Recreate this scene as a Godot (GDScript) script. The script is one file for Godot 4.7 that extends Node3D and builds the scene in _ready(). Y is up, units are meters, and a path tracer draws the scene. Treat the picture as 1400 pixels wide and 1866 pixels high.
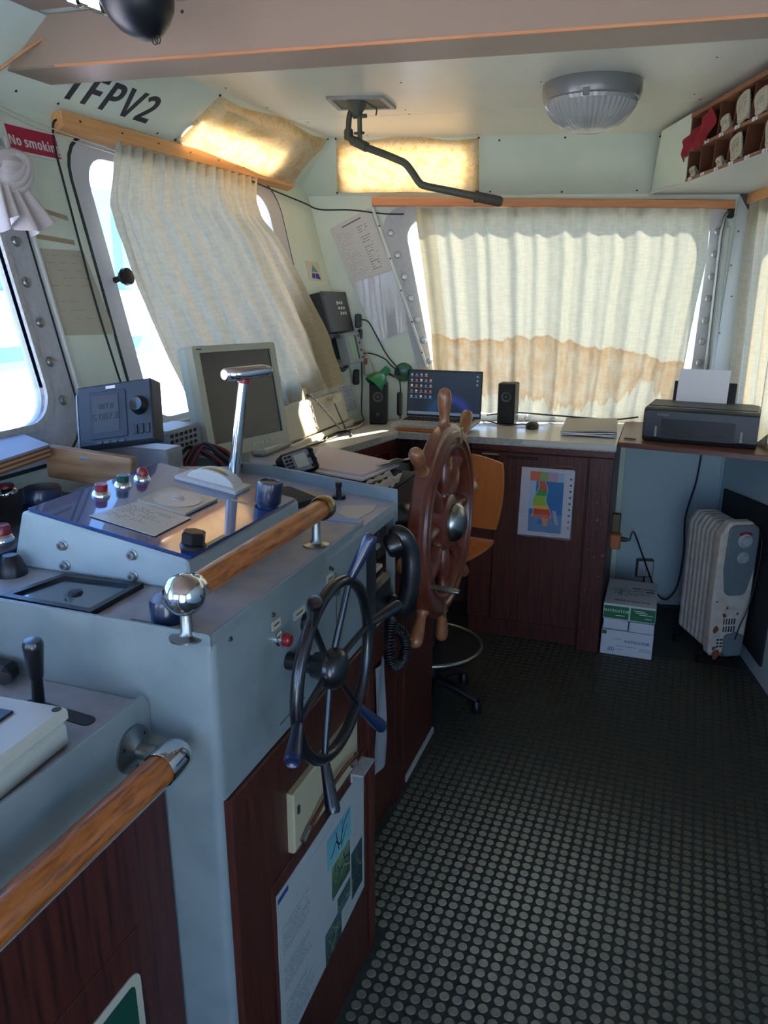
extends Node3D
# A ship's wheelhouse: raked front windows on the left, console with wheels, chart desk along the far wall.

class Geo:
	var st := SurfaceTool.new()
	var xf := Transform3D.IDENTITY
	var grp := 1
	func _init(): st.begin(Mesh.PRIMITIVE_TRIANGLES)
	func vert(p: Vector3, uv: Vector2, g: int):
		st.set_smooth_group(g)
		st.set_uv(uv)
		st.add_vertex(xf * p)
	# a, b, c counter-clockwise seen from outside
	func tri(a: Vector3, b: Vector3, c: Vector3, g := -1, ua := Vector2.ZERO, ub := Vector2(1, 0), uc := Vector2(1, 1)):
		vert(a, ua, g); vert(c, uc, g); vert(b, ub, g)
	func quad(a: Vector3, b: Vector3, c: Vector3, d: Vector3, g := -1):
		tri(a, b, c, g, Vector2(0, 1), Vector2(1, 1), Vector2(1, 0))
		tri(a, c, d, g, Vector2(0, 1), Vector2(1, 0), Vector2(0, 0))
	func uvquad(a: Vector3, b: Vector3, c: Vector3, d: Vector3, g: int, u0: Vector2, u1: Vector2, u2: Vector2, u3: Vector2):
		tri(a, b, c, g, u0, u1, u2)
		tri(a, c, d, g, u0, u2, u3)
	func box(c: Vector3, s: Vector3, bev := 0.0, T := Transform3D.IDENTITY):
		var h := s * 0.5
		var b := minf(bev, minf(h.x, minf(h.y, h.z)) * 0.95)
		var ax := [Vector3.RIGHT, Vector3.UP, Vector3.BACK]
		for k in 3:
			var u: Vector3 = ax[(k + 1) % 3]
			var w: Vector3 = ax[(k + 2) % 3]
			var n: Vector3 = ax[k]
			var hu: float = h.dot(u) - b
			var hw: float = h.dot(w) - b
			var hn: float = h.dot(n)
			quad(T * (c + n * hn - u * hu - w * hw), T * (c + n * hn + u * hu - w * hw), T * (c + n * hn + u * hu + w * hw), T * (c + n * hn - u * hu + w * hw))
			quad(T * (c - n * hn - u * hu + w * hw), T * (c - n * hn + u * hu + w * hw), T * (c - n * hn + u * hu - w * hw), T * (c - n * hn - u * hu - w * hw))
			if b > 0.0:
				for a in [-1.0, 1.0]:
					for d in [-1.0, 1.0]:
						# edge along n between +-u and +-w
						var hu2: float = h.dot(u)
						var hw2: float = h.dot(w)
						var p1: Vector3 = c + u * a * hu2 + w * d * hw
						var p2: Vector3 = c + u * a * hu + w * d * hw2
						var e: Vector3 = n * (hn - b)
						if a * d > 0.0:
							quad(T * (p1 - e), T * (p2 - e), T * (p2 + e), T * (p1 + e))
						else:
							quad(T * (p2 - e), T * (p1 - e), T * (p1 + e), T * (p2 + e))
		if b > 0.0:
			for i in [-1.0, 1.0]:
				for j in [-1.0, 1.0]:
					for k in [-1.0, 1.0]:
						var q := Vector3(i * h.x, j * h.y, k * h.z)
						var x: Vector3 = c + q - Vector3(0, j, k) * b
						var y: Vector3 = c + q - Vector3(i, 0, k) * b
						var z: Vector3 = c + q - Vector3(i, j, 0) * b
						if i * j * k > 0.0: tri(T * x, T * y, T * z)
						else: tri(T * x, T * z, T * y)
	static func area(p: PackedVector2Array) -> float:
		var s := 0.0
		for i in p.size():
			var q := p[(i + 1) % p.size()]
			s += p[i].x * q.y - q.x * p[i].y
		return s * 0.5
	static func inset(p: PackedVector2Array, d: float) -> PackedVector2Array:
		var o := PackedVector2Array()
		var n := p.size()
		for i in n:
			var e0 := (p[i] - p[(i - 1 + n) % n]).normalized()
			var e1 := (p[(i + 1) % n] - p[i]).normalized()
			var n0 := Vector2(-e0.y, e0.x)
			var n1 := Vector2(-e1.y, e1.x)
			var m := (n0 + n1)
			var k := 1.0 + n0.dot(n1)
			o.append(p[i] + m * (d / maxf(k, 0.3)))
		return o
	# a flat outline (x, y of T) pulled from z = d0 to d1, rim chamfered by bev at d1
	func prism(poly: PackedVector2Array, d0: float, d1: float, bev := 0.0, T := Transform3D.IDENTITY, smooth := true):
		var p := poly
		if area(p) < 0.0:
			p = p.duplicate(); p.reverse()
		var n := p.size()
		var top := inset(p, bev) if bev > 0.0 else p
		var lo := Vector2(1e9, 1e9)
		var hi := -lo
		for q in p:
			lo = lo.min(q); hi = hi.max(q)
		var sc := Vector2(1.0 / maxf(hi.x - lo.x, 1e-6), 1.0 / maxf(hi.y - lo.y, 1e-6))
		var idx := Geometry2D.triangulate_polygon(p)
		for i in range(0, idx.size(), 3):
			var q := [p[idx[i]], p[idx[i + 1]], p[idx[i + 2]]]
			var r := [top[idx[i]], top[idx[i + 1]], top[idx[i + 2]]]
			if (q[1] - q[0]).cross(q[2] - q[0]) < 0.0:
				q = [q[0], q[2], q[1]]; r = [r[0], r[2], r[1]]
			var uv := []
			for k in 3: uv.append(Vector2((q[k].x - lo.x) * sc.x, 1.0 - (q[k].y - lo.y) * sc.y))
			tri(T * v3(r[0], d1), T * v3(r[1], d1), T * v3(r[2], d1), -1, uv[0], uv[1], uv[2])
			tri(T * v3(q[0], d0), T * v3(q[2], d0), T * v3(q[1], d0), -1, uv[0], uv[2], uv[1])
		grp += 1
		for i in n:
			var j := (i + 1) % n
			if smooth:
				var e0 := (p[i] - p[(i - 1 + n) % n]).normalized()
				var e1 := (p[j] - p[i]).normalized()
				if e0.dot(e1) < 0.8: grp += 1
			var g := grp if smooth else -1
			quad(T * v3(p[i], d0), T * v3(p[j], d0), T * v3(p[j], d1 - bev), T * v3(p[i], d1 - bev), g)
			if bev > 0.0:
				quad(T * v3(p[i], d1 - bev), T * v3(p[j], d1 - bev), T * v3(top[j], d1), T * v3(top[i], d1), -1)
		grp += 1
	func v3(p: Vector2, z: float) -> Vector3: return Vector3(p.x, p.y, z)
	# flat ring between two outlines with the same number of points
	func ring(outer: PackedVector2Array, inner: PackedVector2Array, d0: float, d1: float, T := Transform3D.IDENTITY):
		var n := outer.size()
		grp += 1
		for i in n:
			var j := (i + 1) % n
			quad(T * v3(outer[i], d1), T * v3(outer[j], d1), T * v3(inner[j], d1), T * v3(inner[i], d1))
			quad(T * v3(outer[j], d0), T * v3(outer[i], d0), T * v3(inner[i], d0), T * v3(inner[j], d0))
			quad(T * v3(outer[i], d0), T * v3(outer[j], d0), T * v3(outer[j], d1), T * v3(outer[i], d1), grp)
			quad(T * v3(inner[j], d0), T * v3(inner[i], d0), T * v3(inner[i], d1), T * v3(inner[j], d1), grp + 1)
		grp += 2
	# profile of (radius, height) round the y axis of T
	func lathe(prof: Array, seg := 24, T := Transform3D.IDENTITY):
		grp += 1
		for k in prof.size() - 1:
			var a: Vector2 = prof[k]
			var b: Vector2 = prof[k + 1]
			if k > 0:
				var e0: Vector2 = (a - prof[k - 1]).normalized()
				var e1: Vector2 = (b - a).normalized()
				if e0.dot(e1) < 0.8: grp += 1
			for i in seg:
				var t0 := TAU * i / seg
				var t1 := TAU * (i + 1) / seg
				var c0 := Vector3(cos(t0), 0, -sin(t0))
				var c1 := Vector3(cos(t1), 0, -sin(t1))
				var p0: Vector3 = T * (c0 * a.x + Vector3.UP * a.y)
				var p1: Vector3 = T * (c1 * a.x + Vector3.UP * a.y)
				var q0: Vector3 = T * (c0 * b.x + Vector3.UP * b.y)
				var q1: Vector3 = T * (c1 * b.x + Vector3.UP * b.y)
				if a.x > 1e-6: tri(p0, p1, q1, grp, Vector2(float(i) / seg, 0), Vector2(float(i + 1) / seg, 0), Vector2(float(i + 1) / seg, 1))
				if b.x > 1e-6: tri(p0, q1, q0, grp, Vector2(float(i) / seg, 0), Vector2(float(i + 1) / seg, 1), Vector2(float(i) / seg, 1))
		grp += 1
	func tube(path: Array, rad, seg := 10, closed := false, flat := Vector2.ONE):
		var n := path.size()
		var rings := []
		var up := Vector3.UP
		var prev_n := Vector3.ZERO
		for i in n:
			var a: Vector3 = path[(i - 1 + n) % n] if (closed or i > 0) else path[i]
			var b: Vector3 = path[(i + 1) % n] if (closed or i < n - 1) else path[i]
			var t := (b - a).normalized()
			var nn := prev_n
			if i == 0:
				nn = t.cross(Vector3.UP)
				if nn.length() < 0.1: nn = t.cross(Vector3.RIGHT)
			nn = (nn - t * nn.dot(t)).normalized()
			prev_n = nn
			var bb := t.cross(nn)
			var r: float = rad[i] if rad is Array else rad
			var rg := []
			for k in seg:
				var an := TAU * k / seg
				rg.append(path[i] + nn * cos(an) * r * flat.x + bb * sin(an) * r * flat.y)
			rings.append(rg)
		grp += 1
		for i in (n if closed else n - 1):
			var A: Array = rings[i]
			var B: Array = rings[(i + 1) % n]
			for k in seg:
				var l := (k + 1) % seg
				uvquad(A[k], A[l], B[l], B[k], grp, Vector2(float(k) / seg, float(i) / n), Vector2(float(k + 1) / seg, float(i) / n), Vector2(float(k + 1) / seg, float(i + 1) / n), Vector2(float(k) / seg, float(i + 1) / n))
		if not closed:
			for k in range(1, seg - 1):
				tri(rings[0][0], rings[0][k + 1], rings[0][k])
				tri(rings[n - 1][0], rings[n - 1][k], rings[n - 1][k + 1])
		grp += 1
	# f(u, v) -> Vector3 on a grid; thick > 0 closes it as a slab
	func sheet(nu: int, nv: int, f: Callable, thick := 0.0):
		grp += 1
		var P := []
		for j in nv + 1:
			var row := []
			for i in nu + 1: row.append(f.call(float(i) / nu, float(j) / nv))
			P.append(row)
		var N := []
		if thick > 0.0:
			for j in nv + 1:
				var row := []
				for i in nu + 1:
					var du: Vector3 = P[j][mini(i + 1, nu)] - P[j][maxi(i - 1, 0)]
					var dv: Vector3 = P[mini(j + 1, nv)][i] - P[maxi(j - 1, 0)][i]
					row.append(P[j][i] - du.cross(dv).normalized() * thick)
				N.append(row)
		for j in nv:
			for i in nu:
				var u0 := float(i) / nu
				var u1 := float(i + 1) / nu
				var v0 := float(j) / nv
				var v1 := float(j + 1) / nv
				uvquad(P[j][i], P[j][i + 1], P[j + 1][i + 1], P[j + 1][i], grp, Vector2(u0, v0), Vector2(u1, v0), Vector2(u1, v1), Vector2(u0, v1))
				if thick > 0.0:
					uvquad(N[j][i + 1], N[j][i], N[j + 1][i], N[j + 1][i + 1], grp + 1, Vector2(u1, v0), Vector2(u0, v0), Vector2(u0, v1), Vector2(u1, v1))
		if thick > 0.0:
			for i in nu:
				quad(N[0][i], N[0][i + 1], P[0][i + 1], P[0][i], grp + 2)
				quad(P[nv][i], P[nv][i + 1], N[nv][i + 1], N[nv][i], grp + 3)
			for j in nv:
				quad(P[j][0], P[j + 1][0], N[j + 1][0], N[j][0], grp + 4)
				quad(N[j][nu], N[j + 1][nu], P[j + 1][nu], P[j][nu], grp + 5)
		grp += 6
	func done() -> ArrayMesh:
		st.generate_normals()
		return st.commit()

# ---------------------------------------------------------------- naming
var used := {}
func numbered(n: String) -> String:
	if not used.has(n):
		used[n] = 0
		return n
	used[n] += 1
	return "%s_%03d" % [n, used[n]]

func tag(o: Node3D, label: String, cat: String, group := "") -> Node3D:
	o.set_meta("label", label)
	o.set_meta("category", cat)
	if group != "": o.set_meta("group", group)
	return o
func thing(n: String, label: String, cat: String, at := Vector3.ZERO, group := "", B := Basis.IDENTITY) -> Node3D:
	var o := Node3D.new()
	o.name = numbered(n)
	o.transform = Transform3D(B, at)
	add_child(o)
	return tag(o, label, cat, group)
# geometry written in scene coordinates for a thing (or in the frame T)
func geo(root: Node3D = null, T := Transform3D.IDENTITY) -> Geo:
	var g := Geo.new()
	g.xf = (root.global_transform.affine_inverse() if root else Transform3D.IDENTITY) * T
	return g
func part(n: String, g: Geo, m: Material, parent: Node3D, label := "") -> MeshInstance3D:
	var o := MeshInstance3D.new()
	o.name = n
	o.mesh = g.done()
	o.material_override = m
	if label != "": o.set_meta("label", label)
	parent.add_child(o, true)
	return o
func solo(n: String, g: Geo, m: Material, label: String, cat: String, group := "") -> MeshInstance3D:
	var o := MeshInstance3D.new()
	o.name = numbered(n)
	o.mesh = g.done()
	o.material_override = m
	add_child(o)
	tag(o, label, cat, group)
	return o
func struct(n: String, g: Geo, m: Material) -> MeshInstance3D:
	var o := MeshInstance3D.new()
	o.name = numbered(n)
	o.mesh = g.done()
	o.material_override = m
	o.set_meta("kind", "structure")
	add_child(o)
	return o
func lay(n: String, mesh: Mesh, m: Material, parent: Node3D, T: Transform3D) -> MeshInstance3D:
	var o := MeshInstance3D.new()
	o.name = n
	o.mesh = mesh
	o.material_override = m
	parent.add_child(o, true)
	o.global_transform = T
	return o
func words(txt: String, size: float, m: Material, parent: Node3D, T: Transform3D, n := "lettering", font := "Droid Sans", weight := 400, depth := 0.0006) -> MeshInstance3D:
	var t := TextMesh.new()
	var f := SystemFont.new()
	f.font_names = PackedStringArray([font])
	f.font_weight = weight
	t.font = f
	t.font_size = 64
	t.pixel_size = size / 46.0   # size is about the height of a capital
	t.depth = depth
	t.curve_step = 3.0
	t.text = txt
	return lay(n, t, m, parent, T)

# ---------------------------------------------------------------- outlines and frames
func rr(x0: float, y0: float, x1: float, y1: float, r: float, seg := 6) -> PackedVector2Array:
	return rq([Vector2(x0, y0), Vector2(x1, y0), Vector2(x1, y1), Vector2(x0, y1)], r, seg)
# any convex outline with rounded corners
func rq(c: Array, r: float, seg := 6) -> PackedVector2Array:
	var o := PackedVector2Array()
	var n := c.size()
	for i in n:
		var p: Vector2 = c[i]
		var a: Vector2 = (c[(i - 1 + n) % n] - p).normalized()
		var b: Vector2 = (c[(i + 1) % n] - p).normalized()
		var half := acos(clampf(a.dot(b), -1, 1)) * 0.5
		var d := r / tan(half)
		var ctr := p + (a + b).normalized() * (r / sin(half))
		var s := p + a * d - ctr
		var e := p + b * d - ctr
		var sweep := s.angle_to(e)
		for k in seg + 1:
			o.append(ctr + s.rotated(sweep * k / seg))
	return o
func circle(c: Vector2, r: float, n := 20) -> PackedVector2Array:
	var o := PackedVector2Array()
	for i in n: o.append(c + Vector2(cos(TAU * i / n), sin(TAU * i / n)) * r)
	return o
func pv(a: Array) -> PackedVector2Array:
	var o := PackedVector2Array()
	for i in range(0, a.size(), 2): o.append(Vector2(a[i], a[i + 1]))
	return o
# wall outline minus openings, as a slab from z = d0 to d1 of frame T
func holed(g: Geo, x0: float, y0: float, x1: float, y1: float, holes: Array, d0: float, d1: float, T: Transform3D):
	var cuts := [x0]
	for h in holes:
		var m := 0.0
		for p in h: m += p.x / h.size()
		cuts.append(m)
	cuts.append(x1)
	cuts.sort()
	for i in cuts.size() - 1:
		var polys := [pv([cuts[i], y0, cuts[i + 1], y0, cuts[i + 1], y1, cuts[i], y1])]
		for h in holes:
			var next := []
			for q in polys: next.append_array(Geometry2D.clip_polygons(q, h))
			polys = next
		for q in polys: g.prism(q, d0, d1, 0.0, T)
func frame(o: Vector3, x: Vector3, y: Vector3) -> Transform3D:
	return Transform3D(Basis(x, y, x.cross(y).normalized()), o)
func along(y: Vector3, at: Vector3) -> Transform3D:   # the y axis of a lathe laid along a direction
	var d := y.normalized()
	var x := d.cross(Vector3.UP)
	if x.length() < 0.05: x = d.cross(Vector3.BACK)
	x = x.normalized()
	return Transform3D(Basis(x, d, x.cross(d)), at)
func curve(pts: Array, per := 8) -> Array:   # smooth path through points
	var o := []
	var n := pts.size()
	for i in n - 1:
		var p0: Vector3 = pts[maxi(i - 1, 0)]
		var p1: Vector3 = pts[i]
		var p2: Vector3 = pts[i + 1]
		var p3: Vector3 = pts[mini(i + 2, n - 1)]
		for k in per:
			var t := float(k) / per
			o.append(0.5 * ((2.0 * p1) + (p2 - p0) * t + (2.0 * p0 - 5.0 * p1 + 4.0 * p2 - p3) * t * t + (3.0 * p1 - p0 - 3.0 * p2 + p3) * t * t * t))
	o.append(pts[n - 1])
	return o
func cable(n: String, pts: Array, r: float, m: Material, label: String, cat := "cable", group := "") -> MeshInstance3D:
	var g := geo()
	g.tube(curve(pts), r, 7)
	return solo(n, g, m, label, cat, group)

var FW := Transform3D(Basis(Vector3(0, 0, -1), Vector3(-0.2304, 1, 0), Vector3(0.9745, 0.2245, 0)), Vector3(-1.2063, 0, 0))      # front wall: (distance ahead, height, off the wall)
var WW := Transform3D(Basis(Vector3(0.9604, 0, -0.2785), Vector3(0, 1, 0), Vector3(0.2785, 0, 0.9604)), Vector3(-1.43, 0, -3.63))  # far wall
var RW := Transform3D(Basis(Vector3(0.22, 0, 0.975), Vector3(0, 1, 0), Vector3(-0.975, 0, 0.22)), Vector3(0.315, 0, -4.135))       # right wall
var rng := RandomNumberGenerator.new()

# ---------------------------------------------------------------- materials
func mat(c: Color, rough := 0.5, metal := 0.0, spec := 0.5) -> StandardMaterial3D:
	var m := StandardMaterial3D.new()
	m.albedo_color = c
	m.roughness = rough
	m.metallic = metal
	m.metallic_specular = spec
	return m
func noise_tex(freq: float, ramp: Array, seed_: int, oct := 4, size := 256, kind := FastNoiseLite.TYPE_SIMPLEX_SMOOTH) -> NoiseTexture2D:
	var f := FastNoiseLite.new()
	f.seed = seed_
	f.frequency = freq
	f.noise_type = kind
	f.fractal_octaves = oct
	var t := NoiseTexture2D.new()
	t.width = size
	t.height = size
	t.seamless = true
	t.noise = f
	if ramp.size():
		var gr := Gradient.new()
		var off := PackedFloat32Array()
		var col := PackedColorArray()
		for i in ramp.size():
			off.append(float(i) / (ramp.size() - 1))
			col.append(ramp[i])
		gr.offsets = off
		gr.colors = col
		t.color_ramp = gr
	return t
func tri_mat(tex: Texture2D, scale: Vector3, rough := 0.5, world := true, metal := 0.0, spec := 0.5) -> StandardMaterial3D:
	var m := mat(Color.WHITE, rough, metal, spec)
	m.albedo_texture = tex
	m.uv1_triplanar = true
	m.uv1_world_triplanar = world
	m.uv1_scale = scale
	return m
func coat(m: StandardMaterial3D, amount := 0.6, rough := 0.12) -> StandardMaterial3D:
	m.clearcoat_enabled = true
	m.clearcoat = amount
	m.clearcoat_roughness = rough
	return m
func img_mat(im: Image, rough := 0.7) -> StandardMaterial3D:
	var m := mat(Color.WHITE, rough)
	m.albedo_texture = ImageTexture.create_from_image(im)
	m.texture_repeat = false
	return m
var M := {}
func make_materials():
	var c := func(h: String) -> Color: return Color(h)
	M.wall = tri_mat(noise_tex(0.02, [c.call("ccdac8"), c.call("d5e1d0"), c.call("dae5d4")], 3), Vector3(0.8, 0.8, 0.8), 0.42)
	M.ceiling = tri_mat(noise_tex(0.012, [c.call("dfdecb"), c.call("e5e3d0"), c.call("e8e6d4")], 5), Vector3(0.6, 0.6, 0.6), 0.34)
	M.bluewall = mat(c.call("aec4c8"), 0.4)
	M.whitewall = mat(c.call("cdd3cf"), 0.4)
	M.beam = mat(c.call("978270"), 0.45)
	M.steel_paint = tri_mat(noise_tex(0.02, [c.call("788484"), c.call("828d8c"), c.call("889290")], 7), Vector3(1.5, 1.5, 1.5), 0.36)
	M.deck_paint = tri_mat(noise_tex(0.03, [c.call("8b8c8a"), c.call("98999a"), c.call("a2a2a0")], 8), Vector3(1.8, 1.8, 1.8), 0.42)
	M.box_paint = tri_mat(noise_tex(0.02, [c.call("98adb3"), c.call("a4b7bc"), c.call("a9bbbf")], 9), Vector3(1.5, 1.5, 1.5), 0.34)
	M.mahogany = tri_mat(noise_tex(0.03, [c.call("280f0c"), c.call("431c16"), c.call("54251b"), c.call("3b1712")], 11, 5), Vector3(9, 0.35, 9), 0.4)
	M.mahogany_rail = tri_mat(noise_tex(0.03, [c.call("3a1713"), c.call("552820"), c.call("683428")], 12, 5), Vector3(9, 9, 0.4), 0.4)
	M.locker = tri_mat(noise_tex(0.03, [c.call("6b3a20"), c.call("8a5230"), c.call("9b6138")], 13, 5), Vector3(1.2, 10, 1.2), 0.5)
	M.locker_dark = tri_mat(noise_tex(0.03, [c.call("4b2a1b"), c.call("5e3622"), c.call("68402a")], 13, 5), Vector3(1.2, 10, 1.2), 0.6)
	M.pine = tri_mat(noise_tex(0.03, [c.call("c98f57"), c.call("d9a066"), c.call("dfaa72")], 14, 4), Vector3(7, 7, 0.5), 0.55)
	M.pine_x = tri_mat(noise_tex(0.03, [c.call("b97a50"), c.call("c9895c"), c.call("d09468")], 15, 4), Vector3(0.5, 7, 7), 0.55)
	M.rail = coat(tri_mat(noise_tex(0.035, [c.call("3a1a0a"), c.call("7d4219"), c.call("b3682c"), c.call("a85f26"), c.call("c98742")], 16, 6), Vector3(13, 13, 1.5), 0.4), 0.7, 0.16)
	M.teak = coat(tri_mat(noise_tex(0.03, [c.call("4e2115"), c.call("6c301d"), c.call("7a3a25")], 17, 5), Vector3(2.5, 2.5, 2.5), 0.38), 0.6, 0.2)
	M.grip = coat(tri_mat(noise_tex(0.03, [c.call("7a4526"), c.call("99603a"), c.call("a56c44")], 18, 4), Vector3(4, 4, 4), 0.4), 0.6, 0.2)
	M.chairwood = coat(tri_mat(noise_tex(0.02, [c.call("a65a26"), c.call("b0652f"), c.call("b66c36")], 19, 4), Vector3(6, 0.6, 6), 0.4), 0.4, 0.2)
	M.plywood = tri_mat(noise_tex(0.025, [c.call("8a6443"), c.call("a98460"), c.call("b5926c")], 20, 4), Vector3(0.8, 5, 5), 0.6)
	M.ply_dark = mat(c.call("6e452e"), 0.7)
	M.ply_light = mat(c.call("b28a62"), 0.7)
	M.worktop = mat(c.call("c9c8bd"), 0.22)
	M.shelf = tri_mat(noise_tex(0.03, [c.call("5a382e"), c.call("6a453a"), c.call("744e42")], 21, 4), Vector3(0.6, 8, 8), 0.35)
	M.rubber = tri_mat(noise_tex(0.05, [c.call("2f302c"), c.call("3b3d38"), c.call("44473f")], 22, 4), Vector3(3, 3, 3), 0.5, true, 0.0, 0.3)
	M.stud = tri_mat(noise_tex(0.05, [c.call("837f6d"), c.call("948f7a"), c.call("9f9982")], 23, 4), Vector3(3, 3, 3), 0.3, true, 0.0, 0.4)
	M.stud.vertex_color_use_as_albedo = true
	M.chrome = mat(c.call("d6d8d8"), 0.1, 1.0)
	M.chrome_dull = mat(c.call("9a9c98"), 0.28, 1.0)
	M.brass = mat(c.call("a39468"), 0.32, 1.0)
	M.hub_steel = mat(c.call("a3a6a2"), 0.24, 1.0)
	M.alu = tri_mat(noise_tex(0.04, [c.call("8f908b"), c.call("a6a7a2"), c.call("b2b2ac")], 24, 4), Vector3(4, 4, 4), 0.5)
	M.frame_grey = tri_mat(noise_tex(0.05, [c.call("a2a7ad"), c.call("adb2b7"), c.call("b4b8bc")], 25, 4), Vector3(3, 3, 3), 0.55)
	M.frame_white = mat(c.call("c3c3c6"), 0.4)
	M.gasket = mat(c.call("26282b"), 0.6)
	M.black = mat(c.call("121316"), 0.35)
	M.black_gloss = coat(mat(c.call("0d0e12"), 0.3), 0.6, 0.1)
	M.black_matt = mat(c.call("17181b"), 0.7)
	M.navy = coat(mat(c.call("11203f"), 0.3), 0.6, 0.12)
	M.blueplate = coat(mat(c.call("1b3c78"), 0.22), 1.0, 0.03)
	M.red = coat(mat(c.call("8c1a22"), 0.35), 0.5, 0.15)
	M.green = coat(mat(c.call("0f4a38"), 0.35), 0.5, 0.15)
	M.lampgreen = coat(mat(c.call("12804a"), 0.35), 0.6, 0.15)
	M.white_plastic = mat(c.call("c9c9c4"), 0.4)
	M.cream = mat(c.call("c0b99f"), 0.45)
	M.beige = mat(c.call("b5b49d"), 0.45)
	M.beige_side = mat(c.call("b9c6ba"), 0.45)
	M.screen_off = coat(mat(c.call("2b2f35"), 0.32), 0.4, 0.2)
	M.grey_box = mat(c.call("4b4d4c"), 0.5)
	M.instr = mat(c.call("2b323a"), 0.5)
	M.instr_dark = mat(c.call("1c2228"), 0.45)
	M.steel_grey = mat(c.call("8b8f90"), 0.45)
	M.paper = mat(c.call("dcd8d4"), 0.8)
	M.paper_white = mat(c.call("e4e6ee"), 0.75)
	M.tape = mat(c.call("b7a678"), 0.5)
	M.ivory = mat(c.call("b0a585"), 0.45)
	M.copper = mat(c.call("8a5a44"), 0.35, 1.0)
	M.red_cloth = mat(c.call("8f1226"), 0.9)
	M.roll_cloth = mat(c.call("b9b29a"), 0.9)
	M.cord_black = mat(c.call("16181a"), 0.5)
	M.cord_white = mat(c.call("c2beac"), 0.5)
	M.cord_orange = mat(c.call("c08a5c"), 0.7)
	M.heater = tri_mat(noise_tex(0.03, [c.call("a8a093"), c.call("c3bdb2"), c.call("c9c4ba")], 26, 4), Vector3(2, 2, 2), 0.45)
	M.heater_panel = mat(c.call("66737a"), 0.4)
	M.rust = mat(c.call("7a4526"), 0.85)
	M.sign_red = mat(c.call("a8123c"), 0.45)
	M.sign_white = mat(c.call("d9d6d4"), 0.5)
	M.ink = mat(c.call("2b2c30"), 0.8)
	M.stencil = mat(c.call("34373a"), 0.8)
	M.bolt = mat(c.call("9d9e9c"), 0.35, 0.8)
	M.screw = mat(c.call("3b3a36"), 0.5, 0.5)
	M.glass = mat(Color(0.9, 0.95, 0.95, 0.04), 0.02)
	M.glass.transparency = BaseMaterial3D.TRANSPARENCY_ALPHA
	M.plastic_clear = mat(Color(0.95, 0.95, 0.95, 0.12), 0.08)
	M.plastic_clear.transparency = BaseMaterial3D.TRANSPARENCY_ALPHA
	M.lampglass = coat(mat(c.call("a4a7a2"), 0.2), 0.8, 0.05)
	M.lampglass.backlight_enabled = true
	M.lampglass.backlight = Color(0.5, 0.5, 0.5)
	M.lampring = coat(mat(c.call("767774"), 0.35), 0.5, 0.1)
	M.crank = mat(c.call("55564a"), 0.55, 0.3)
	M.hull = mat(c.call("dcdfe4"), 0.6)
	M.deck_side = mat(c.call("e2e5e4"), 0.7)
	M.quay = mat(c.call("d2ccbe"), 0.8)
	M.teal = mat(c.call("5f9a98"), 0.5)
	M.deck_pink = mat(c.call("e6dfe2"), 0.6)

func _ready():
	rng.seed = 20240611
	# ------------------------------------------------ camera, sky, sun, exposure
	var cam := Camera3D.new()
	cam.name = "camera"
	cam.fov = rad_to_deg(2.0 * atan(933.0 / 1400.0))
	cam.near = 0.05
	cam.far = 400.0
	var psi := atan(530.0 / 1400.0 * cos(atan(409.0 / 1400.0)))
	cam.transform = Transform3D(Basis.from_euler(Vector3(-atan(409.0 / 1400.0), psi, 0)), Vector3(0, 1.62, 0))
	add_child(cam)
	cam.current = true
	var sky := ProceduralSkyMaterial.new()
	sky.sky_top_color = Color("5b92e0")
	sky.sky_horizon_color = Color("c6dcf2")
	sky.sky_curve = 0.12
	sky.ground_horizon_color = Color("b3c3cf")
	sky.ground_bottom_color = Color("7f90a0")
	sky.sky_energy_multiplier = 1.65
	sky.ground_energy_multiplier = 1.5
	var env := Environment.new()
	env.background_mode = Environment.BG_SKY
	env.sky = Sky.new()
	env.sky.sky_material = sky
	env.tonemap_mode = Environment.TONE_MAPPER_LINEAR
	env.tonemap_exposure = 2.3
	env.sdfgi_enabled = true
	env.ssao_enabled = true
	env.ssil_enabled = true
	var we := WorldEnvironment.new()
	we.name = "environment"
	we.environment = env
	add_child(we)
	var sun := DirectionalLight3D.new()
	sun.name = "sun"
	sun.light_color = Color("fff2dc")
	sun.light_energy = 4.8
	sun.light_angular_distance = 0.6
	sun.shadow_enabled = true
	var toward := Vector3(-0.36, -0.95, 1.0).normalized()
	sun.transform = Transform3D(Basis.looking_at(toward, Vector3.UP), Vector3(2, 6, -8))
	add_child(sun)

	make_materials()
	make_prints()
	build_shell()
	build_outside()
	build_ceiling()
	build_console()
	build_lower_console()
	build_wheels()
	build_desk()
	build_desk_things()
	build_front_corner()
	build_curtains()
	build_right()
	build_left_wall_things()
	build_overhead()

# ---------------------------------------------------------------- the room
var w1_hole := rr(1.962, 1.205, 3.13, 1.998, 0.11, 6)
var w0_hole := rr(0.42, 1.27, 1.59, 1.985, 0.09, 6)
var wm_hole := rr(-1.15, 1.0, 0.15, 1.985, 0.09, 6)
var w2_hole := rq([Vector2(0.392, 1.0), Vector2(1.605, 1.0), Vector2(1.632, 1.965), Vector2(0.18, 1.965)], 0.085, 6)
var w3_hole := rr(0.13, 1.06, 1.0, 1.93, 0.08, 6)

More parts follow.
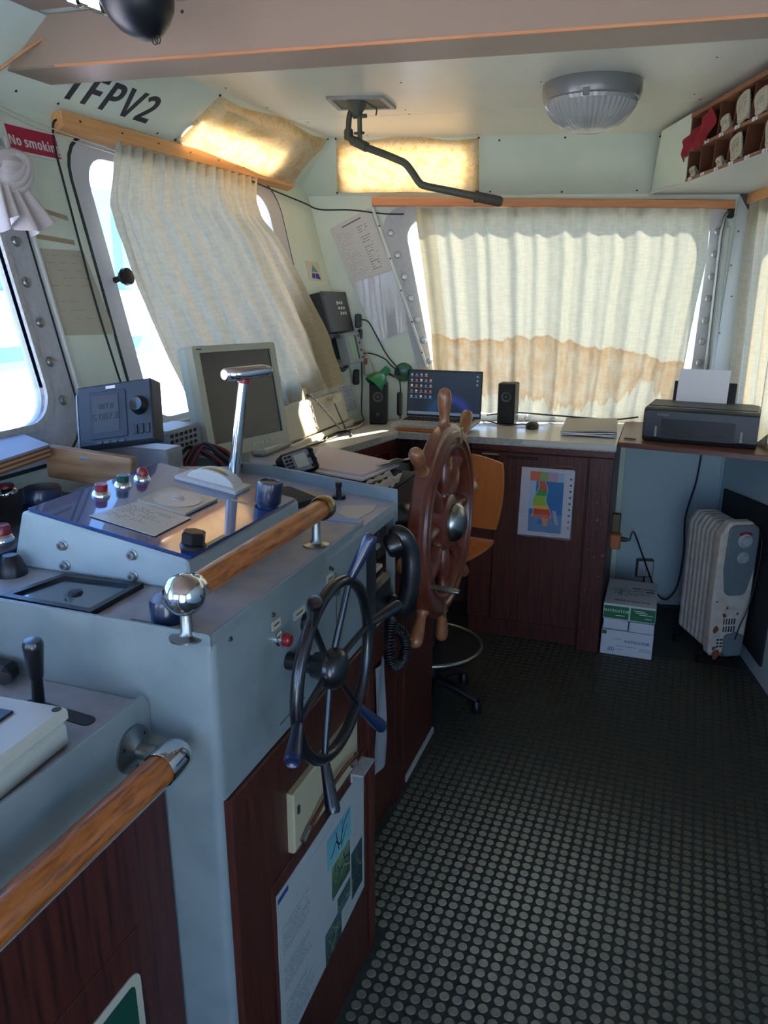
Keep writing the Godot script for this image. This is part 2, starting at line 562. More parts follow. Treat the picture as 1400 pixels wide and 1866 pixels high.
func build_shell():
	var g := geo()
	holed(g, -1.6, -0.05, 3.8, 2.32, [w1_hole, w0_hole, wm_hole], -0.02, 0.0, FW)
	var wf := struct("wall_front", g, M.wall)
	g = geo()
	holed(g, -0.5, -0.05, 1.88, 2.32, [w2_hole], -0.035, 0.0, WW)
	var wfar := struct("wall_far", g, M.wall)
	g = geo()
	holed(g, -0.06, -0.05, 6.0, 2.32, [w3_hole, rr(4.2, 1.0, 5.2, 1.93, 0.08)], -0.06, 0.0, RW)
	struct("wall_right", g, M.bluewall)
	# lower part of the far wall right of the cabinet is painted blue-grey
	g = geo()
	g.prism(pv([1.33, 0.0, 1.812, 0.0, 1.812, 0.965, 1.33, 0.965]), 0.0, 0.004, 0.0, WW)
	part("lower_panel", g, M.bluewall, wfar)
	g = geo()
	g.prism(pv([1.70, 0.99, 1.812, 0.99, 1.812, 2.03, 1.735, 2.03]), 0.0, 0.006, 0.002, WW)
	part("corner_panel", g, M.whitewall, wfar)
	for q in [[1.75, 1.87], [1.735, 1.72], [1.755, 1.58], [1.72, 1.41], [1.77, 1.22]]:
		g = geo()
		g.lathe([Vector2(0.004, 0), Vector2(0.003, 0.002), Vector2(0, 0.002)], 8, WW * Transform3D(Basis(Vector3.RIGHT, PI / 2), Vector3(q[0], q[1], 0.006)))
		part("screw", g, M.screw, wfar)
	# dark corner post line
	g = geo()
	g.box(Vector3(1.812, 1.02, 0.006), Vector3(0.012, 2.04, 0.012), 0.003, WW)
	struct("trim_corner", g, M.bluewall)
	g = geo()
	var T := Transform3D(Basis.IDENTITY, Vector3(-0.1, 0, 1.5))
	holed(g, -2.0, -0.05, 2.0, 2.32, [rr(-1.35, 1.0, -0.2, 1.98, 0.08), rr(0.1, 0.06, 0.95, 2.0, 0.08), rr(1.15, 1.0, 1.55, 1.95, 0.08)], 0.0, 0.06, T)
	struct("wall_back", g, M.wall)
	# floor with raised studs
	g = geo()
	g.prism(pv([-2.1, -1.7, 2.0, -1.7, 2.0, 4.5, -2.1, 4.5]), -0.08, 0.0, 0.0, Transform3D(Basis(Vector3.RIGHT, -PI / 2), Vector3.ZERO))
	var floor_ := struct("floor", g, M.rubber)
	var sg := Geo.new()
	sg.lathe([Vector2(0.0120, 0.0), Vector2(0.0117, 0.0016), Vector2(0.0108, 0.0024)], 18)
	sg.lathe([Vector2(0.0108, 0.0024), Vector2(0.0, 0.0024)], 18)
	var stud := sg.done()
	var spots := []
	var pitch := 0.031
	var row := 0
	var z := -0.62
	while z > -3.42:
		var x := -0.72 + row * 0.001
		while x < 1.25:
			var ok := x > -0.555 or (z < -1.52 and x > -0.685)
			if x > 0.30 + (z + 4.1) * 0.2256: ok = false
			if ok: spots.append(Vector3(x, 0, z))
			x += pitch
		z -= pitch
		row += 1
	# nearest studs in view first
	var near := []
	var rest := []
	spots.sort_custom(func(a, b): return a.distance_to(Vector3(0, 1.62, 0)) < b.distance_to(Vector3(0, 1.62, 0)))
	for s in spots:
		var inview: bool = s.z < -0.97 and s.x > -0.6 and s.x < 0.04 - s.z * 0.19
		if inview and near.size() < 300: near.append(s)
		else: rest.append(s)
	var tones := []  # paler tones carry the sheen painted into the near studs
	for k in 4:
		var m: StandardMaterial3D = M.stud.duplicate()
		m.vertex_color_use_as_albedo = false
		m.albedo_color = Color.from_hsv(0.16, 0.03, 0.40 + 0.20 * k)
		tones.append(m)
	for s in near: lay("stud", stud, tones[clampi(int(sheen_wear(s) * 4.0 + rng.randf_range(-0.4, 0.4)), 0, 3)], floor_, Transform3D(Basis.IDENTITY, s))
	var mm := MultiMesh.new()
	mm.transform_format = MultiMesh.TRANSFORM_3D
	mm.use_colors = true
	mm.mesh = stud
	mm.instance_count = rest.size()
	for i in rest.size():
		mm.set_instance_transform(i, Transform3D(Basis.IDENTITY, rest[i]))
		# sheen and wear put into stud colour: pale by the wheel, dark far off
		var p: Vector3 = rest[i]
		var tone := (0.16 + 0.20 * smoothstep(2.6, 1.9, -p.z) + 1.0 * sheen_wear(p)) * rng.randf_range(0.88, 1.1)
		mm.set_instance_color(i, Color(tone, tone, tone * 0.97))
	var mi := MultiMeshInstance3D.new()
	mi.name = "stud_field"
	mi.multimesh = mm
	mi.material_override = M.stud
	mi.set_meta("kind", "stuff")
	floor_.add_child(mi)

	# ---- window 1 (front, behind the drawn curtain)
	g = geo()
	g.ring(rr(1.925, 1.16, 3.22, 2.045, 0.13, 6), rr(1.992, 1.222, 3.105, 1.990, 0.09, 6), -0.02, 0.004, FW)
	var w := struct("window_1", g, M.frame_white)
	g = geo()
	g.ring(rr(1.917, 1.152, 3.228, 2.053, 0.135, 6), rr(1.925, 1.16, 3.22, 2.045, 0.13, 6), 0.0, 0.004, FW)
	part("seal", g, M.gasket, w)
	g = geo()
	g.prism(rr(1.972, 1.21, 3.12, 1.994, 0.1, 6), -0.016, -0.012, 0.0, FW)
	part("pane", g, M.glass, w)
	g = geo()
	g.lathe([Vector2(0.009, 0), Vector2(0.009, 0.03), Vector2(0.02, 0.034), Vector2(0.026, 0.045), Vector2(0.024, 0.058), Vector2(0.0, 0.062)], 18, FW * Transform3D(Basis(Vector3.RIGHT, PI / 2), Vector3(1.985, 1.64, 0.0)))
	part("latch_knob", g, M.black, w)
	# ---- window 0 (front, nearest)
	g = geo()
	g.ring(rr(0.335, 1.185, 1.675, 2.07, 0.14, 6), rr(0.435, 1.285, 1.575, 1.97, 0.085, 6), -0.02, 0.012, FW)
	w = struct("window_2", g, M.frame_grey)
	g = geo()
	g.ring(rr(0.42, 1.268, 1.592, 1.987, 0.092, 6), rr(0.435, 1.285, 1.575, 1.97, 0.085, 6), 0.0, 0.022, FW)
	part("inner_lip", g, M.alu, w)
	g = geo()
	g.ring(rr(0.325, 1.175, 1.688, 2.082, 0.15, 6), rr(0.335, 1.185, 1.675, 2.07, 0.14, 6), 0.0, 0.006, FW)
	part("seal", g, M.gasket, w)
	g = geo()
	g.prism(rr(0.43, 1.275, 1.58, 1.98, 0.08, 6), -0.014, -0.010, 0.0, FW)
	part("pane", g, M.glass, w)
	for k in 7: bolt(w, FW, 1.63 - 0.006 * (k % 2), 1.33 + k * 0.1, 0.014)
	for k in 9: bolt(w, FW, 1.52 - k * 0.12, 1.232, 0.014)
	g = geo()
	g.box(Vector3(1.698, 1.6, 0.008), Vector3(0.012, 0.78, 0.016), 0.003, FW)
	struct("trim_window_strip", g, M.whitewall)
	# ---- window behind the camera side of the front wall
	g = geo()
	g.ring(rr(-1.22, 0.93, 0.22, 2.055, 0.12, 6), rr(-1.14, 1.01, 0.14, 1.975, 0.085, 6), -0.05, 0.01, FW)
	w = struct("window_3", g, M.frame_grey)
	g = geo()
	g.prism(rr(-1.145, 1.005, 0.145, 1.98, 0.08, 6), -0.03, -0.026, 0.0, FW)
	part("pane", g, M.glass, w)
	# ---- far window
	var inner := rq([Vector2(0.398, 1.01), Vector2(1.598, 1.01), Vector2(1.622, 1.93), Vector2(0.198, 1.93)], 0.08, 6)
	var outer := rq([Vector2(0.345, 0.978), Vector2(1.672, 0.978), Vector2(1.705, 1.985), Vector2(0.068, 1.985)], 0.1, 6)
	g = geo()
	g.ring(outer, inner, -0.03, 0.012, WW)
	w = struct("window_4", g, M.frame_grey)
	g = geo()
	g.prism(rq([Vector2(0.39, 1.0), Vector2(1.605, 1.0), Vector2(1.63, 1.96), Vector2(0.18, 1.96)], 0.08, 6), -0.024, -0.02, 0.0, WW)
	part("pane", g, M.glass, w)
	for k in 9:
		var y := 1.87 - k * 0.1
		bolt(w, WW, 0.138 + (1.87 - y) * 0.325, y, 0.016)
		bolt(w, WW, 1.655 - (1.87 - y) * 0.03, y, 0.016)
	for k in 10: bolt(w, WW, 0.45 + k * 0.125, 0.994, 0.013)
	g = geo()
	g.prism(pv([0.042, 1.985, 0.058, 1.985, 0.328, 1.24, 0.312, 1.24]), 0.0, 0.02, 0.003, WW)
	part("edge_strip", g, M.whitewall, w)
	for k in 5:
		g = geo()
		g.lathe([Vector2(0.0045, 0), Vector2(0.003, 0.003), Vector2(0, 0.003)], 8, WW * Transform3D(Basis(Vector3.RIGHT, PI / 2), Vector3(0.083 + 0.053 * k, 1.90 - k * 0.147, 0.02)))
		part("screw", g, M.screw, w)
	# rods and cover strip right of the far window
	g = geo()
	g.tube([WW * Vector3(1.69, 1.955, 0.03), WW * Vector3(1.672, 1.93, 0.03), WW * Vector3(1.665, 1.86, 0.03), WW * Vector3(1.665, 1.19, 0.03), WW * Vector3(1.66, 1.06, 0.03)], 0.008, 8)
	part("wiper_rod", g, M.chrome_dull, w)
	g = geo()
	g.box(Vector3(1.697, 1.47, 0.014), Vector3(0.02, 0.84, 0.024), 0.004, WW)
	part("cover_strip", g, M.whitewall, w)
	g = geo()
	g.box(Vector3(1.697, 1.95, 0.03), Vector3(0.026, 0.05, 0.03), 0.006, WW)
	part("wiper_clamp", g, M.black_matt, w)
	# ---- right window
	g = geo()
	g.ring(rr(0.03, 0.99, 1.06, 1.985, 0.11, 6), rr(0.14, 1.07, 0.99, 1.92, 0.08, 6), -0.05, 0.014, RW)
	w = struct("window_5", g, M.whitewall)
	g = geo()
	g.prism(rr(0.135, 1.065, 0.995, 1.925, 0.08, 6), -0.036, -0.032, 0.0, RW)
	part("pane", g, M.glass, w)

func sheen_wear(p: Vector3) -> float:   # floor sheen and wear painted as paler studs before the wheel, 0 to 1
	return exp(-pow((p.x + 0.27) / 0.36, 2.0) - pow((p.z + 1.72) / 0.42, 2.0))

func bolt(w: Node3D, T: Transform3D, x: float, y: float, r: float):
	if not M.has("bolt_mesh"):
		var g := Geo.new()
		g.lathe([Vector2(1.0, 0), Vector2(0.95, 0.3), Vector2(0.75, 0.5), Vector2(0.62, 0.5), Vector2(0.58, 0.9), Vector2(0.0, 1.0)], 14)
		M.bolt_mesh = g.done()
	var up := T.basis.z.normalized()
	var A := along(up, T * Vector3(x, y, 0.012))
	lay("bolt", M.bolt_mesh, M.bolt, w, Transform3D(A.basis.scaled_local(Vector3.ONE * r), A.origin))

func build_outside():
	var g := geo()
	g.box(Vector3(-3.4, 0.2, -1.5), Vector3(3.2, 0.1, 14.0), 0.0)
	struct("outer_deck", g, M.deck_pink)
	g = geo()
	g.box(Vector3(4.2, -0.12, 0.0), Vector3(6.0, 0.1, 9.0), 0.0, Transform3D(Basis(Vector3.UP, 0.222), Vector3.ZERO))  # unseen deck added to bounce sunlight up to the ceiling
	struct("added_side_deck", g, M.deck_side)
	g = geo()
	g.box(Vector3(-0.5, -0.12, 5.0), Vector3(9.0, 0.1, 6.8), 0.0)
	struct("aft_deck", g, M.deck_side)
	g = geo()
	g.box(Vector3(-4.9, 0.55, -1.5), Vector3(0.08, 0.75, 14.0), 0.01)
	g.box(Vector3(-4.9, 0.95, -1.5), Vector3(0.16, 0.05, 14.0), 0.01)
	var o := solo("bulwark", g, M.hull, "pale painted bulwark outside the front windows", "bulwark")
	for k in 12:
		g = geo()
		g.prism(pv([0, 0, 0.3, 0, 0, 0.68]), -0.02, 0.02, 0.0, Transform3D(Basis.IDENTITY, Vector3(-4.86, 0.25, -8.0 + k * 1.1)))
		part("bracket", g, M.hull, o)
	g = geo()
	g.box(Vector3(-16, 1.5, -16), Vector3(2, 5.5, 9.0), 0.05)
	var s := solo("quay_shed", g, M.teal, "teal-green shed on the quay seen through the gap beside the front curtain", "shed")
	g = geo()
	g.box(Vector3(-14.9, 0.9, -14), Vector3(0.1, 1.3, 12.0), 0.02)
	part("lower_cladding", g, M.hull, s)
	for k in 6:
		g = geo()
		g.box(Vector3(-14.85, 2.8, -19.5 + k * 1.5), Vector3(0.12, 2.6, 0.08), 0.01)
		part("mullion", g, M.hull, s)
	g = geo()
	g.box(Vector3(0, -1.8, 0), Vector3(160, 0.3, 160), 0.0)  # widened all round, mostly unseen, to bounce sun up to the ceiling
	struct("quay_bounce_ground", g, M.quay)

func build_ceiling():
	# slab above, panels with open joints below it
	var g := geo()
	g.prism(pv([-1.80, -1.6, 1.75, -1.6, 0.40, 4.215, -1.80, 3.58]), 2.252, 2.33, 0.0, Transform3D(Basis(Vector3(1, 0, 0), Vector3(0, 0, -1), Vector3(0, 1, 0)), Vector3.ZERO))
	var c := struct("ceiling", g, M.wall)
	var top := func(p: Array, n := "ceiling_panel"):
		var q := geo()
		q.prism(pv(p), 2.245, 2.2525, 0.0, Transform3D(Basis(Vector3(1, 0, 0), Vector3(0, 0, -1), Vector3(0, 1, 0)), Vector3.ZERO))
		part(n, q, M.ceiling if n == "ceiling_panel" else M.beam, c)
	# (x, distance ahead)
	top.call([-1.48, 1.80, 0.62, 2.0, 0.28, 3.195, -1.48, 2.965])
	top.call([-1.48, 2.969, 0.28, 3.199, 0.02, 3.76, -1.0, 3.50, -1.455, 3.37, -1.48, 3.33])
	top.call([-1.48, -1.5, 0.35, -1.5, 0.35, 1.80, -1.48, 1.66], "near_ceiling_panel")
	top.call([0.354, -1.5, 1.7, -1.5, 1.2, 2.0, 0.354, 1.8], "near_ceiling_panel")
	for q in [[-1.44, 2.15], [-1.44, 2.45], [-1.45, 2.75], [-1.42, 3.03], [-1.0, 3.03], [-0.99, 2.955], [-0.49, 3.10], [-0.49, 3.03], [0.02, 3.15], [0.0, 3.06], [-1.3, 3.37], [-0.85, 3.50], [-0.43, 3.61], [-0.05, 3.70], [-0.88, 2.58], [-0.25, 2.36], [-0.60, 2.30], [-0.46, 2.72], [0.05, 2.62]]:
		g = geo()
		g.lathe([Vector2(0.0, -0.0015), Vector2(0.003, -0.001), Vector2(0.004, 0.0)], 8, Transform3D(Basis.IDENTITY, Vector3(q[0], 2.245, -q[1])))
		part("screw", g, M.screw, c)
	# boxed beam across the ceiling
	var B := frame(Vector3(-1.64, 2.137, -1.685), Vector3(0.9958, 0, -0.0915), Vector3.UP)
	g = geo()
	g.prism(pv([0, 0, 2.7, -0.02, 2.7, 0.115, 0, 0.115]), -0.15, 0.0, 0.004, B)
	var b := struct("trim_beam", g, M.beam)
	g = geo()
	g.prism(pv([0.17, -0.002, 2.7, -0.022, 2.7, -0.016, 0.17, 0.004]), -0.004, 0.002, 0.0, B)
	part("joint_strip", g, M.pine_x, b)
	for s in [0.52, 1.0, 1.5, 1.95]:
		g = geo()
		g.lathe([Vector2(0.004, 0), Vector2(0.003, 0.002), Vector2(0, 0.002)], 8, B * Transform3D(Basis(Vector3.RIGHT, PI / 2), Vector3(s, 0.09, 0.0)))
		part("screw", g, M.screw, b)
	# sloping coves between walls and ceiling
	g = geo()
	var LC := left_cove()
	g.prism(pv([-1.5, 0.0, 3.75, -0.038, 3.6, 0.268, -1.5, 0.268]), -0.02, 0.0, 0.0, LC)
	var l := struct("trim_front_cove", g, M.wall)
	words("TFPV2", 0.098, M.stencil, l, LC * Transform3D(Basis.IDENTITY, Vector3(2.075, 0.118, 0.0004)), "stencilled_lettering", "Droid Sans", 700)
	for s in [1.75, 1.9, 2.35, 2.62, 2.9]:
		g = geo()
		g.lathe([Vector2(0.004, 0), Vector2(0.003, 0.002), Vector2(0, 0.002)], 8, LC * Transform3D(Basis(Vector3.RIGHT, PI / 2), Vector3(s, 0.05, 0.0)))
		part("screw", g, M.screw, l)
	g = geo()
	var FC := far_cove()
	g.prism(pv([-0.42, 0.0, 1.345, 0.0, 1.40, 0.318, -0.30, 0.318]), -0.02, 0.0, 0.0, FC)
	var fcv := struct("trim_far_cove", g, M.wall)
	for q in [[0.62, 0.29], [0.6, 0.02], [0.9, 0.3], [0.93, 0.015], [1.3, 0.3], [1.27, 0.02]]:
		g = geo()
		g.lathe([Vector2(0.005, 0), Vector2(0.004, 0.002), Vector2(0, 0.002)], 8, FC * Transform3D(Basis(Vector3.RIGHT, PI / 2), Vector3(q[0], q[1], 0.0)))
		part("screw", g, M.screw, fcv)

func left_cove() -> Transform3D: return frame(Vector3(-1.685, 2.075, 0), Vector3(0, 0, -1), Vector3(0.205, 0.17, 0).normalized())
func far_cove() -> Transform3D:
	var i := Vector3(0.2785, 0, 0.9604) * 0.226 + Vector3(0, 0.21, 0)
	return frame(Vector3(-1.43, 2.035, -3.63), Vector3(0.9604, 0, -0.2785), i.normalized())

# ---------------------------------------------------------------- console
var PLAN := Transform3D(Basis(Vector3(1, 0, 0), Vector3(0, 0, -1), Vector3(0, 1, 0)), Vector3.ZERO)   # (x, distance ahead) seen from above, pulled up in y
var SIDE := Transform3D(Basis(Vector3(0, 0, -1), Vector3(0, 1, 0), Vector3(1, 0, 0)), Vector3.ZERO)   # (distance ahead, height) seen from the aisle, pulled towards it
var NEAR := Transform3D(Basis.IDENTITY, Vector3.ZERO)

func arc_corner(a: Array, r: float) -> PackedVector2Array:
	var v := []
	for i in range(0, a.size(), 2): v.append(Vector2(a[i], a[i + 1]))
	return rq(v, r, 4)

func build_console():
	var o := thing("console", "large light grey-blue steering console with mahogany lower panels in the middle of the wheelhouse", "console", Vector3(-0.9, 0, -1.25))
	# solid near part with a rounded outer corner
	var plan := PackedVector2Array()
	plan.append_array(pv([-1.34, 0.85]))
	for k in 7:
		var a := PI / 2 * k / 6.0
		plan.append(Vector2(-0.585, 0.865) + Vector2(sin(a), -cos(a)) * 0.015)
	plan.append_array(pv([-0.57, 1.445, -1.34, 1.445]))
	var g := geo(o)
	g.prism(plan, 0.868, 1.136, 0.0, PLAN)
	part("body", g, M.steel_paint, o)
	var lowplan := PackedVector2Array()
	lowplan.append_array(pv([-1.2, 0.85]))
	for k in 7:
		var a := PI / 2 * k / 6.0
		lowplan.append(Vector2(-0.59, 0.865) + Vector2(sin(a), -cos(a)) * 0.015)
	lowplan.append_array(pv([-0.575, 1.484, -1.2, 1.484]))
	g = geo(o)
	g.prism(lowplan, 0.0, 0.868, 0.0, PLAN)
	part("lower_body", g, M.steel_paint, o)
	# deck plate and raised lips
	g = geo(o)
	g.prism(pv([-1.36, 0.853, -0.573, 0.853, -0.567, 1.645, -0.95, 1.765, -1.36, 1.82]), 1.12, 1.137, 0.0, PLAN)
	part("deck", g, M.deck_paint, o)
	g = geo(o)
	g.prism(pv([-0.576, 0.862, -0.569, 0.85, -0.569, 1.44, -0.576, 1.44]), 1.13, 1.148, 0.002, PLAN)
	g.prism(pv([-1.34, 0.849, -0.57, 0.849, -0.576, 0.857, -1.34, 0.857]), 1.13, 1.148, 0.002, PLAN)
	part("edge_lip", g, M.steel_paint, o)
	g = geo(o)
	g.prism(pv([-0.562, 1.64, -0.566, 1.652, -0.95, 1.772, -1.36, 1.827, -1.36, 1.817, -0.95, 1.762]), 1.09, 1.166, 0.002, PLAN)
	part("far_lip", g, M.steel_paint, o)
	# open end bay with little shelves
	g = geo(o)
	g.prism(pv([1.445, 0.87, 1.458, 0.87, 1.458, 1.136, 1.445, 1.136]), -0.3, 0.0, 0.002, SIDE * Transform3D(Basis.IDENTITY, Vector3(0, 0, -0.57)))
	g.prism(pv([1.458, 1.098, 1.65, 1.098, 1.65, 1.136, 1.458, 1.136]), -0.3, 0.0, 0.002, SIDE * Transform3D(Basis.IDENTITY, Vector3(0, 0, -0.57)))
	g.prism(pv([1.638, 0.87, 1.65, 0.87, 1.65, 1.1, 1.638, 1.1]), -0.02, 0.0, 0.002, SIDE * Transform3D(Basis.IDENTITY, Vector3(0, 0, -0.57)))
	g.prism(pv([1.445, 0.868, 1.65, 0.868, 1.65, 0.876, 1.445, 0.876]), -0.3, 0.0, 0.002, SIDE * Transform3D(Basis.IDENTITY, Vector3(0, 0, -0.57)))
	part("bay_frame", g, M.steel_paint, o)
	g = geo(o)
	g.box(Vector3(-0.84, 1.0, -1.55), Vector3(0.02, 0.25, 0.2), 0.002)
	g.box(Vector3(-0.69, 1.0, -1.462), Vector3(0.28, 0.22, 0.006), 0.001)
	part("bay_lining", g, M.black_matt, o)
	g = geo(o)
	g.box(Vector3(-0.655, 1.035, -1.55), Vector3(0.12, 0.01, 0.13), 0.002)
	g.box(Vector3(-0.645, 0.985, -1.555), Vector3(0.11, 0.01, 0.12), 0.002)
	part("bay_shelf", g, M.cream, o)
	g = geo(o)
	g.box(Vector3(-0.635, 1.01, -1.495), Vector3(0.1, 0.042, 0.006), 0.001)
	part("bay_block", g, M.chairwood, o)
	# mahogany frame and panel below the steel
	g = geo(o)
	var S := SIDE * Transform3D(Basis.IDENTITY, Vector3(0, 0, -0.575))
	g.prism(pv([0.862, 0.0, 0.895, 0.0, 0.895, 0.832, 1.452, 0.832, 1.452, 0.0, 1.488, 0.0, 1.488, 0.866, 0.862, 0.866]), 0.0, 0.012, 0.003, S)
	part("door_frame", g, M.mahogany, o)
	g = geo(o)
	g.prism(pv([0.895, 0.0, 1.452, 0.0, 1.452, 0.832, 0.895, 0.832]), 0.0, 0.003, 0.0, S)
	part("panel", g, M.mahogany, o)
	g = geo(o)
	g.prism(pv([0.985, 0.03, 1.445, 0.03, 1.445, 0.598, 0.985, 0.598]), 0.0, 0.007, 0.002, S)
	var d := part("door", g, M.mahogany, o)
	g = geo(o)
	g.prism(pv([0, 0, 0.03, 0, 0.03, 0.004, 0.005, 0.006, 0.004, 0.024, 0, 0.024]), 0.0, 0.07, 0.001, frame(Vector3(-0.568, 0.594, -1.348), Vector3(1, 0, 0), Vector3(0, -1, 0)))
	part("handle", g, M.alu, d, "pale metal door handle")
	# push button, knob, tags on the steel face
	var F := SIDE * Transform3D(Basis.IDENTITY, Vector3(0, 0, -0.57))
	for q in [[1.042, 1.083, 0.03, 0.016], [1.128, 1.068, 0.042, 0.016], [1.172, 1.068, 0.03, 0.016], [1.262, 1.084, 0.028, 0.02]]:
		g = geo(o)
		g.prism(rr(q[0] - q[2] / 2, q[1] - q[3] / 2, q[0] + q[2] / 2, q[1] + q[3] / 2, 0.002, 2), 0.0, 0.0015, 0.0, F)
		var t := part("tag", g, M.cream, o)
		g = geo(o)
		g.box(Vector3(q[0], q[1], 0.0017), Vector3(q[2] * 0.6, 0.0025, 0.0004), 0.0, F)
		part("print_line", g, M.ink, t)
	g = geo(o)
	g.lathe([Vector2(0.013, 0), Vector2(0.013, 0.004), Vector2(0.010, 0.006), Vector2(0.010, 0.014), Vector2(0, 0.014)], 18, along(Vector3.RIGHT, Vector3(-0.57, 1.055, -1.046)))
	var pb := part("push_button", g, M.chrome, o)
	g = geo(o)
	g.lathe([Vector2(0.0115, 0.012), Vector2(0.0115, 0.022), Vector2(0.009, 0.025), Vector2(0, 0.026)], 18, along(Vector3.RIGHT, Vector3(-0.57, 1.055, -1.046)))
	part("red_cap", g, M.red, pb, "red push button cap")
	g = geo(o)
	g.lathe([Vector2(0.02, 0), Vector2(0.02, 0.008), Vector2(0.016, 0.018), Vector2(0, 0.02)], 18, along(Vector3.RIGHT, Vector3(-0.57, 1.04, -1.152)))
	part("dark_knob", g, M.black, o)
	g = geo(o)
	g.lathe([Vector2(0.013, 0), Vector2(0.013, 0.006), Vector2(0.009, 0.016), Vector2(0, 0.018)], 18, along(Vector3.RIGHT, Vector3(-0.57, 1.058, -1.27)))
	part("small_knob", g, M.chrome_dull, o)
	for q in [[1.034, 1.103], [1.265, 1.104], [1.275, 1.098], [0.9, 1.12]]:
		g = geo(o)
		g.lathe([Vector2(0.0045, 0), Vector2(0.003, 0.003), Vector2(0, 0.003)], 8, along(Vector3.RIGHT, Vector3(-0.57, q[1], -q[0])))
		part("screw", g, M.screw, o)
	g = geo(o)
	g.prism(pv([1.291, 0.895, 1.2925, 0.895, 1.2925, 1.085, 1.291, 1.085]), 0.0, 0.0006, 0.0, F)
	part("panel_seam", g, M.ink, o)
	g = geo(o)
	g.prism(pv([1.04, 0.893, 1.14, 0.893, 1.14, 0.8945, 1.04, 0.8945]), 0.0, 0.0006, 0.0, F)
	part("panel_seam", g, M.ink, o)

	# things fixed to or lying on the deck
	var Dk := PLAN * Transform3D(Basis.IDENTITY, Vector3(0, 0, 1.137))
	var fr := thing("chart_glass", "dark glass window in a black frame let into the console top beside the sloping box", "panel", Vector3(-0.87, 1.137, -0.92))
	var oq := pv([-0.972, 0.866, -0.789, 0.862, -0.788, 0.99, -0.945, 0.982])
	g = geo(fr)
	g.ring(oq, Geo.inset(oq, 0.012), 0.0, 0.009, Dk)
	part("frame", g, M.black, fr)
	g = geo(fr)
	g.prism(Geo.inset(oq, 0.011), 0.0, 0.004, 0.0, Dk)
	part("glass", g, M.blueplate_dark, fr)
	g = geo(fr)
	g.lathe([Vector2(0.012, 0.004), Vector2(0.010, 0.008), Vector2(0, 0.009)], 16, Transform3D(Basis.IDENTITY, Vector3(-0.872, 1.137, -0.925)))
	part("pivot", g, M.black, fr)

	var k := thing("dimmer_knob", "short round black knob on the console top behind the chrome rail ball", "knob", Vector3(-0.672, 1.137, -0.895))
	g = geo(k)
	g.lathe([Vector2(0.026, 0), Vector2(0.027, 0.03), Vector2(0.025, 0.036), Vector2(0, 0.037)], 24, Transform3D(Basis.IDENTITY, Vector3(-0.672, 1.137, -0.895)))
	part("cap", g, M.navy, k)
	g = geo(k)
	g.box(Vector3(-0.70, 1.1385, -0.872), Vector3(0.05, 0.002, 0.008), 0.0005, Transform3D(Basis.IDENTITY, Vector3.ZERO))
	part("pointer", g, M.black, k)

	var h := thing("handrail", "varnished wooden handrail with a chrome ball end above the console edge", "handrail", Vector3(-0.61, 1.137, -1.09))
	g = geo(h)
	g.tube([Vector3(-0.61, 1.204, -0.868), Vector3(-0.61, 1.204, -1.0), Vector3(-0.61, 1.204, -1.2), Vector3(-0.61, 1.204, -1.325)], 0.0195, 20)
	part("rail", g, M.rail, h)
	g = geo(h)
	g.lathe([Vector2(0.0, -0.031), Vector2(0.012, -0.0285), Vector2(0.022, -0.022), Vector2(0.029, -0.011), Vector2(0.031, 0.0), Vector2(0.029, 0.011), Vector2(0.0235, 0.02), Vector2(0.0215, 0.03)], 24, along(Vector3(0, 0, -1), Vector3(-0.61, 1.204, -0.852)))
	part("ball_end", g, M.chrome, h)
	g = geo(h)
	g.lathe([Vector2(0.0225, 0), Vector2(0.0245, 0.003), Vector2(0.0245, 0.024), Vector2(0.022, 0.028), Vector2(0, 0.029)], 24, along(Vector3(0, 0, -1), Vector3(-0.61, 1.204, -1.312)))
	part("end_cap", g, M.brass, h)
	for z in [-0.852, -1.292]:
		g = geo(h)
		g.lathe([Vector2(0.026, 0), Vector2(0.026, 0.003), Vector2(0.012, 0.006), Vector2(0.0085, 0.012), Vector2(0.0085, 0.06)], 20, Transform3D(Basis.IDENTITY, Vector3(-0.61, 1.137, z)))
		part("post", g, M.chrome_dull, h)

	g = geo()
	g.prism(rr(-0.66, 1.448, -0.582, 1.478, 0.002, 2), 0.0, 0.002, 0.0, Dk)
	solo("blue_tag", g, M.tag_blue, "pale blue plastic strip lying on the console top beyond the rail end", "tag")
	g = geo()
	g.prism(pv([-0.655, 1.505, -0.60, 1.46, -0.59, 1.555, -0.60, 1.60, -0.67, 1.565]), 0.0, 0.0012, 0.0, Dk)
	solo("film_scrap", g, M.film, "greyed clear film patch stuck on the far corner of the console top", "film")
	var nb := thing("toggle_switch", "small black upright toggle on a round base at the far end of the console top", "switch", Vector3(-0.705, 1.137, -1.625))
	g = geo(nb)
	g.lathe([Vector2(0.016, 0), Vector2(0.016, 0.008), Vector2(0.009, 0.011), Vector2(0, 0.011)], 18, Transform3D(Basis.IDENTITY, Vector3(-0.705, 1.137, -1.625)))
	part("base", g, M.black, nb)
	g = geo(nb)
	g.lathe([Vector2(0.007, 0.01), Vector2(0.006, 0.026), Vector2(0.008, 0.03), Vector2(0.008, 0.04), Vector2(0, 0.041)], 14, Transform3D(Basis.IDENTITY, Vector3(-0.705, 1.137, -1.625)))
	part("stem", g, M.black, nb)
	var bk := thing("black_block", "low black wedge-shaped holder on the console top behind the sloping box", "holder", Vector3(-0.79, 1.137, -1.60))
	g = geo(bk)
	g.prism(pv([0, 0, 0.105, 0, 0.105, 0.014, 0.02, 0.024, 0, 0.024]), -0.035, 0.035, 0.002, frame(Vector3(-0.845, 1.137, -1.575), Vector3(0.93, 0, 0.36).normalized(), Vector3.UP))
	part("holder_body", g, M.black_matt, bk)
	g = geo(bk)
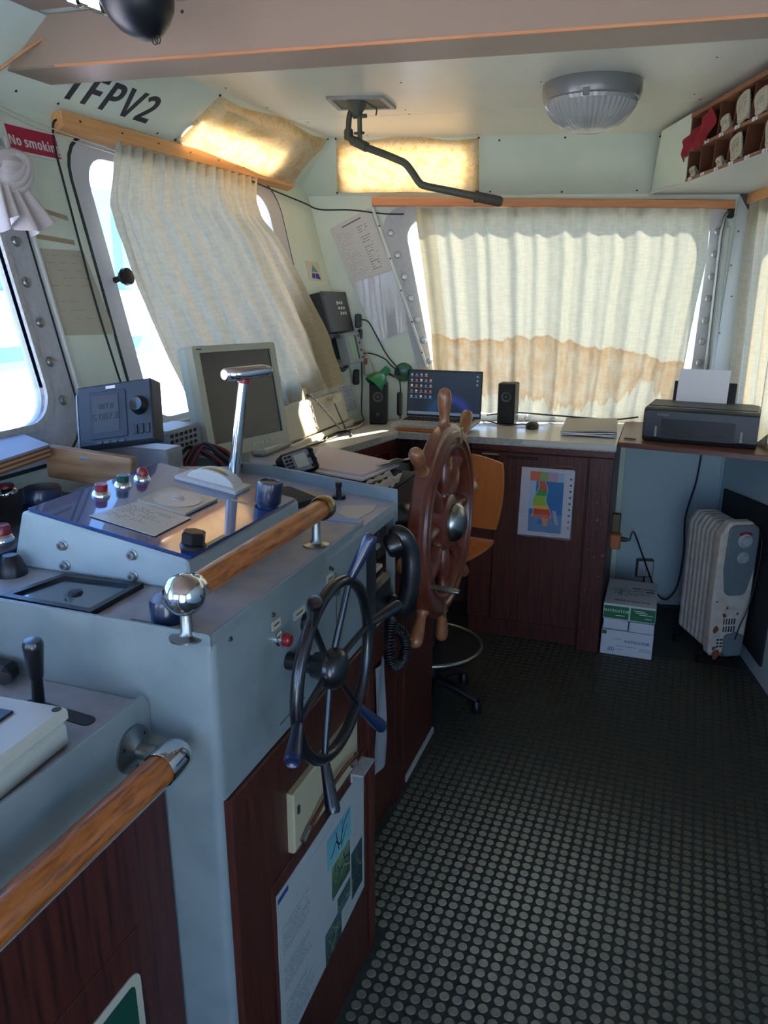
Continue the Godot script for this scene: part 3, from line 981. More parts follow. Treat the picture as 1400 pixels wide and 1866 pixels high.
	g.box(Vector3(0.055, 0.006, -0.05), Vector3(0.1, 0.012, 0.025), 0.002, frame(Vector3(-0.845, 1.137, -1.575), Vector3(0.93, 0, 0.36).normalized(), Vector3.UP))
	part("brass_clip", g, M.brass, bk)
	g = geo()
	g.box(Vector3(0, 0.0006, 0), Vector3(0.12, 0.0012, 0.05), 0.0, Transform3D(Basis(Vector3.UP, 0.35), Vector3(-0.90, 1.137, -1.57)))
	solo("green_pad", g, M.green, "dark green card lying under the throttle lever on the console top", "card")

	# sloping control box
	var cb := thing("control_box", "sloping light blue box with a glossy blue top panel, bolted on the console", "control box", Vector3(-0.89, 1.137, -1.2))
	g = geo(cb)
	g.prism(arc_corner([-1.078, 1.137, -0.703, 1.137, -0.704, 1.192, -1.042, 1.244], 0.012), -1.405, -1.0, 0.004, NEAR)
	part("case", g, M.box_paint, cb)
	var BT := frame(Vector3(-1.036, 1.2445, -1.005), Vector3(0.9884, -0.1523, 0), Vector3(0, 0, -1))
	g = geo(cb)
	g.prism(rr(0.004, 0.0, 0.338, 0.386, 0.004, 3), 0.0, 0.005, 0.001, BT)
	part("top_panel", g, M.blueplate, cb, "glossy dark blue top panel")
	for q in [[-0.957, 1.19], [-0.812, 1.19], [-0.956, 1.153], [-0.814, 1.152]]:
		g = geo(cb)
		g.lathe([Vector2(0.0095, 0), Vector2(0.0095, 0.002), Vector2(0.0075, 0.003), Vector2(0.0075, 0.009), Vector2(0.0065, 0.01), Vector2(0.0035, 0.01), Vector2(0.0035, 0.005), Vector2(0, 0.005)], 16, along(Vector3(0, 0, 1), Vector3(q[0], q[1], -1.0)))
		part("bolt", g, M.bolt, cb)
	for q in [[0.05, 0.135, 1, 0], [0.045, 0.205, 1, 1], [0.046, 0.265, 0, 0]]:
		var A := BT * Transform3D(Basis(Vector3.RIGHT, PI / 2), Vector3(q[0], q[1], 0.005))
		g = geo(cb)
		g.lathe([Vector2(0.017, 0), Vector2(0.017, 0.003), Vector2(0.0135, 0.009), Vector2(0.012, 0.01), Vector2(0, 0.01)], 22, A)
		var b := part("push_button", g, M.chrome, cb)
		g = geo(cb)
		if q[2] == 1: g.lathe([Vector2(0.0118, 0.009), Vector2(0.012, 0.021), Vector2(0.0105, 0.023), Vector2(0, 0.023)], 22, A)
		else: g.lathe([Vector2(0.0118, 0.009), Vector2(0.0118, 0.015), Vector2(0.0095, 0.022), Vector2(0.005, 0.026), Vector2(0, 0.027)], 22, A)
		part("button_cap", g, M.green if q[3] == 1 else M.red, b, "green button cap" if q[3] == 1 else "red button cap")
	var A2 := BT * Transform3D(Basis(Vector3.RIGHT, PI / 2), Vector3(0.312, 0.312, 0.005))
	g = geo(cb)
	g.lathe([Vector2(0.022, 0), Vector2(0.022, 0.004), Vector2(0.026, 0.006), Vector2(0.026, 0.045), Vector2(0.024, 0.05), Vector2(0.019, 0.05), Vector2(0.018, 0.047), Vector2(0, 0.047)], 26, A2)
	part("large_knob", g, M.navy, cb)
	g = geo(cb)
	A2 = BT * Transform3D(Basis(Vector3.RIGHT, PI / 2), Vector3(0.316, 0.04, 0.005))
	g.lathe([Vector2(0.023, 0), Vector2(0.021, 0.005), Vector2(0.018, 0.007), Vector2(0, 0.007)], 24, A2)
	g.prism(pv([-0.018, -0.010, 0.0, -0.017, 0.018, -0.010, 0.018, 0.010, 0.0, 0.017, -0.018, 0.010]), 0.011, 0.032, 0.003, BT * Transform3D(Basis(Vector3(0, 0, 1), 0.4), Vector3(0.316, 0.04, 0.0)))
	part("pointer_knob", g, M.black, cb)
	g = geo(cb)
	g.box(Vector3(0.332, 0.085, 0.0054), Vector3(0.008, 0.06, 0.0008), 0.0, BT)
	g.box(Vector3(0.27, 0.285, 0.0054), Vector3(0.05, 0.007, 0.0008), 0.0, BT)
	part("tape_strip", g, M.tape, cb)
	# throttle lever with its quadrant
	var tl := thing("throttle_lever", "polished throttle lever with a cross grip in a white quadrant on the blue panel", "lever", Vector3(-0.86, 1.225, -1.36))
	g = geo(tl)
	g.prism(rr(0.088, 0.315, 0.236, 0.378, 0.003, 3), 0.005, 0.012, 0.001, BT)
	part("base_plate", g, M.white_plastic, tl)
	g = geo(tl)
	var arc := PackedVector2Array()
	for i in 13:
		var a := PI * (1.0 - i / 12.0)
		arc.append(Vector2(0.165 + cos(a) * 0.056, 0.010 + sin(a) * 0.026))
	g.prism(arc, -0.022, 0.016, 0.001, BT * Transform3D(Basis(Vector3.RIGHT, PI / 2), Vector3(0, 0.347, 0)))
	part("quadrant_cover", g, M.white_plastic, tl)
	g = geo(tl)
	g.tube([BT * Vector3(0.115, 0.345, 0.02), BT * Vector3(0.14, 0.345, 0.0335), BT * Vector3(0.165, 0.345, 0.0365), BT * Vector3(0.19, 0.345, 0.0335), BT * Vector3(0.215, 0.345, 0.02)], 0.004, 8, false, Vector2(2.0, 0.4))
	part("guide_slot", g, M.brass, tl)
	g = geo(tl)
	g.tube([Vector3(-0.846, 1.222, -1.385), Vector3(-0.832, 1.31, -1.388), Vector3(-0.812, 1.436, -1.392)], [0.016, 0.0145, 0.012], 18, false, Vector2(1.0, 0.8))
	part("shaft", g, M.chrome, tl)
	g = geo(tl)
	g.tube([Vector3(-0.8125, 1.433, -1.392), Vector3(-0.811, 1.442, -1.392)], 0.0125, 18)
	part("red_collar", g, M.red, tl, "thin red collar under the grip")
	g = geo(tl)
	g.tube([Vector3(-0.833, 1.452, -1.352), Vector3(-0.832, 1.452, -1.355), Vector3(-0.81, 1.452, -1.388), Vector3(-0.785, 1.455, -1.425), Vector3(-0.776, 1.455, -1.438), Vector3(-0.773, 1.455, -1.442)], [0.010, 0.0135, 0.0145, 0.013, 0.0095, 0.005], 18)
	part("cross_grip", g, M.chrome, tl)
	# notices on the blue panel
	g = geo()
	g.prism(pv([0.107, 0.035, 0.246, 0.031, 0.243, 0.144, 0.122, 0.146]), 0.006, 0.0075, 0.0, BT)
	var n := solo("instruction_sheet", g, M.paper_txt, "laminated sheet of printed lines lying on the blue panel", "paper")
	g = geo()
	g.prism(pv([0.122, 0.148, 0.229, 0.146, 0.228, 0.26, 0.117, 0.256]), 0.006, 0.011, 0.001, BT)
	var cd := solo("disc_case", g, M.film, "square clear case with a round pale disc on the blue panel above the printed sheet", "disc case")
	g = geo(cd)
	g.lathe([Vector2(0.045, 0), Vector2(0.045, 0.0012), Vector2(0.012, 0.0012), Vector2(0.012, 0.003), Vector2(0.006, 0.0045), Vector2(0, 0.0045)], 32, BT * Transform3D(Basis(Vector3.RIGHT, PI / 2), Vector3(0.174, 0.203, 0.0112)))
	part("disc", g, M.disc, cd)

	# ivory plate with a bent pipe, poster on the door
	var ip := thing("pipe_plate", "ivory board carrying a bent copper pipe on the mahogany panel under the black wheel", "board", Vector3(-0.565, 0.61, -1.21))
	g = geo(ip)
	g.prism(pv([1.056, 0.617, 1.366, 0.612, 1.367, 0.735, 1.058, 0.742]), 0.003, 0.017, 0.003, S)
	part("board_face", g, M.ivory, ip)
	g = geo(ip)
	g.tube(curve([Vector3(-0.552, 0.632, -1.085), Vector3(-0.548, 0.65, -1.13), Vector3(-0.546, 0.667, -1.2), Vector3(-0.546, 0.666, -1.28), Vector3(-0.548, 0.652, -1.335), Vector3(-0.556, 0.646, -1.35)], 5), 0.0042, 8)
	part("pipe", g, M.copper, ip)
	for q in [Vector3(-0.552, 0.629, -1.078), Vector3(-0.555, 0.645, -1.351)]:
		g = geo(ip)
		g.tube([q, q + Vector3(0.0, 0.012, -0.03) * signf(-1.2 - q.z) * -1.0], 0.006, 8)
		part("pipe_nut", g, M.chrome_dull, ip)
	g = geo(ip)
	g.box(Vector3(1.075, 0.7, 0.018), Vector3(0.008, 0.016, 0.002), 0.0, S)
	part("slot_mark", g, M.ink, ip)
	g = geo()
	g.prism(pv([0.992, 0.20, 1.421, 0.232, 1.422, 0.565, 0.996, 0.57]), 0.007, 0.0082, 0.0, S)
	solo("poster", g, M.poster, "large white poster with small pictures and text columns on the console door", "poster")

func build_lower_console():
	var o := thing("side_console", "lower grey console with a mahogany front nearest the camera", "console", Vector3(-1.0, 0, -0.2))
	var g := geo(o)
	g.prism(pv([-1.36, -0.7, -0.692, -0.7, -0.692, 0.848, -1.36, 0.848]), 0.875, 1.02, 0.0, PLAN)
	part("body", g, M.deck_paint, o)
	g = geo(o)
	g.prism(pv([-0.7, 0.86, 0.85, 0.86, 0.85, 1.02, 0.838, 1.036, -0.7, 1.036]), -0.006, 0.0, 0.002, SIDE * Transform3D(Basis.IDENTITY, Vector3(0, 0, -0.686)))
	part("side_plate", g, M.steel_paint, o)
	g = geo(o)
	g.box(Vector3(-0.93, 0.437, -0.074), Vector3(0.5, 0.874, 1.548), 0.0)
	part("carcass", g, M.mahogany, o)
	g = geo(o)
	g.prism(pv([-0.7, 0.0, 0.845, 0.0, 0.845, 0.876, -0.7, 0.876]), -0.012, 0.0, 0.002, SIDE * Transform3D(Basis.IDENTITY, Vector3(0, 0, -0.668)))
	part("front_panel", g, M.mahogany, o)
	g = geo(o)
	g.prism(pv([-0.7, 0.874, 0.846, 0.874, 0.846, 0.881, -0.7, 0.881]), -0.012, 0.001, 0.0, SIDE * Transform3D(Basis.IDENTITY, Vector3(0, 0, -0.668)))
	part("edge_trim", g, M.steel_paint, o)
	g = geo(o)
	g.prism(pv([-0.1, 0.06, 0.752, 0.06, 0.752, 0.70, -0.1, 0.70]), 0.0, 0.002, 0.001, SIDE * Transform3D(Basis.IDENTITY, Vector3(0, 0, -0.668)))
	var d := part("door", g, M.mahogany, o)
	var Dr := SIDE * Transform3D(Basis.IDENTITY, Vector3(0, 0, -0.666))
	g = geo()
	g.prism(rr(0.5, 0.25, 0.742, 0.632, 0.02, 5), 0.0, 0.003, 0.001, Dr)
	var s := solo("door_notice", g, M.cream, "dark green notice with a cream border and rounded corners on the near mahogany door", "notice")
	g = geo(s)
	g.prism(rr(0.515, 0.265, 0.727, 0.617, 0.012, 5), 0.003, 0.0036, 0.0, Dr)
	part("green_field", g, M.green, s)
	# lower handrail
	var h := thing("handrail", "varnished wooden handrail on a chrome bracket along the low near console", "handrail", Vector3(-0.615, 0.97, -0.3))
	g = geo(h)
	g.tube([Vector3(-0.613, 0.972, -0.79), Vector3(-0.613, 0.972, -0.5), Vector3(-0.613, 0.972, -0.1), Vector3(-0.613, 0.972, 0.5)], 0.0235, 22)
	part("rail", g, M.rail, h)
	g = geo(h)
	g.lathe([Vector2(0.0255, -0.035), Vector2(0.0265, -0.032), Vector2(0.0265, 0.0), Vector2(0.024, 0.012), Vector2(0.016, 0.022), Vector2(0.006, 0.026), Vector2(0, 0.0265)], 24, along(Vector3(0, 0, -1), Vector3(-0.613, 0.972, -0.80)))
	part("end_cup", g, M.chrome, h)
	g = geo(h)
	g.lathe([Vector2(0.036, 0), Vector2(0.036, 0.004), Vector2(0.02, 0.008), Vector2(0.0125, 0.014), Vector2(0.0125, 0.075)], 24, along(Vector3(1, 0, 0), Vector3(-0.686, 0.968, -0.802)))
	var br := part("bracket", g, M.chrome_dull, h)
	for k in 3:
		g = geo(h)
		var a := TAU * k / 3.0 + 0.5
		g.lathe([Vector2(0.005, 0), Vector2(0.004, 0.002), Vector2(0, 0.003)], 8, along(Vector3(1, 0, 0), Vector3(-0.682, 0.968 + sin(a) * 0.026, -0.802 + cos(a) * 0.026)))
		part("screw", g, M.screw, br)
	# black lever in a slot
	var lv := thing("bridge_lever", "short black lever standing in a slot of the low near console", "lever", Vector3(-0.826, 1.02, -0.778))
	g = geo(lv)
	g.prism(rr(-0.06, -0.012, 0.075, 0.012, 0.011, 5), 0.0, 0.0015, 0.0, frame(Vector3(-0.80, 1.02, -0.779), Vector3(0.93, 0, 0.08).normalized(), Vector3(0, 0, -1)))
	part("slot_plate", g, M.black, lv)
	g = geo(lv)
	g.tube([Vector3(-0.828, 1.021, -0.778), Vector3(-0.822, 1.075, -0.776)], [0.0095, 0.008], 14)
	part("stem", g, M.black, lv)
	g = geo(lv)
	g.lathe([Vector2(0.0095, 0), Vector2(0.0105, 0.006), Vector2(0.0145, 0.05), Vector2(0.0145, 0.056), Vector2(0.012, 0.061), Vector2(0, 0.062)], 18, along(Vector3(0.004, 0.06, 0.002), Vector3(-0.8225, 1.073, -0.776)))
	part("grip", g, M.black_gloss, lv)
	# white switch box
	var bx := thing("switch_box", "cream plastic switch box with a dark label plate on the low near console", "switch box", Vector3(-0.79, 1.02, -0.64), "", Basis(Vector3.UP, 0.06))
	var L := Transform3D(Basis(Vector3.UP, 0.06), Vector3(-0.79, 1.02, -0.645))
	g = geo(bx)
	g.box(Vector3(0, 0.018, 0), Vector3(0.155, 0.036, 0.14), 0.006, L)
	part("base", g, M.white_box, bx)
	g = geo(bx)
	g.box(Vector3(0, 0.047, 0), Vector3(0.16, 0.02, 0.145), 0.005, L)
	var lid := part("lid", g, M.white_box, bx)
	for sx in [-1, 1]:
		for sz in [-1, 1]:
			g = geo(bx)
			g.lathe([Vector2(0.0065, 0.0572), Vector2(0.006, 0.0578), Vector2(0, 0.0578)], 14, L * Transform3D(Basis.IDENTITY, Vector3(sx * 0.069, 0, sz * 0.06)))
			part("lid_screw", g, M.screw, lid)
	g = geo(bx)
	g.box(Vector3(-0.022, 0.059, 0.008), Vector3(0.085, 0.004, 0.09), 0.001, L)
	var lp := part("label_plate", g, M.instr_dark, bx)
	g = geo(bx)
	g.lathe([Vector2(0.014, 0.061), Vector2(0.013, 0.0635), Vector2(0, 0.064)], 18, L * Transform3D(Basis.IDENTITY, Vector3(-0.022, 0, 0.0)))
	part("red_button", g, M.red, lp, "red round button")
	var gd := thing("small_black_device", "small black device at the left edge behind the black lever", "device", Vector3(-0.945, 1.02, -0.83))
	g = geo(gd)
	g.box(Vector3(-0.955, 1.038, -0.825), Vector3(0.07, 0.03, 0.035), 0.008)
	part("case", g, M.black, gd)
	g = geo(gd)
	g.lathe([Vector2(0.011, 0), Vector2(0.011, 0.006), Vector2(0, 0.007)], 14, along(Vector3(0.6, 0.1, 1), Vector3(-0.925, 1.036, -0.812)))
	part("cap", g, M.screw, gd)

# ---------------------------------------------------------------- wheels and telephone
func build_wheels():
	# wooden wheel
	var c := Vector3(-0.61, 0.921, -2.218)
	var w := thing("ship_wheel", "varnished brown wooden ship's wheel with turned spoke handles and a steel hub", "wheel", c)
	var A := Transform3D(Basis(Vector3(0, 0, -1), Vector3(1, 0, 0), Vector3(0, 1, 0)), c)   # y of the lathe towards the aisle
	A = Transform3D(Basis(Vector3(0, 0, 1), Vector3(1, 0, 0), Vector3(0, 1, 0)), c)
	var g := geo(w)
	g.lathe([Vector2(0.228, -0.022), Vector2(0.296, -0.022), Vector2(0.303, -0.015), Vector2(0.303, 0.013), Vector2(0.296, 0.02), Vector2(0.284, 0.022), Vector2(0.28, 0.03), Vector2(0.262, 0.032), Vector2(0.258, 0.024), Vector2(0.246, 0.024), Vector2(0.242, 0.03), Vector2(0.232, 0.03), Vector2(0.228, 0.022), Vector2(0.228, -0.022)], 64, A)
	part("rim", g, M.teak, w)
	g = geo(w)
	g.lathe([Vector2(0.0, -0.03), Vector2(0.075, -0.03), Vector2(0.085, -0.02), Vector2(0.085, 0.022), Vector2(0.075, 0.03), Vector2(0.06, 0.032), Vector2(0, 0.034)], 36, A)
	part("nave", g, M.teak, w)
	g = geo(w)
	g.lathe([Vector2(0.062, 0.03), Vector2(0.062, 0.036), Vector2(0.060, 0.045), Vector2(0.052, 0.058), Vector2(0.038, 0.068), Vector2(0.02, 0.074), Vector2(0, 0.076)], 36, A)
	part("hub_cap", g, M.hub_steel, w, "domed steel hub cap")
	for k in 8:
		var a := deg_to_rad(92.0 + 45.0 * k)
		var dir := Vector3(0, sin(a), -cos(a))
		g = geo(w)
		g.lathe([Vector2(0.018, 0.07), Vector2(0.02, 0.08), Vector2(0.015, 0.092), Vector2(0.021, 0.11), Vector2(0.024, 0.14), Vector2(0.019, 0.175), Vector2(0.014, 0.195), Vector2(0.02, 0.21), Vector2(0.021, 0.232)], 16, along(dir, c))
		part("spoke", g, M.teak, w)
		g = geo(w)
		g.lathe([Vector2(0.019, 0.3), Vector2(0.02, 0.306), Vector2(0.0155, 0.312), Vector2(0.0145, 0.325), Vector2(0.0185, 0.352), Vector2(0.021, 0.38), Vector2(0.0205, 0.396), Vector2(0.016, 0.408), Vector2(0.007, 0.414), Vector2(0, 0.415)], 18, along(dir, c))
		part("handle", g, M.grip, w)
	# maker's plates and knob on the rim
	for d in [72.0, -105.0]:
		var a := deg_to_rad(d)
		g = geo(w)
		g.box(Vector3(0, 0, 0), Vector3(0.022, 0.004, 0.05), 0.001, along(Vector3.RIGHT, c + Vector3(0.031, sin(a) * 0.27, -cos(a) * 0.27)))
		part("rim_plate", g, M.brass, w)
	g = geo(w)
	g.tube([Vector3(-0.59, 0.79, -2.0), Vector3(-0.575, 0.789, -1.995), Vector3(-0.51, 0.787, -1.99), Vector3(-0.495, 0.787, -1.99)], [0.008, 0.009, 0.0095, 0.007], 12, false, Vector2(1.4, 0.8))
	part("brake_handle", g, M.chrome_dull, w)
	g = geo(w)
	g.tube([c + Vector3(-0.02, 0, 0), c + Vector3(-0.142, 0, 0)], 0.045, 20)
	part("shaft", g, M.hub_steel, w)
	# pedestal cabinet it is mounted on
	var p := thing("wheel_pedestal", "mahogany pedestal behind the big wooden wheel with a pale kick strip", "pedestal", Vector3(-0.85, 0, -2.28))
	g = geo(p)
	g.box(Vector3(-0.87, 0.413, -2.285), Vector3(0.33, 0.826, 0.36), 0.006)
	part("carcass", g, M.mahogany, p)
	g = geo(p)
	g.box(Vector3(-0.72, 0.413, -2.12), Vector3(0.045, 0.826, 0.026), 0.004)
	part("corner_post", g, M.mahogany, p)
	g = geo(p)
	g.box(Vector3(-0.702, 0.012, -2.31), Vector3(0.008, 0.024, 0.33), 0.002)
	part("kick_strip", g, M.alu, p)
	# recessed cabinet between console and wheel
	var rc := thing("aisle_cabinet", "recessed mahogany cabinet between the console and the wheel pedestal", "cabinet", Vector3(-0.95, 0, -1.87))
	g = geo(rc)
	g.box(Vector3(-0.94, 0.42, -1.795), Vector3(0.46, 0.84, 0.61), 0.004)
	part("carcass", g, M.mahogany, rc)
	g = geo(rc)
	g.prism(pv([1.52, 0.07, 2.035, 0.07, 2.035, 0.83, 1.52, 0.83]), 0.0, 0.01, 0.003, SIDE * Transform3D(Basis.IDENTITY, Vector3(0, 0, -0.71)))
	part("door", g, M.mahogany, rc)
	g = geo(rc)
	g.box(Vector3(-0.706, 0.42, -2.065), Vector3(0.014, 0.84, 0.07), 0.003)
	part("stile", g, M.mahogany, rc)
	g = geo()
	g.sheet(6, 12, func(u, v): return Vector3(-0.694 + 0.006 * sin(u * 5.0 + v * 4.0) + 0.004 * v, 0.585 - v * 0.345, -1.835 - u * 0.085 + v * 0.02), 0.002)
	solo("paper_sleeve", g, M.sleeve, "white papers in a clear sleeve hanging on the recessed mahogany cabinet", "papers")

	# black wheel
	var b := thing("jog_wheel", "black steering wheel with six spoke handles on the side of the console", "wheel", Vector3(-0.48, 0.998, -1.08))
	var rc_ := Vector3(-0.48, 0.998, -1.081)
	g = geo(b)
	var path := []
	for k in 48:
		var a := TAU * k / 48.0
		path.append(rc_ + Vector3(0, sin(a), -cos(a)) * 0.151)
	g.tube(path, 0.0105, 12, true)
	part("rim", g, M.black_gloss, b)
	g = geo(b)
	g.lathe([Vector2(0.0, -0.03), Vector2(0.022, -0.03), Vector2(0.026, -0.01), Vector2(0.036, 0.0), Vector2(0.036, 0.012), Vector2(0.03, 0.022), Vector2(0.018, 0.028), Vector2(0, 0.03)], 28, along(Vector3.RIGHT, Vector3(-0.49, 0.998, -1.08)))
	part("hub", g, M.black_gloss, b)
	g = geo(b)
	g.tube([Vector3(-0.575, 0.998, -1.08), Vector3(-0.49, 0.998, -1.08)], 0.016, 16)
	part("shaft", g, M.black, b)
	for k in 6:
		var a := deg_to_rad(67.0 + 60.0 * k)
		var dir := Vector3(0, sin(a), -cos(a))
		var s0 := Vector3(-0.488, 0.998, -1.08) + dir * 0.02
		var s1 := rc_ + dir * 0.151 + Vector3(0.002, 0, 0)
		var s2 := Vector3(-0.447, 0.998, -1.077) + dir * 0.232
		g = geo(b)
		g.tube([s0, s1], 0.0058, 10)
		part("spoke", g, M.black_gloss, b)
		g = geo(b)
		g.lathe([Vector2(0.0075, 0), Vector2(0.0085, 0.008), Vector2(0.0125, 0.074), Vector2(0.0125, 0.080), Vector2(0.0105, 0.0855), Vector2(0.0085, 0.084), Vector2(0, 0.083)], 16, along(s2 - s1, s1 + (s2 - s1).normalized() * 0.002))
		part("handle", g, M.navy if k % 2 == 0 else M.black_gloss, b)

	# telephone
	var t := thing("telephone", "black telephone handset hanging upright in the open end of the console", "telephone", Vector3(-0.55, 0.95, -1.56))
	g = geo(t)
	g.tube(curve([Vector3(-0.565, 1.075, -1.585), Vector3(-0.535, 1.066, -1.592), Vector3(-0.518, 1.03, -1.60), Vector3(-0.515, 0.97, -1.60), Vector3(-0.525, 0.91, -1.60), Vector3(-0.548, 0.875, -1.60)], 6), [0.012, 0.016, 0.019, 0.021, 0.022, 0.022, 0.0215, 0.021, 0.0205, 0.02, 0.0195, 0.019, 0.0185, 0.018, 0.018, 0.018, 0.018, 0.018, 0.018, 0.018, 0.018, 0.0185, 0.019, 0.019, 0.019, 0.02, 0.021, 0.021, 0.02, 0.018, 0.012], 14, false, Vector2(0.9, 1.25))
	part("handset", g, M.black_gloss, t)
	g = geo(t)
	g.lathe([Vector2(0.018, 0.0), Vector2(0.026, 0.004), Vector2(0.029, 0.02), Vector2(0.027, 0.034), Vector2(0.02, 0.04), Vector2(0, 0.041)], 22, along(Vector3(-0.62, -0.28, 0.3), Vector3(-0.532, 1.062, -1.585)))
	part("earpiece", g, M.black_gloss, t)
	g = geo(t)
	g.lathe([Vector2(0.018, 0.0), Vector2(0.026, 0.004), Vector2(0.028, 0.02), Vector2(0.024, 0.03), Vector2(0, 0.031)], 22, along(Vector3(-0.75, 0.22, 0.2), Vector3(-0.54, 0.89, -1.598)))
	part("mouthpiece", g, M.black_gloss, t)
	g = geo(t)
	g.box(Vector3(-0.60, 0.935, -1.55), Vector3(0.07, 0.08, 0.12), 0.01)
	part("cradle", g, M.black, t)
	# coiled cord
	var spine := curve([Vector3(-0.553, 0.872, -1.575), Vector3(-0.55, 0.85, -1.555), Vector3(-0.545, 0.80, -1.535), Vector3(-0.535, 0.765, -1.545), Vector3(-0.525, 0.768, -1.585), Vector3(-0.53, 0.81, -1.605), Vector3(-0.553, 0.85, -1.58)], 12)
	var coil := []
	var turns := 46.0
	for i in 560:
		var u := i / 559.0 * (spine.size() - 1)
		var k := mini(int(u), spine.size() - 2)
		var pt: Vector3 = spine[k].lerp(spine[k + 1], u - k)
		var tg: Vector3 = (spine[k + 1] - spine[k]).normalized()
		var n1 := tg.cross(Vector3.RIGHT).normalized()
		var n2 := tg.cross(n1)
		var a := TAU * turns * i / 559.0
		coil.append(pt + (n1 * cos(a) + n2 * sin(a)) * 0.0125)
	g = geo(t)
	g.tube(coil, 0.0024, 6)
	part("coiled_cord", g, M.black, t)

# ---------------------------------------------------------------- desk along the far wall
func build_desk():
	var wt := thing("worktop", "pale laminate worktop running along the far wall and round the corner", "worktop", Vector3(-0.9, 0.95, -3.6))
	var g := geo(wt)
	var top := pv([-0.168, 3.362, -0.168, 3.985, -1.422, 3.622, -1.422, 2.36, -1.34, 2.36, -1.268, 2.80, -1.19, 3.16, -1.144, 3.345])
	g.prism(top, 0.952, 0.975, 0.002, PLAN)
	part("top", g, M.worktop, wt)
	g = geo(wt)
	g.prism(pv([-0.17, 3.364, -0.168, 3.372, -1.148, 3.352, -1.146, 3.342]), 0.945, 0.9755, 0.0, PLAN)
	g.prism(pv([-1.148, 3.345, -1.154, 3.348, -1.275, 2.80, -1.268, 2.80]), 0.945, 0.9755, 0.0, PLAN)
	part("edge_band", g, M.alu, wt)

	var c := thing("desk_cabinet", "dark mahogany cabinet with drawers and a taped map under the far worktop", "cabinet", Vector3(-0.48, 0, -3.6))
	g = geo(c)
	g.prism(pv([-0.80, 3.38, -0.178, 3.38, -0.178, 3.985, -0.80, 3.80]), 0.1, 0.945, 0.0, PLAN)
	part("carcass", g, M.mahogany, c)
	g = geo(c)
	g.prism(pv([-0.80, 3.41, -0.19, 3.41, -0.19, 3.95, -0.80, 3.78]), 0.0, 0.1, 0.0, PLAN)
	part("plinth", g, M.mahogany, c)
	var F := frame(Vector3(0, 0, -3.38), Vector3(1, 0, 0), Vector3.UP)
	g = geo(c)
	g.prism(pv([-0.8, 0.915, -0.172, 0.915, -0.172, 0.946, -0.8, 0.946]), 0.0, 0.012, 0.002, F)
	part("top_rail", g, M.mahogany_rail, c)
	g = geo(c)
	g.prism(pv([-0.275, 0.0, -0.174, 0.0, -0.174, 0.914, -0.275, 0.914]), 0.0, 0.012, 0.003, F)
	part("stile", g, M.mahogany, c)
	g = geo(c)
	g.prism(pv([-0.796, 0.865, -0.688, 0.865, -0.688, 0.912, -0.796, 0.912]), 0.0, 0.014, 0.003, F)
	var dr := part("drawer", g, M.mahogany, c)
	g = geo(c)
	g.box(Vector3(-0.71, 0.897, 0.018), Vector3(0.08, 0.012, 0.012), 0.004, F)
	part("drawer_handle", g, M.chrome_dull, dr, "pale metal drawer pull")
	g = geo(c)
	g.prism(pv([-0.684, 0.1, -0.28, 0.1, -0.28, 0.912, -0.684, 0.912]), 0.0, 0.014, 0.003, F)
	var dd := part("door", g, M.mahogany, c)
	g = geo(c)
	g.box(Vector3(-0.565, 0.892, 0.018), Vector3(0.14, 0.012, 0.01), 0.003, F)
	part("recessed_grip", g, M.black_matt, dd)
	g = geo(c)
	g.prism(pv([-0.796, 0.1, -0.688, 0.1, -0.688, 0.862, -0.796, 0.862]), 0.0, 0.014, 0.003, F)
	part("narrow_door", g, M.mahogany, c)
	for k in 26:
		g = geo(c)
		var p := Vector2(rng.randf_range(-0.262, -0.182), 0.45 + rng.randfn(0.0, 0.15))
		if k > 16: p = Vector2(rng.randf_range(-0.27, -0.18), rng.randf_range(0.05, 0.85))
		var r := rng.randf_range(0.0015, 0.004) * (2.0 if k < 5 else 1.0)
		var ch := PackedVector2Array()
		for i in 7:
			ch.append(p + Vector2(cos(TAU * i / 7), sin(TAU * i / 7)) * r * rng.randf_range(0.6, 1.3))
		g.prism(ch, 0.011, 0.0125, 0.0, F)
		part("paint_chip", g, M.chip, c)

	# return under the window
	var rc := thing("corner_cabinet", "mahogany cabinet with a framed opening under the worktop below the front window", "cabinet", Vector3(-1.28, 0, -3.0))
	g = geo(rc)
	g.prism(pv([-1.165, 3.35, -1.20, 3.40, -1.30, 2.85, -1.29, 2.80]), 0.0, 0.945, 0.0, PLAN)
	part("carcass", g, M.mahogany, rc)
	var E := frame(Vector3(-1.165, 0, -3.35), Vector3(-0.2215, 0, 0.9752) * -1.0, Vector3.UP)   # looking at it from the aisle, x runs away
	E = frame(Vector3(-1.283, 0, -2.80), Vector3(0.2095, 0, -0.9778), Vector3.UP)
	g = geo(rc)
	g.prism(pv([-0.1, 0.89, 0.555, 0.89, 0.555, 0.944, -0.1, 0.944]), 0.0, 0.016, 0.002, E)
	g.prism(pv([0.50, 0.0, 0.555, 0.0, 0.555, 0.89, 0.50, 0.89]), 0.0, 0.016, 0.002, E)
	part("door_frame", g, M.mahogany_rail, rc)
	g = geo(rc)
	g.prism(pv([0.28, 0.70, 0.44, 0.70, 0.44, 0.872, 0.28, 0.86]), 0.0, 0.006, 0.0, E)
	part("inner_paper", g, M.paper, rc)
	# kneehole back
	g = geo(rc)
	g.prism(pv([-1.19, 3.67, -0.80, 3.79, -0.80, 3.78, -1.19, 3.66]), 0.0, 0.945, 0.0, PLAN)
	g.prism(pv([-1.38, 3.62, -1.18, 3.67, -1.18, 3.66, -1.38, 3.61]), 0.76, 0.945, 0.0, PLAN)
	part("kneehole_back", g, M.mahogany, rc)

	# swivel chair
	var ch := thing("swivel_chair", "swivel chair with orange-brown plywood back and seat behind the big wooden wheel", "chair", Vector3(-0.778, 0, -2.705))
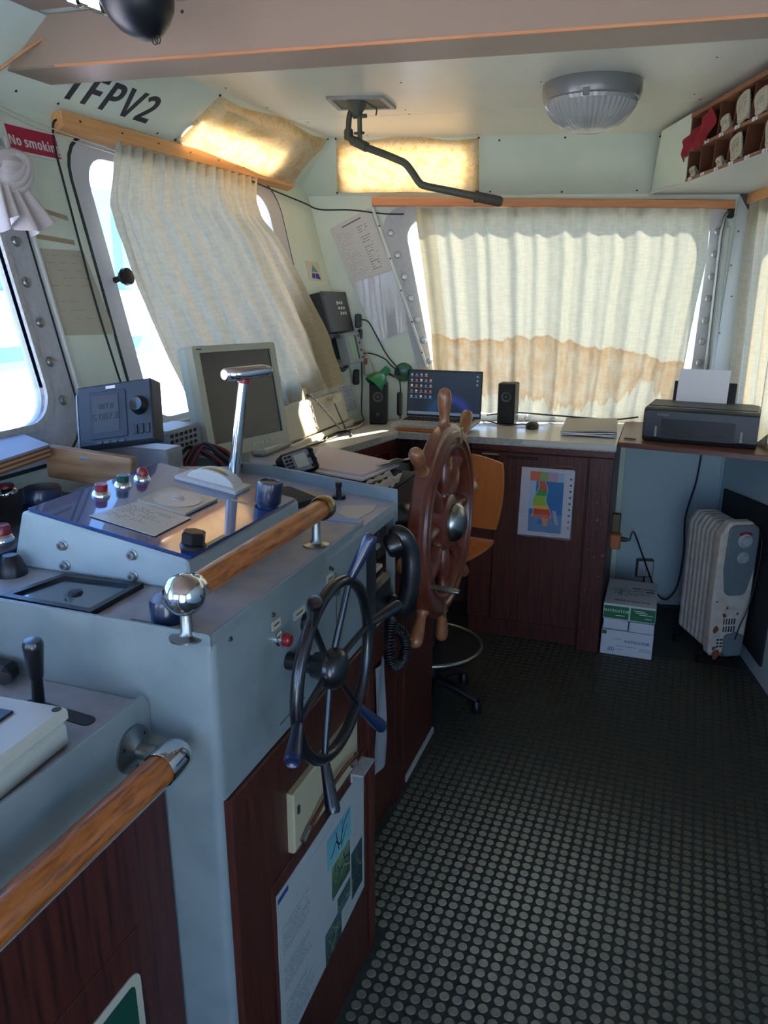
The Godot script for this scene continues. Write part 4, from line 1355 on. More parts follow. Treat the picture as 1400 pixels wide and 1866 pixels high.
	var A := Transform3D(Basis(Vector3.UP, -0.26), Vector3(-0.778, 0, -2.705))
	g = geo(ch, A)
	var seat := rr(-0.2, -0.2, 0.2, 0.2, 0.07, 6)
	g.sheet(14, 14, func(u, v):
		var x: float = (u - 0.5) * 2.0
		var z: float = (v - 0.5) * 2.0
		var sx: float = x * sqrt(1.0 - z * z * 0.18)
		var sz: float = z * sqrt(1.0 - x * x * 0.18)
		return Vector3(sx * 0.195, 0.652 + 0.012 * x * x - 0.02 * maxf(z, 0.0) * z * z, sz * 0.175), 0.014)
	part("seat", g, M.chairwood, ch)
	g = geo(ch, A)
	g.sheet(14, 12, func(u, v):
		var x: float = (u - 0.5) * 2.0
		var y: float = (v - 0.5) * 2.0
		var sx: float = x * sqrt(1.0 - y * y * 0.14)
		var sy: float = y * sqrt(1.0 - x * x * 0.2)
		return Vector3(sx * -0.205, 0.852 + sy * 0.142, -0.195 + 0.03 * x * x - 0.02 * y), 0.012)
	part("backrest", g, M.chairwood, ch)
	g = geo(ch, A)
	g.tube(curve([Vector3(0, 0.632, 0.0), Vector3(0, 0.63, -0.17), Vector3(0, 0.66, -0.235), Vector3(0, 0.75, -0.235), Vector3(0, 0.88, -0.22)], 5), 0.014, 10, false, Vector2(1.6, 0.6))
	part("back_bracket", g, M.black, ch)
	g = geo(ch, A)
	g.lathe([Vector2(0.016, 0.008), Vector2(0.014, 0.002), Vector2(0, 0.0)], 14, along(Vector3(0, 0, 1), Vector3(0.085, 0.90, -0.19)))
	part("screw_cap", g, M.white_plastic, ch)
	g = geo(ch, A)
	g.lathe([Vector2(0.035, 0.09), Vector2(0.03, 0.12), Vector2(0.026, 0.2), Vector2(0.026, 0.36), Vector2(0.016, 0.37), Vector2(0.016, 0.62), Vector2(0.07, 0.634), Vector2(0, 0.638)], 20)
	part("column", g, M.black, ch)
	g = geo(ch, A)
	var ringp := []
	for k in 48: ringp.append(Vector3(cos(TAU * k / 48) * 0.195, 0.25, sin(TAU * k / 48) * 0.195))
	g.tube(ringp, 0.0085, 10, true)
	var ring := part("foot_ring", g, M.chrome_dull, ch)
	g = geo(ch, A)
	g.lathe([Vector2(0.026, 0.24), Vector2(0.19, 0.243), Vector2(0.19, 0.248), Vector2(0.026, 0.25)], 40)
	part("ring_plate", g, M.black, ring)
	for k in 5:
		g = geo(ch, A)
		var a = TAU * k / 5.0 + 0.1
		var d := Vector3(cos(a), 0, -sin(a))
		g.tube([d * 0.02 + Vector3.UP * 0.1, d * 0.12 + Vector3.UP * 0.085, d * 0.205 + Vector3.UP * 0.055], [0.026, 0.022, 0.016], 10, false, Vector2(1.2, 0.7))
		var leg := part("leg", g, M.black, ch)
		g = geo(ch, A)
		g.lathe([Vector2(0.013, 0.05), Vector2(0.02, 0.03), Vector2(0.024, 0.004), Vector2(0.022, 0.0), Vector2(0, 0.0)], 14, Transform3D(Basis.IDENTITY, d * 0.2))
		part("glide", g, M.black, leg)

func build_desk_things():
	# laptop on a wooden stand
	var l := thing("laptop", "open silver laptop with a dark blue screen on the far worktop", "laptop", Vector3(-1.005, 0.985, -3.5), "", Basis(Vector3.UP, 0.02))
	var L := Transform3D(Basis(Vector3.UP, 0.02), Vector3(-1.005, 0.992, -3.495))
	var g := geo(l, L)
	g.box(Vector3(0, 0.009, 0), Vector3(0.372, 0.018, 0.25), 0.004)
	part("base", g, M.alu, l)
	g = geo(l, L)
	for r in 5:
		for k in 15:
			g.box(Vector3(-0.155 + k * 0.0222, 0.019, -0.085 + r * 0.022), Vector3(0.018, 0.003, 0.018), 0.001)
	var kb := part("keyboard", g, M.black_matt, l)
	kb.set_meta("kind", "stuff")
	g = geo(l, L)
	g.box(Vector3(0, 0.0185, 0.075), Vector3(0.11, 0.001, 0.07), 0.0003)
	part("touchpad", g, M.steel_grey, l)
	var S := L * Transform3D(Basis(Vector3.RIGHT, -0.1), Vector3(0, 0.016, -0.122))
	g = geo(l, S)
	g.box(Vector3(0, 0.114, -0.004), Vector3(0.374, 0.228, 0.008), 0.003)
	part("lid", g, M.black, l)
	g = geo(l, S)
	g.prism(rr(-0.181, 0.012, 0.181, 0.22, 0.002, 2), 0.0, 0.0012, 0.0)
	part("screen", g, M.laptop_screen, l)
	g = geo()
	g.box(Vector3(-1.055, 0.984, -3.435), Vector3(0.21, 0.016, 0.13), 0.003, Transform3D.IDENTITY)
	g.box(Vector3(-1.055, 0.984, -3.545), Vector3(0.21, 0.016, 0.1), 0.003, Transform3D.IDENTITY)
	solo("wooden_riser", g, M.chairwood, "thin orange wooden board under the front edge of the laptop", "board")
	# two speakers
	speaker("speaker", Vector3(-1.315, 0.976, -3.545), 0.25, "black upright speaker left of the laptop behind the green lamp shade")
	speaker("speaker", Vector3(-0.715, 0.976, -3.755), -0.05, "black upright speaker right of the laptop in front of the far curtain")
	# mouse
	var m := thing("mouse", "small black computer mouse on the worktop right of the laptop", "mouse", Vector3(-0.577, 0.976, -3.665))
	g = geo(m)
	g.lathe([Vector2(0.03, 0), Vector2(0.0315, 0.008), Vector2(0.028, 0.02), Vector2(0.018, 0.029), Vector2(0.008, 0.032), Vector2(0, 0.0325)], 24, Transform3D(Basis(Vector3(1.0, 0, 0), Vector3(0, 1, 0), Vector3(0.0, 0, 1.65)), Vector3(-0.577, 0.976, -3.665)))
	part("shell", g, M.black, m)
	g = geo(m)
	g.box(Vector3(-0.577, 1.0005, -3.64), Vector3(0.006, 0.02, 0.02), 0.002)
	part("scroll_wheel", g, M.grey_box, m)
	# paper stack at the right end
	var k := 0
	for q in [[0.0, 0.0, 0.0, "paper_white"], [0.004, 0.03, 0.006, "paper_white"], [0.014, -0.02, 0.012, "paper"], [0.02, 0.01, 0.017, "folder"]]:
		g = geo()
		var B := Transform3D(Basis(Vector3.UP, 0.05 + q[1]), Vector3(-0.312, 0.976 + q[2], -3.70))
		g.sheet(8, 8, func(u, v): return Vector3((u - 0.5) * 0.24, 0.004 + 0.003 * sin(u * 4.0 + q[2] * 300.0) * v + 0.006 * u * u * (1.0 if k == 3 else 0.3), (v - 0.5) * 0.38), 0.004)
		var mi := MeshInstance3D.new()
		mi.name = numbered("paper_stack_sheet")
		mi.mesh = g.done()
		mi.material_override = M[q[3]]
		mi.transform = B
		add_child(mi)
		tag(mi, ["lowest white paper bundle of the stack beside the printer shelf", "white paper bundle second from the bottom of the stack beside the printer shelf", "paper bundle just under the grey folder beside the printer shelf", "grey card folder on top of the paper stack beside the printer shelf"][k], "papers")
		k += 1
	g = geo()
	g.box(Vector3(-1.395, 0.9765, -3.31), Vector3(0.085, 0.002, 0.05), 0.0, Transform3D.IDENTITY)
	solo("yellow_note", g, M.note, "small yellow note on the worktop below the front window sill", "note")

	# beige monitor on its foot, beside the console
	var mo := thing("monitor", "big beige computer monitor with a dark blank screen facing the aisle", "monitor", Vector3(-1.25, 0.99, -2.07))
	var R := Transform3D(Basis.from_euler(Vector3(deg_to_rad(-9.9), deg_to_rad(80.6), deg_to_rad(-1.5)), EULER_ORDER_YXZ), Vector3(-1.206, 1.296, -2.069))
	g = geo(mo, R)
	g.ring(rr(-0.19, -0.163, 0.19, 0.163, 0.008, 4), rr(-0.163, -0.122, 0.166, 0.143, 0.003, 4), -0.03, 0.0)
	part("bezel", g, M.beige, mo)
	g = geo(mo, R)
	g.prism(rr(-0.168, -0.128, 0.171, 0.148, 0.002, 2), -0.012, -0.006, 0.0)
	part("screen", g, M.screen_off, mo, "dark blank screen")
	g = geo(mo, R)
	g.prism(rr(-0.19, -0.163, 0.19, 0.163, 0.008, 4), -0.055, -0.03, 0.0)
	g.prism(rr(-0.15, -0.13, 0.15, 0.13, 0.02, 4), -0.056, -0.085, 0.0)
	part("back_shell", g, M.beige_side, mo)
	for i in 5:
		g = geo(mo, R)
		g.lathe([Vector2(0.0045, 0), Vector2(0.004, 0.003), Vector2(0, 0.0035)], 12, Transform3D(Basis(Vector3.RIGHT, PI / 2), Vector3(0.005 + i * 0.021 + (0.006 if i == 4 else 0.0), -0.143, 0.0)))
		part("button", g, M.white_plastic, mo)
	g = geo(mo, R)
	g.box(Vector3(-0.163, 0.153, 0.0), Vector3(0.022, 0.004, 0.001), 0.0)
	part("badge", g, M.grey_box, mo)
	g = geo(mo)
	g.tube([Vector3(-1.26, 1.0, -2.10), Vector3(-1.255, 1.14, -2.09)], [0.05, 0.04], 16, false, Vector2(0.7, 1.0))
	part("neck", g, M.cream, mo)
	g = geo(mo)
	g.lathe([Vector2(0.125, 0.0), Vector2(0.13, 0.008), Vector2(0.11, 0.02), Vector2(0.05, 0.03), Vector2(0, 0.032)], 32, Transform3D(Basis(Vector3(1, 0, 0), Vector3(0, 1, 0), Vector3(0, 0, 1.15)), Vector3(-1.22, 1.032, -2.09)))
	part("foot", g, M.cream, mo)
	# shelf that carries monitor and binder
	var sh := thing("equipment_shelf", "grey board behind the console carrying the monitor and the papers", "shelf", Vector3(-1.1, 1.0, -2.2))
	g = geo(sh)
	g.prism(pv([-0.97, 1.84, -0.965, 2.42, -1.15, 2.62, -1.40, 2.62, -1.40, 1.90, -1.25, 1.87]), 1.012, 1.032, 0.002, PLAN)
	part("board", g, M.deck_paint, sh)
	g = geo(sh)
	g.prism(pv([-1.06, 2.14, -1.06, 2.48, -1.19, 2.48, -1.19, 2.14]), 0.0, 1.012, 0.0, PLAN)
	part("support", g, M.mahogany, sh)
	# dark steel cabinet by the wheel
	var db := thing("steel_locker", "dark grey steel locker between the papers and the big wooden wheel", "locker", Vector3(-0.85, 0.84, -2.2))
	g = geo(db)
	g.box(Vector3(-0.855, 0.923, -2.205), Vector3(0.20, 0.19, 0.35), 0.004)
	part("case", g, M.grey_box, db)
	g = geo(db)
	g.box(Vector3(-0.855, 1.025, -2.205), Vector3(0.212, 0.012, 0.362), 0.003)
	part("lid", g, M.black_matt, db)
	g = geo()
	g.sheet(10, 10, func(u, v): return Vector3(-0.835 + u * 0.095, 1.046 + 0.012 * sin(u * 13.0 + v * 5.0) * sin(v * 11.0) + 0.012 * v, -2.06 - v * 0.15 + 0.012 * sin(u * 9.0)), 0.002)
	solo("crumpled_sheet", g, M.foil, "crumpled pale grey sheet lying on the dark locker beside the wheel", "sheet")
	g = geo()
	g.sheet(6, 6, func(u, v): return Vector3(-0.90 + u * 0.1 + v * 0.04, 1.052 + 0.035 * u + 0.008 * sin(v * 6.0), -2.25 - v * 0.12), 0.002)
	solo("bent_card", g, M.cream, "bent cream card sticking up behind the crumpled sheet", "card")
	# binder with papers
	var bi := thing("ring_binder", "black spiral binder under the white papers beside the radio", "binder", Vector3(-0.97, 1.034, -2.25))
	var Q := frame(Vector3(-0.985, 1.034, -2.18), Vector3(0.98, 0, 0.2).normalized() * -1.0, Vector3(0, 0, 1))
	g = geo(bi)
	var bp := pv([-1.16, 2.44, -1.06, 2.12, -0.80, 2.03, -0.775, 2.30])
	g.prism(bp, 1.046, 1.053, 0.002, PLAN)
	g.prism(bp, 1.033, 1.038, 0.0, PLAN)
	part("cover", g, M.black_matt, bi)
	g = geo(bi)
	g.prism(Geo.inset(bp if Geo.area(bp) > 0 else bp, 0.008), 1.038, 1.046, 0.0, PLAN)
	part("pages", g, M.paper, bi)
	for i in 14:
		g = geo(bi)
		var c0 := Vector3(-1.04, 1.048, -2.11).lerp(Vector3(-0.82, 1.048, -2.035), i / 13.0)
		var rp := []
		for j in 12: rp.append(c0 + Vector3(-0.3 * cos(TAU * j / 12.0), 1.2 * sin(TAU * j / 12.0), cos(TAU * j / 12.0)).normalized() * 0.011)
		g.tube(rp, 0.0014, 5, true)
		part("spiral_ring", g, M.brass, bi)
	var ps := [pv([-1.14, 2.50, -1.045, 2.17, -0.835, 2.11, -0.80, 2.33]), pv([-1.15, 2.48, -1.05, 2.15, -0.83, 2.09, -0.79, 2.32]), pv([-1.13, 2.49, -1.05, 2.18, -0.84, 2.12, -0.81, 2.33])]
	for i in 3:
		g = geo()
		g.prism(ps[i], 1.054 + i * 0.006, 1.0595 + i * 0.006, 0.0, PLAN)
		solo("paper_bundle", g, [M.paper_lilac, M.paper, M.paper_pink][i], ["lowest lilac-edged paper bundle lying on the black binder", "middle white paper bundle of the pile on the black binder", "topmost pinkish white sheet pile on the black binder beside the radio"][i], "papers")
	# handheld radio
	var ra := thing("radio_handset", "black radio with a pale lit keypad and square screen tilted up beside the white papers", "radio", Vector3(-1.10, 1.05, -2.10))
	var RB := frame(Vector3(-1.035, 1.105, -2.09), Vector3(0.55, 0.17, -0.82).normalized(), Vector3(-0.42, 0.72, -0.1).normalized())
	var ry := RB.basis.x.cross(RB.basis.z) * -1.0
	RB.basis = Basis(RB.basis.x, RB.basis.z.cross(RB.basis.x), RB.basis.z) * Basis.from_scale(Vector3(1.15, 1.2, 1.1))
	g = geo(ra, RB)
	g.prism(rr(-0.052, -0.033, 0.052, 0.033, 0.012, 5), -0.035, 0.0, 0.005)
	part("case", g, M.black, ra)
	g = geo(ra, RB)
	g.prism(rr(-0.046, -0.027, 0.034, 0.027, 0.006, 4), 0.0, 0.002, 0.001)
	part("face", g, M.steel_grey, ra)
	g = geo(ra, RB)
	g.prism(rr(-0.014, -0.016, 0.022, 0.02, 0.002, 2), 0.002, 0.003, 0.0)
	part("screen", g, M.lcd_white, ra, "pale square display")
	for i in 5:
		for j in 2:
			g = geo(ra, RB)
			g.box(Vector3(-0.038 + j * 0.012, -0.018 + i * 0.0095, 0.003), Vector3(0.009, 0.005, 0.003), 0.001)
			part("key", g, M.black, ra)
	for i in 4:
		g = geo(ra, RB)
		g.lathe([Vector2(0.005, 0), Vector2(0.005, 0.006), Vector2(0.0, 0.007)], 12, Transform3D(Basis(Vector3.RIGHT, PI / 2), Vector3(0.043 if i % 2 else 0.031, -0.02 + i * 0.013, 0.0)))
		part("knob", g, M.black_gloss, ra)
	g = geo(ra)
	g.box(Vector3(-1.085, 1.06, -2.07), Vector3(0.12, 0.05, 0.09), 0.012)
	part("cradle", g, M.black_matt, ra)
	g = geo(ra)
	g.tube(curve([Vector3(-1.06, 1.07, -2.06), Vector3(-1.0, 1.09, -2.02), Vector3(-0.93, 1.07, -1.97), Vector3(-0.90, 1.05, -1.95)], 6), 0.004, 8)
	part("lead", g, M.black, ra)
	# white adapter behind the monitor
	g = geo()
	g.box(Vector3(-1.36, 1.05, -2.52), Vector3(0.06, 0.04, 0.24), 0.014, Transform3D.IDENTITY)
	solo("white_adapter", g, M.white_box, "white rounded plastic adapter behind the foot of the beige monitor", "adapter")

func speaker(n: String, p: Vector3, yaw: float, label: String):
	var s := thing(n, label, "speaker", p, "", Basis(Vector3.UP, yaw))
	var L := Transform3D(Basis(Vector3.UP, yaw), p)
	var g := geo(s, L)
	g.box(Vector3(0, 0.1, 0), Vector3(0.085, 0.2, 0.09), 0.005)
	part("cabinet", g, M.instr_dark, s)
	g = geo(s, L)
	g.box(Vector3(0, 0.1, 0.046), Vector3(0.077, 0.19, 0.004), 0.002)
	part("grille", g, M.black_matt, s)
	g = geo(s, L)
	g.lathe([Vector2(0.026, 0.0), Vector2(0.024, 0.002), Vector2(0.012, -0.001), Vector2(0, 0.002)], 22, Transform3D(Basis(Vector3.RIGHT, PI / 2), Vector3(0, 0.135, 0.048)))
	part("cone", g, M.grey_box, s)
	g = geo(s, L)
	g.lathe([Vector2(0.012, 0.0), Vector2(0.009, 0.002), Vector2(0, 0.001)], 18, Transform3D(Basis(Vector3.RIGHT, PI / 2), Vector3(0, 0.05, 0.048)))
	part("port", g, M.black, s)

# ---------------------------------------------------------------- corner between front and far wall
func build_front_corner():
	var g := geo()
	# sill box under the front window
	var sb := thing("sill_box", "cream white sill box with a rounded stop knob under the front window", "sill box", Vector3(-1.43, 1.0, -3.0))
	g = geo(sb)
	g.prism(pv([1.70, 1.005, 3.39, 1.005, 3.385, 1.142, 1.70, 1.175]), 0.0, 0.03, 0.006, FW)
	part("front_board", g, M.sill, sb)
	g = geo(sb)
	g.prism(pv([1.70, 1.15, 3.375, 1.145, 3.36, 1.20, 1.70, 1.205]), 0.0, 0.018, 0.003, FW)
	part("upper_ledge", g, M.sill, sb)
	g = geo(sb)
	g.prism(pv([1.70, 0.975, 3.42, 0.975, 3.42, 1.0, 1.70, 1.0]), 0.0, 0.04, 0.004, FW)
	part("foot_board", g, M.sill, sb)
	var kp := FW * Vector3(3.22, 1.125, 0.03)
	g = geo(sb)
	g.lathe([Vector2(0.012, 0), Vector2(0.012, 0.035), Vector2(0.021, 0.037), Vector2(0.023, 0.042), Vector2(0.023, 0.055), Vector2(0.02, 0.06), Vector2(0, 0.061)], 20, along(FW.basis.z + Vector3(0.05, 0.0, 0.35), kp))
	part("stop_knob", g, M.cream, sb)
	# chain
	var chn := thing("window_chain", "thin dark chain hanging from hooks on the cream sill box", "chain", FW * Vector3(3.0, 1.15, 0.03))
	for side in 2:
		var pts: Array = [FW * Vector3(3.03, 1.165, 0.035), FW * Vector3(3.08, 1.09, 0.06), FW * Vector3(3.12, 1.03, 0.075), FW * Vector3(3.15, 0.985, 0.085)] if side == 0 else [FW * Vector3(3.20, 1.10, 0.06), FW * Vector3(3.2, 1.05, 0.07), FW * Vector3(3.2, 1.01, 0.08), FW * Vector3(3.19, 0.98, 0.09)]
		var cv := curve(pts, 5)
		for i in cv.size() - 1:
			var a: Vector3 = cv[i]
			var b: Vector3 = cv[i + 1]
			var d := (b - a).normalized()
			var n := d.cross(Vector3.UP if i % 2 else Vector3.RIGHT).normalized()
			g = geo(chn)
			var lp := []
			for j in 12:
				var t := TAU * j / 12.0
				lp.append((a + b) * 0.5 + d * cos(t) * (a.distance_to(b) * 0.62) + n * sin(t) * 0.005)
			g.tube(lp, 0.0014, 5, true)
			part("link", g, M.screw, chn)
	g = geo(chn)
	g.lathe([Vector2(0.008, 0), Vector2(0.008, 0.012), Vector2(0, 0.014)], 10, along(FW.basis.z, FW * Vector3(3.03, 1.165, 0.018)))
	part("hook", g, M.screw, chn)
	# paper strip with lines
	g = geo()
	g.prism(pv([3.415, 1.035, 3.585, 1.03, 3.565, 1.15, 3.40, 1.165]), 0.002, 0.0035, 0.0, FW)
	solo("lined_notice", g, M.paper_lines, "small lined notice taped to the front wall beside the sill box", "paper")
	# sticker with blue triangle
	g = geo()
	g.prism(pv([3.36, 1.652, 3.50, 1.648, 3.50, 1.735, 3.355, 1.737]), 0.001, 0.002, 0.0, FW)
	var st := solo("triangle_sticker", g, M.sticker, "small cream sticker with a blue sail-like triangle on the front wall above the dark box", "sticker")
	for q in [[[3.425, 1.725, 3.405, 1.69, 3.43, 1.69], "st_teal"], [[3.432, 1.722, 3.435, 1.69, 3.468, 1.688], "st_teal"], [[3.402, 1.684, 3.392, 1.662, 3.43, 1.66, 3.43, 1.684], "st_blue"], [[3.436, 1.684, 3.436, 1.66, 3.485, 1.656, 3.472, 1.682], "st_blue"]]:
		g = geo(st)
		g.prism(pv(q[0]), 0.002, 0.0025, 0.0, FW)
		part("mark", g, M[q[1]], st)
	# dark junction box
	var jb := thing("junction_box", "dark grey square junction box on the wall in the corner above the small display", "junction box", FW * Vector3(3.42, 1.5, 0.05))
	g = geo(jb)
	g.prism(pv([3.318, 1.588, 3.325, 1.408, 3.598, 1.405, 3.590, 1.583]), 0.0, 0.056, 0.004, FW)
	part("case", g, M.grey_dark, jb)
	g = geo(jb)
	g.prism(pv([3.316, 1.590, 3.323, 1.406, 3.600, 1.403, 3.592, 1.585]), 0.056, 0.068, 0.003, FW)
	part("lid", g, M.grey_box, jb)
	for q in [[3.33, 1.578], [3.58, 1.572], [3.585, 1.418], [3.337, 1.421]]:
		g = geo(jb)
		g.lathe([Vector2(0.005, 0), Vector2(0.004, 0.002), Vector2(0, 0.002)], 10, FW * Transform3D(Basis(Vector3.RIGHT, PI / 2), Vector3(q[0], q[1], 0.068)))
		part("screw", g, M.screw, jb)
	for i in 9:
		g = geo(jb)
		g.box(Vector3(3.46 + (i % 3) * 0.028 + 0.012 * (i / 3), 1.535 - (i / 3) * 0.024, 0.0685), Vector3(0.014 + 0.008 * (i % 2), 0.015 - 0.005 * (i % 2), 0.0006), 0.0, FW)
		part("print_mark", g, M.sign_white, jb)
	# small display under it
	var dv := thing("wall_display", "small grey wall unit with a narrow green screen below the junction box", "display", WW * Vector3(-0.06, 1.33, 0.05))
	var D := FW * Transform3D(Basis.IDENTITY, Vector3(3.488, 1.322, 0.1))
	g = geo(dv, D)
	g.prism(rr(-0.09, -0.072, 0.088, 0.072, 0.008, 3), -0.05, 0.0, 0.005)
	part("case", g, M.steel_grey, dv)
	g = geo(dv, D)
	g.prism(rr(-0.062, -0.052, 0.022, 0.054, 0.002, 2), 0.0, 0.001, 0.0)
	part("screen", g, M.lcd_green, dv, "narrow green screen")
	g = geo(dv, D)
	g.prism(pv([0.012, -0.054, 0.03, -0.054, 0.03, 0.056, 0.012, 0.056]), 0.0, 0.002, 0.0)
	part("screen_edge", g, M.grey_dark, dv)
	for i in 4:
		g = geo(dv, D)
		g.lathe([Vector2(0.006, 0), Vector2(0.005, 0.004), Vector2(0, 0.004)], 10, Transform3D(Basis(Vector3.RIGHT, PI / 2), Vector3(0.062, -0.05 + i * 0.034, 0.0)))
		part("button", g, M.grey_box, dv)
	g = geo(dv)
	g.box(Vector3(3.47, 1.335, 0.026), Vector3(0.05, 0.1, 0.05), 0.008, FW)
	g.tube([FW * Vector3(3.36, 1.385, 0.075), FW * Vector3(3.46, 1.385, 0.045)], 0.012, 8)
	g.tube(curve([FW * Vector3(3.38, 1.30, 0.02), FW * Vector3(3.37, 1.26, 0.03), FW * Vector3(3.39, 1.235, 0.05), FW * Vector3(3.44, 1.245, 0.055)], 5), 0.011, 8)
	part("bracket", g, M.grey_dark, dv)
	# plugs and blocks
	g = geo()
	g.box(Vector3(-0.02, 1.463, 0.025), Vector3(0.03, 0.065, 0.05), 0.005, WW)
	solo("plug_adapter", g, M.instr_dark, "small dark blue-black plug adapter right of the junction box", "plug")
	g = geo()
	g.box(Vector3(-0.012, 1.40, 0.02), Vector3(0.022, 0.05, 0.035), 0.008, WW)
	solo("black_plug", g, M.black, "black plug below the plug adapter on the far wall", "plug")
	g = geo()
	g.box(Vector3(-0.033, 1.19, 0.02), Vector3(0.03, 0.075, 0.03), 0.006, WW)
	solo("black_block", g, M.black, "black cable block hanging low in the corner left of the white switch", "cable block")
	var sw := thing("cord_switch", "white cord switch with a red rocker hanging below the small display", "switch", WW * Vector3(0.015, 1.25, 0.02))
	g = geo(sw)
	g.box(Vector3(0.015, 1.25, 0.02), Vector3(0.03, 0.11, 0.03), 0.012, WW)
	part("case", g, M.white_box, sw)
	g = geo(sw)
	g.box(Vector3(0.017, 1.27, 0.037), Vector3(0.014, 0.03, 0.006), 0.002, WW)
	part("rocker", g, M.red, sw, "red rocker")
	# papers on the far wall
	g = geo()
	g.sheet(8, 10, func(u, v):
		var a = Vector3(-0.154, 1.887, 0.004).lerp(Vector3(0.035, 1.982, 0.004), u)
		var b := Vector3(-0.052, 1.638, 0.004).lerp(Vector3(0.147, 1.704, 0.004), u)
		return WW * (a.lerp(b, v) + Vector3(0, 0, 0.006 + 0.005 * sin(u * 3.0) * (1.0 - v))), 0.001)
	solo("list_sheet", g, M.paper_list, "upper tilted sheet with a printed table on the wall left of the far window", "paper")
	g = geo()
	g.sheet(8, 10, func(u, v):
		var a = Vector3(-0.05, 1.64, 0.004).lerp(Vector3(0.15, 1.702, 0.004), u)
		var b := Vector3(0.075, 1.362, 0.004).lerp(Vector3(0.238, 1.424, 0.004), u)
		return WW * (a.lerp(b, v) + Vector3(0, 0, 0.006 + 0.004 * sin(u * 7.0 + v * 3.0))), 0.001)
	solo("sleeved_sheet", g, M.paper_sleeve, "lower tilted sheet in a shiny sleeve on the wall left of the far window", "paper")
	# green lamp
	var la := thing("desk_lamp", "green clip-on lamp with a cone shade and a round wall plate above the speaker", "lamp", WW * Vector3(0.2, 1.21, 0.0))
	g = geo(la)
	g.lathe([Vector2(0.047, 0.0), Vector2(0.047, 0.012), Vector2(0.04, 0.022), Vector2(0.02, 0.027), Vector2(0, 0.028)], 30, along(WW.basis.z, WW * Vector3(0.204, 1.214, 0.0)))
	part("wall_plate", g, M.lampgreen_dark, la)
	g = geo(la)
	g.tube(curve([WW * Vector3(0.19, 1.20, 0.03), WW * Vector3(0.165, 1.198, 0.05), WW * Vector3(0.135, 1.215, 0.085), WW * Vector3(0.125, 1.235, 0.10)], 5), 0.006, 8)
	part("arm", g, M.black, la)
	g = geo(la)
	var tip := WW * Vector3(0.132, 1.243, 0.105)
	g.lathe([Vector2(0.0, 0.0), Vector2(0.017, 0.0), Vector2(0.019, 0.004), Vector2(0.02, 0.04), Vector2(0.03, 0.05), Vector2(0.042, 0.066), Vector2(0.05, 0.088), Vector2(0.054, 0.11), Vector2(0.052, 0.11), Vector2(0.047, 0.088), Vector2(0.038, 0.066), Vector2(0.02, 0.05)], 30, along(WW.basis * Vector3(-0.62, -0.72, 0.32), tip))
	part("shade", g, M.lampgreen, la)
	g = geo(la)
	g.lathe([Vector2(0.0, 0.05), Vector2(0.015, 0.055), Vector2(0.022, 0.075), Vector2(0.016, 0.095), Vector2(0, 0.1)], 18, along(WW.basis * Vector3(-0.62, -0.72, 0.32), tip))
	part("bulb", g, M.white_plastic, la)
	# cables in the corner
	cable("black_cable", [WW * Vector3(-0.01, 1.47, 0.05), WW * Vector3(0.03, 1.46, 0.04), WW * Vector3(0.07, 1.39, 0.02), WW * Vector3(0.12, 1.30, 0.02), WW * Vector3(0.175, 1.235, 0.03), WW * Vector3(0.185, 1.20, 0.035)], 0.0032, M.cord_black, "black cable sagging from the plug adapter to the green lamp")
	cable("black_cable", [WW * Vector3(0.0, 1.31, 0.06), WW * Vector3(0.05, 1.305, 0.03), WW * Vector3(0.11, 1.28, 0.02), WW * Vector3(0.14, 1.25, 0.02), WW * Vector3(0.18, 1.22, 0.03)], 0.0032, M.cord_black, "black cable from the small display to the green lamp")
	cable("lamp_cable", [WW * Vector3(0.185, 1.18, 0.03), WW * Vector3(0.19, 1.12, 0.03), WW * Vector3(0.185, 1.07, 0.035), WW * Vector3(0.19, 1.0, 0.04), WW * Vector3(0.185, 0.98, 0.06)], 0.0035, M.cord_black, "black lamp cable with an inline switch hanging beside the left speaker")
	g = geo()
	g.box(Vector3(0.186, 1.06, 0.036), Vector3(0.028, 0.12, 0.024), 0.008, WW)
	solo("inline_switch", g, M.black, "black inline switch on the cable between the left speaker and the laptop", "switch")
	cable("white_cable", [WW * Vector3(0.01, 1.33, 0.05), WW * Vector3(0.05, 1.25, 0.03), WW * Vector3(0.062, 1.17, 0.02), WW * Vector3(0.05, 1.08, 0.03), WW * Vector3(0.048, 0.99, 0.05), WW * Vector3(0.05, 0.98, 0.08)], 0.004, M.cord_white, "white cable running down the corner to the worktop")
	cable("thin_black_cable", [WW * Vector3(-0.005, 1.28, 0.04), WW * Vector3(-0.005, 1.15, 0.02), WW * Vector3(-0.008, 1.02, 0.03), Vector3(-1.40, 0.981, -3.55), Vector3(-1.37, 0.981, -3.35), Vector3(-1.36, 0.981, -3.1), Vector3(-1.38, 0.981, -2.9)], 0.003, M.cord_black, "thin black cable dropping from the display and crossing the worktop")
	cable("white_cable", [Vector3(-1.38, 0.981, -3.50), Vector3(-1.36, 0.983, -3.35), Vector3(-1.41, 0.985, -3.15), Vector3(-1.38, 0.985, -2.95), Vector3(-1.40, 0.985, -2.75)], 0.005, M.cord_white, "white cable lying on the worktop along the cream sill box")
	cable("brown_cable", [Vector3(-1.40, 0.983, -3.52), Vector3(-1.385, 0.99, -3.45), Vector3(-1.42, 0.985, -3.3), Vector3(-1.40, 0.983, -3.0), Vector3(-1.41, 0.983, -2.7)], 0.006, M.cord_brown, "brown cable lying on the worktop against the cream sill box")
	cable("black_cable", [Vector3(-1.30, 0.981, -3.15), Vector3(-1.36, 0.983, -3.25), Vector3(-1.41, 0.983, -3.15), Vector3(-1.36, 0.983, -2.98), Vector3(-1.40, 0.983, -2.8)], 0.004, M.cord_black, "black cable looped on the worktop under the hanging chain")
	g = geo()
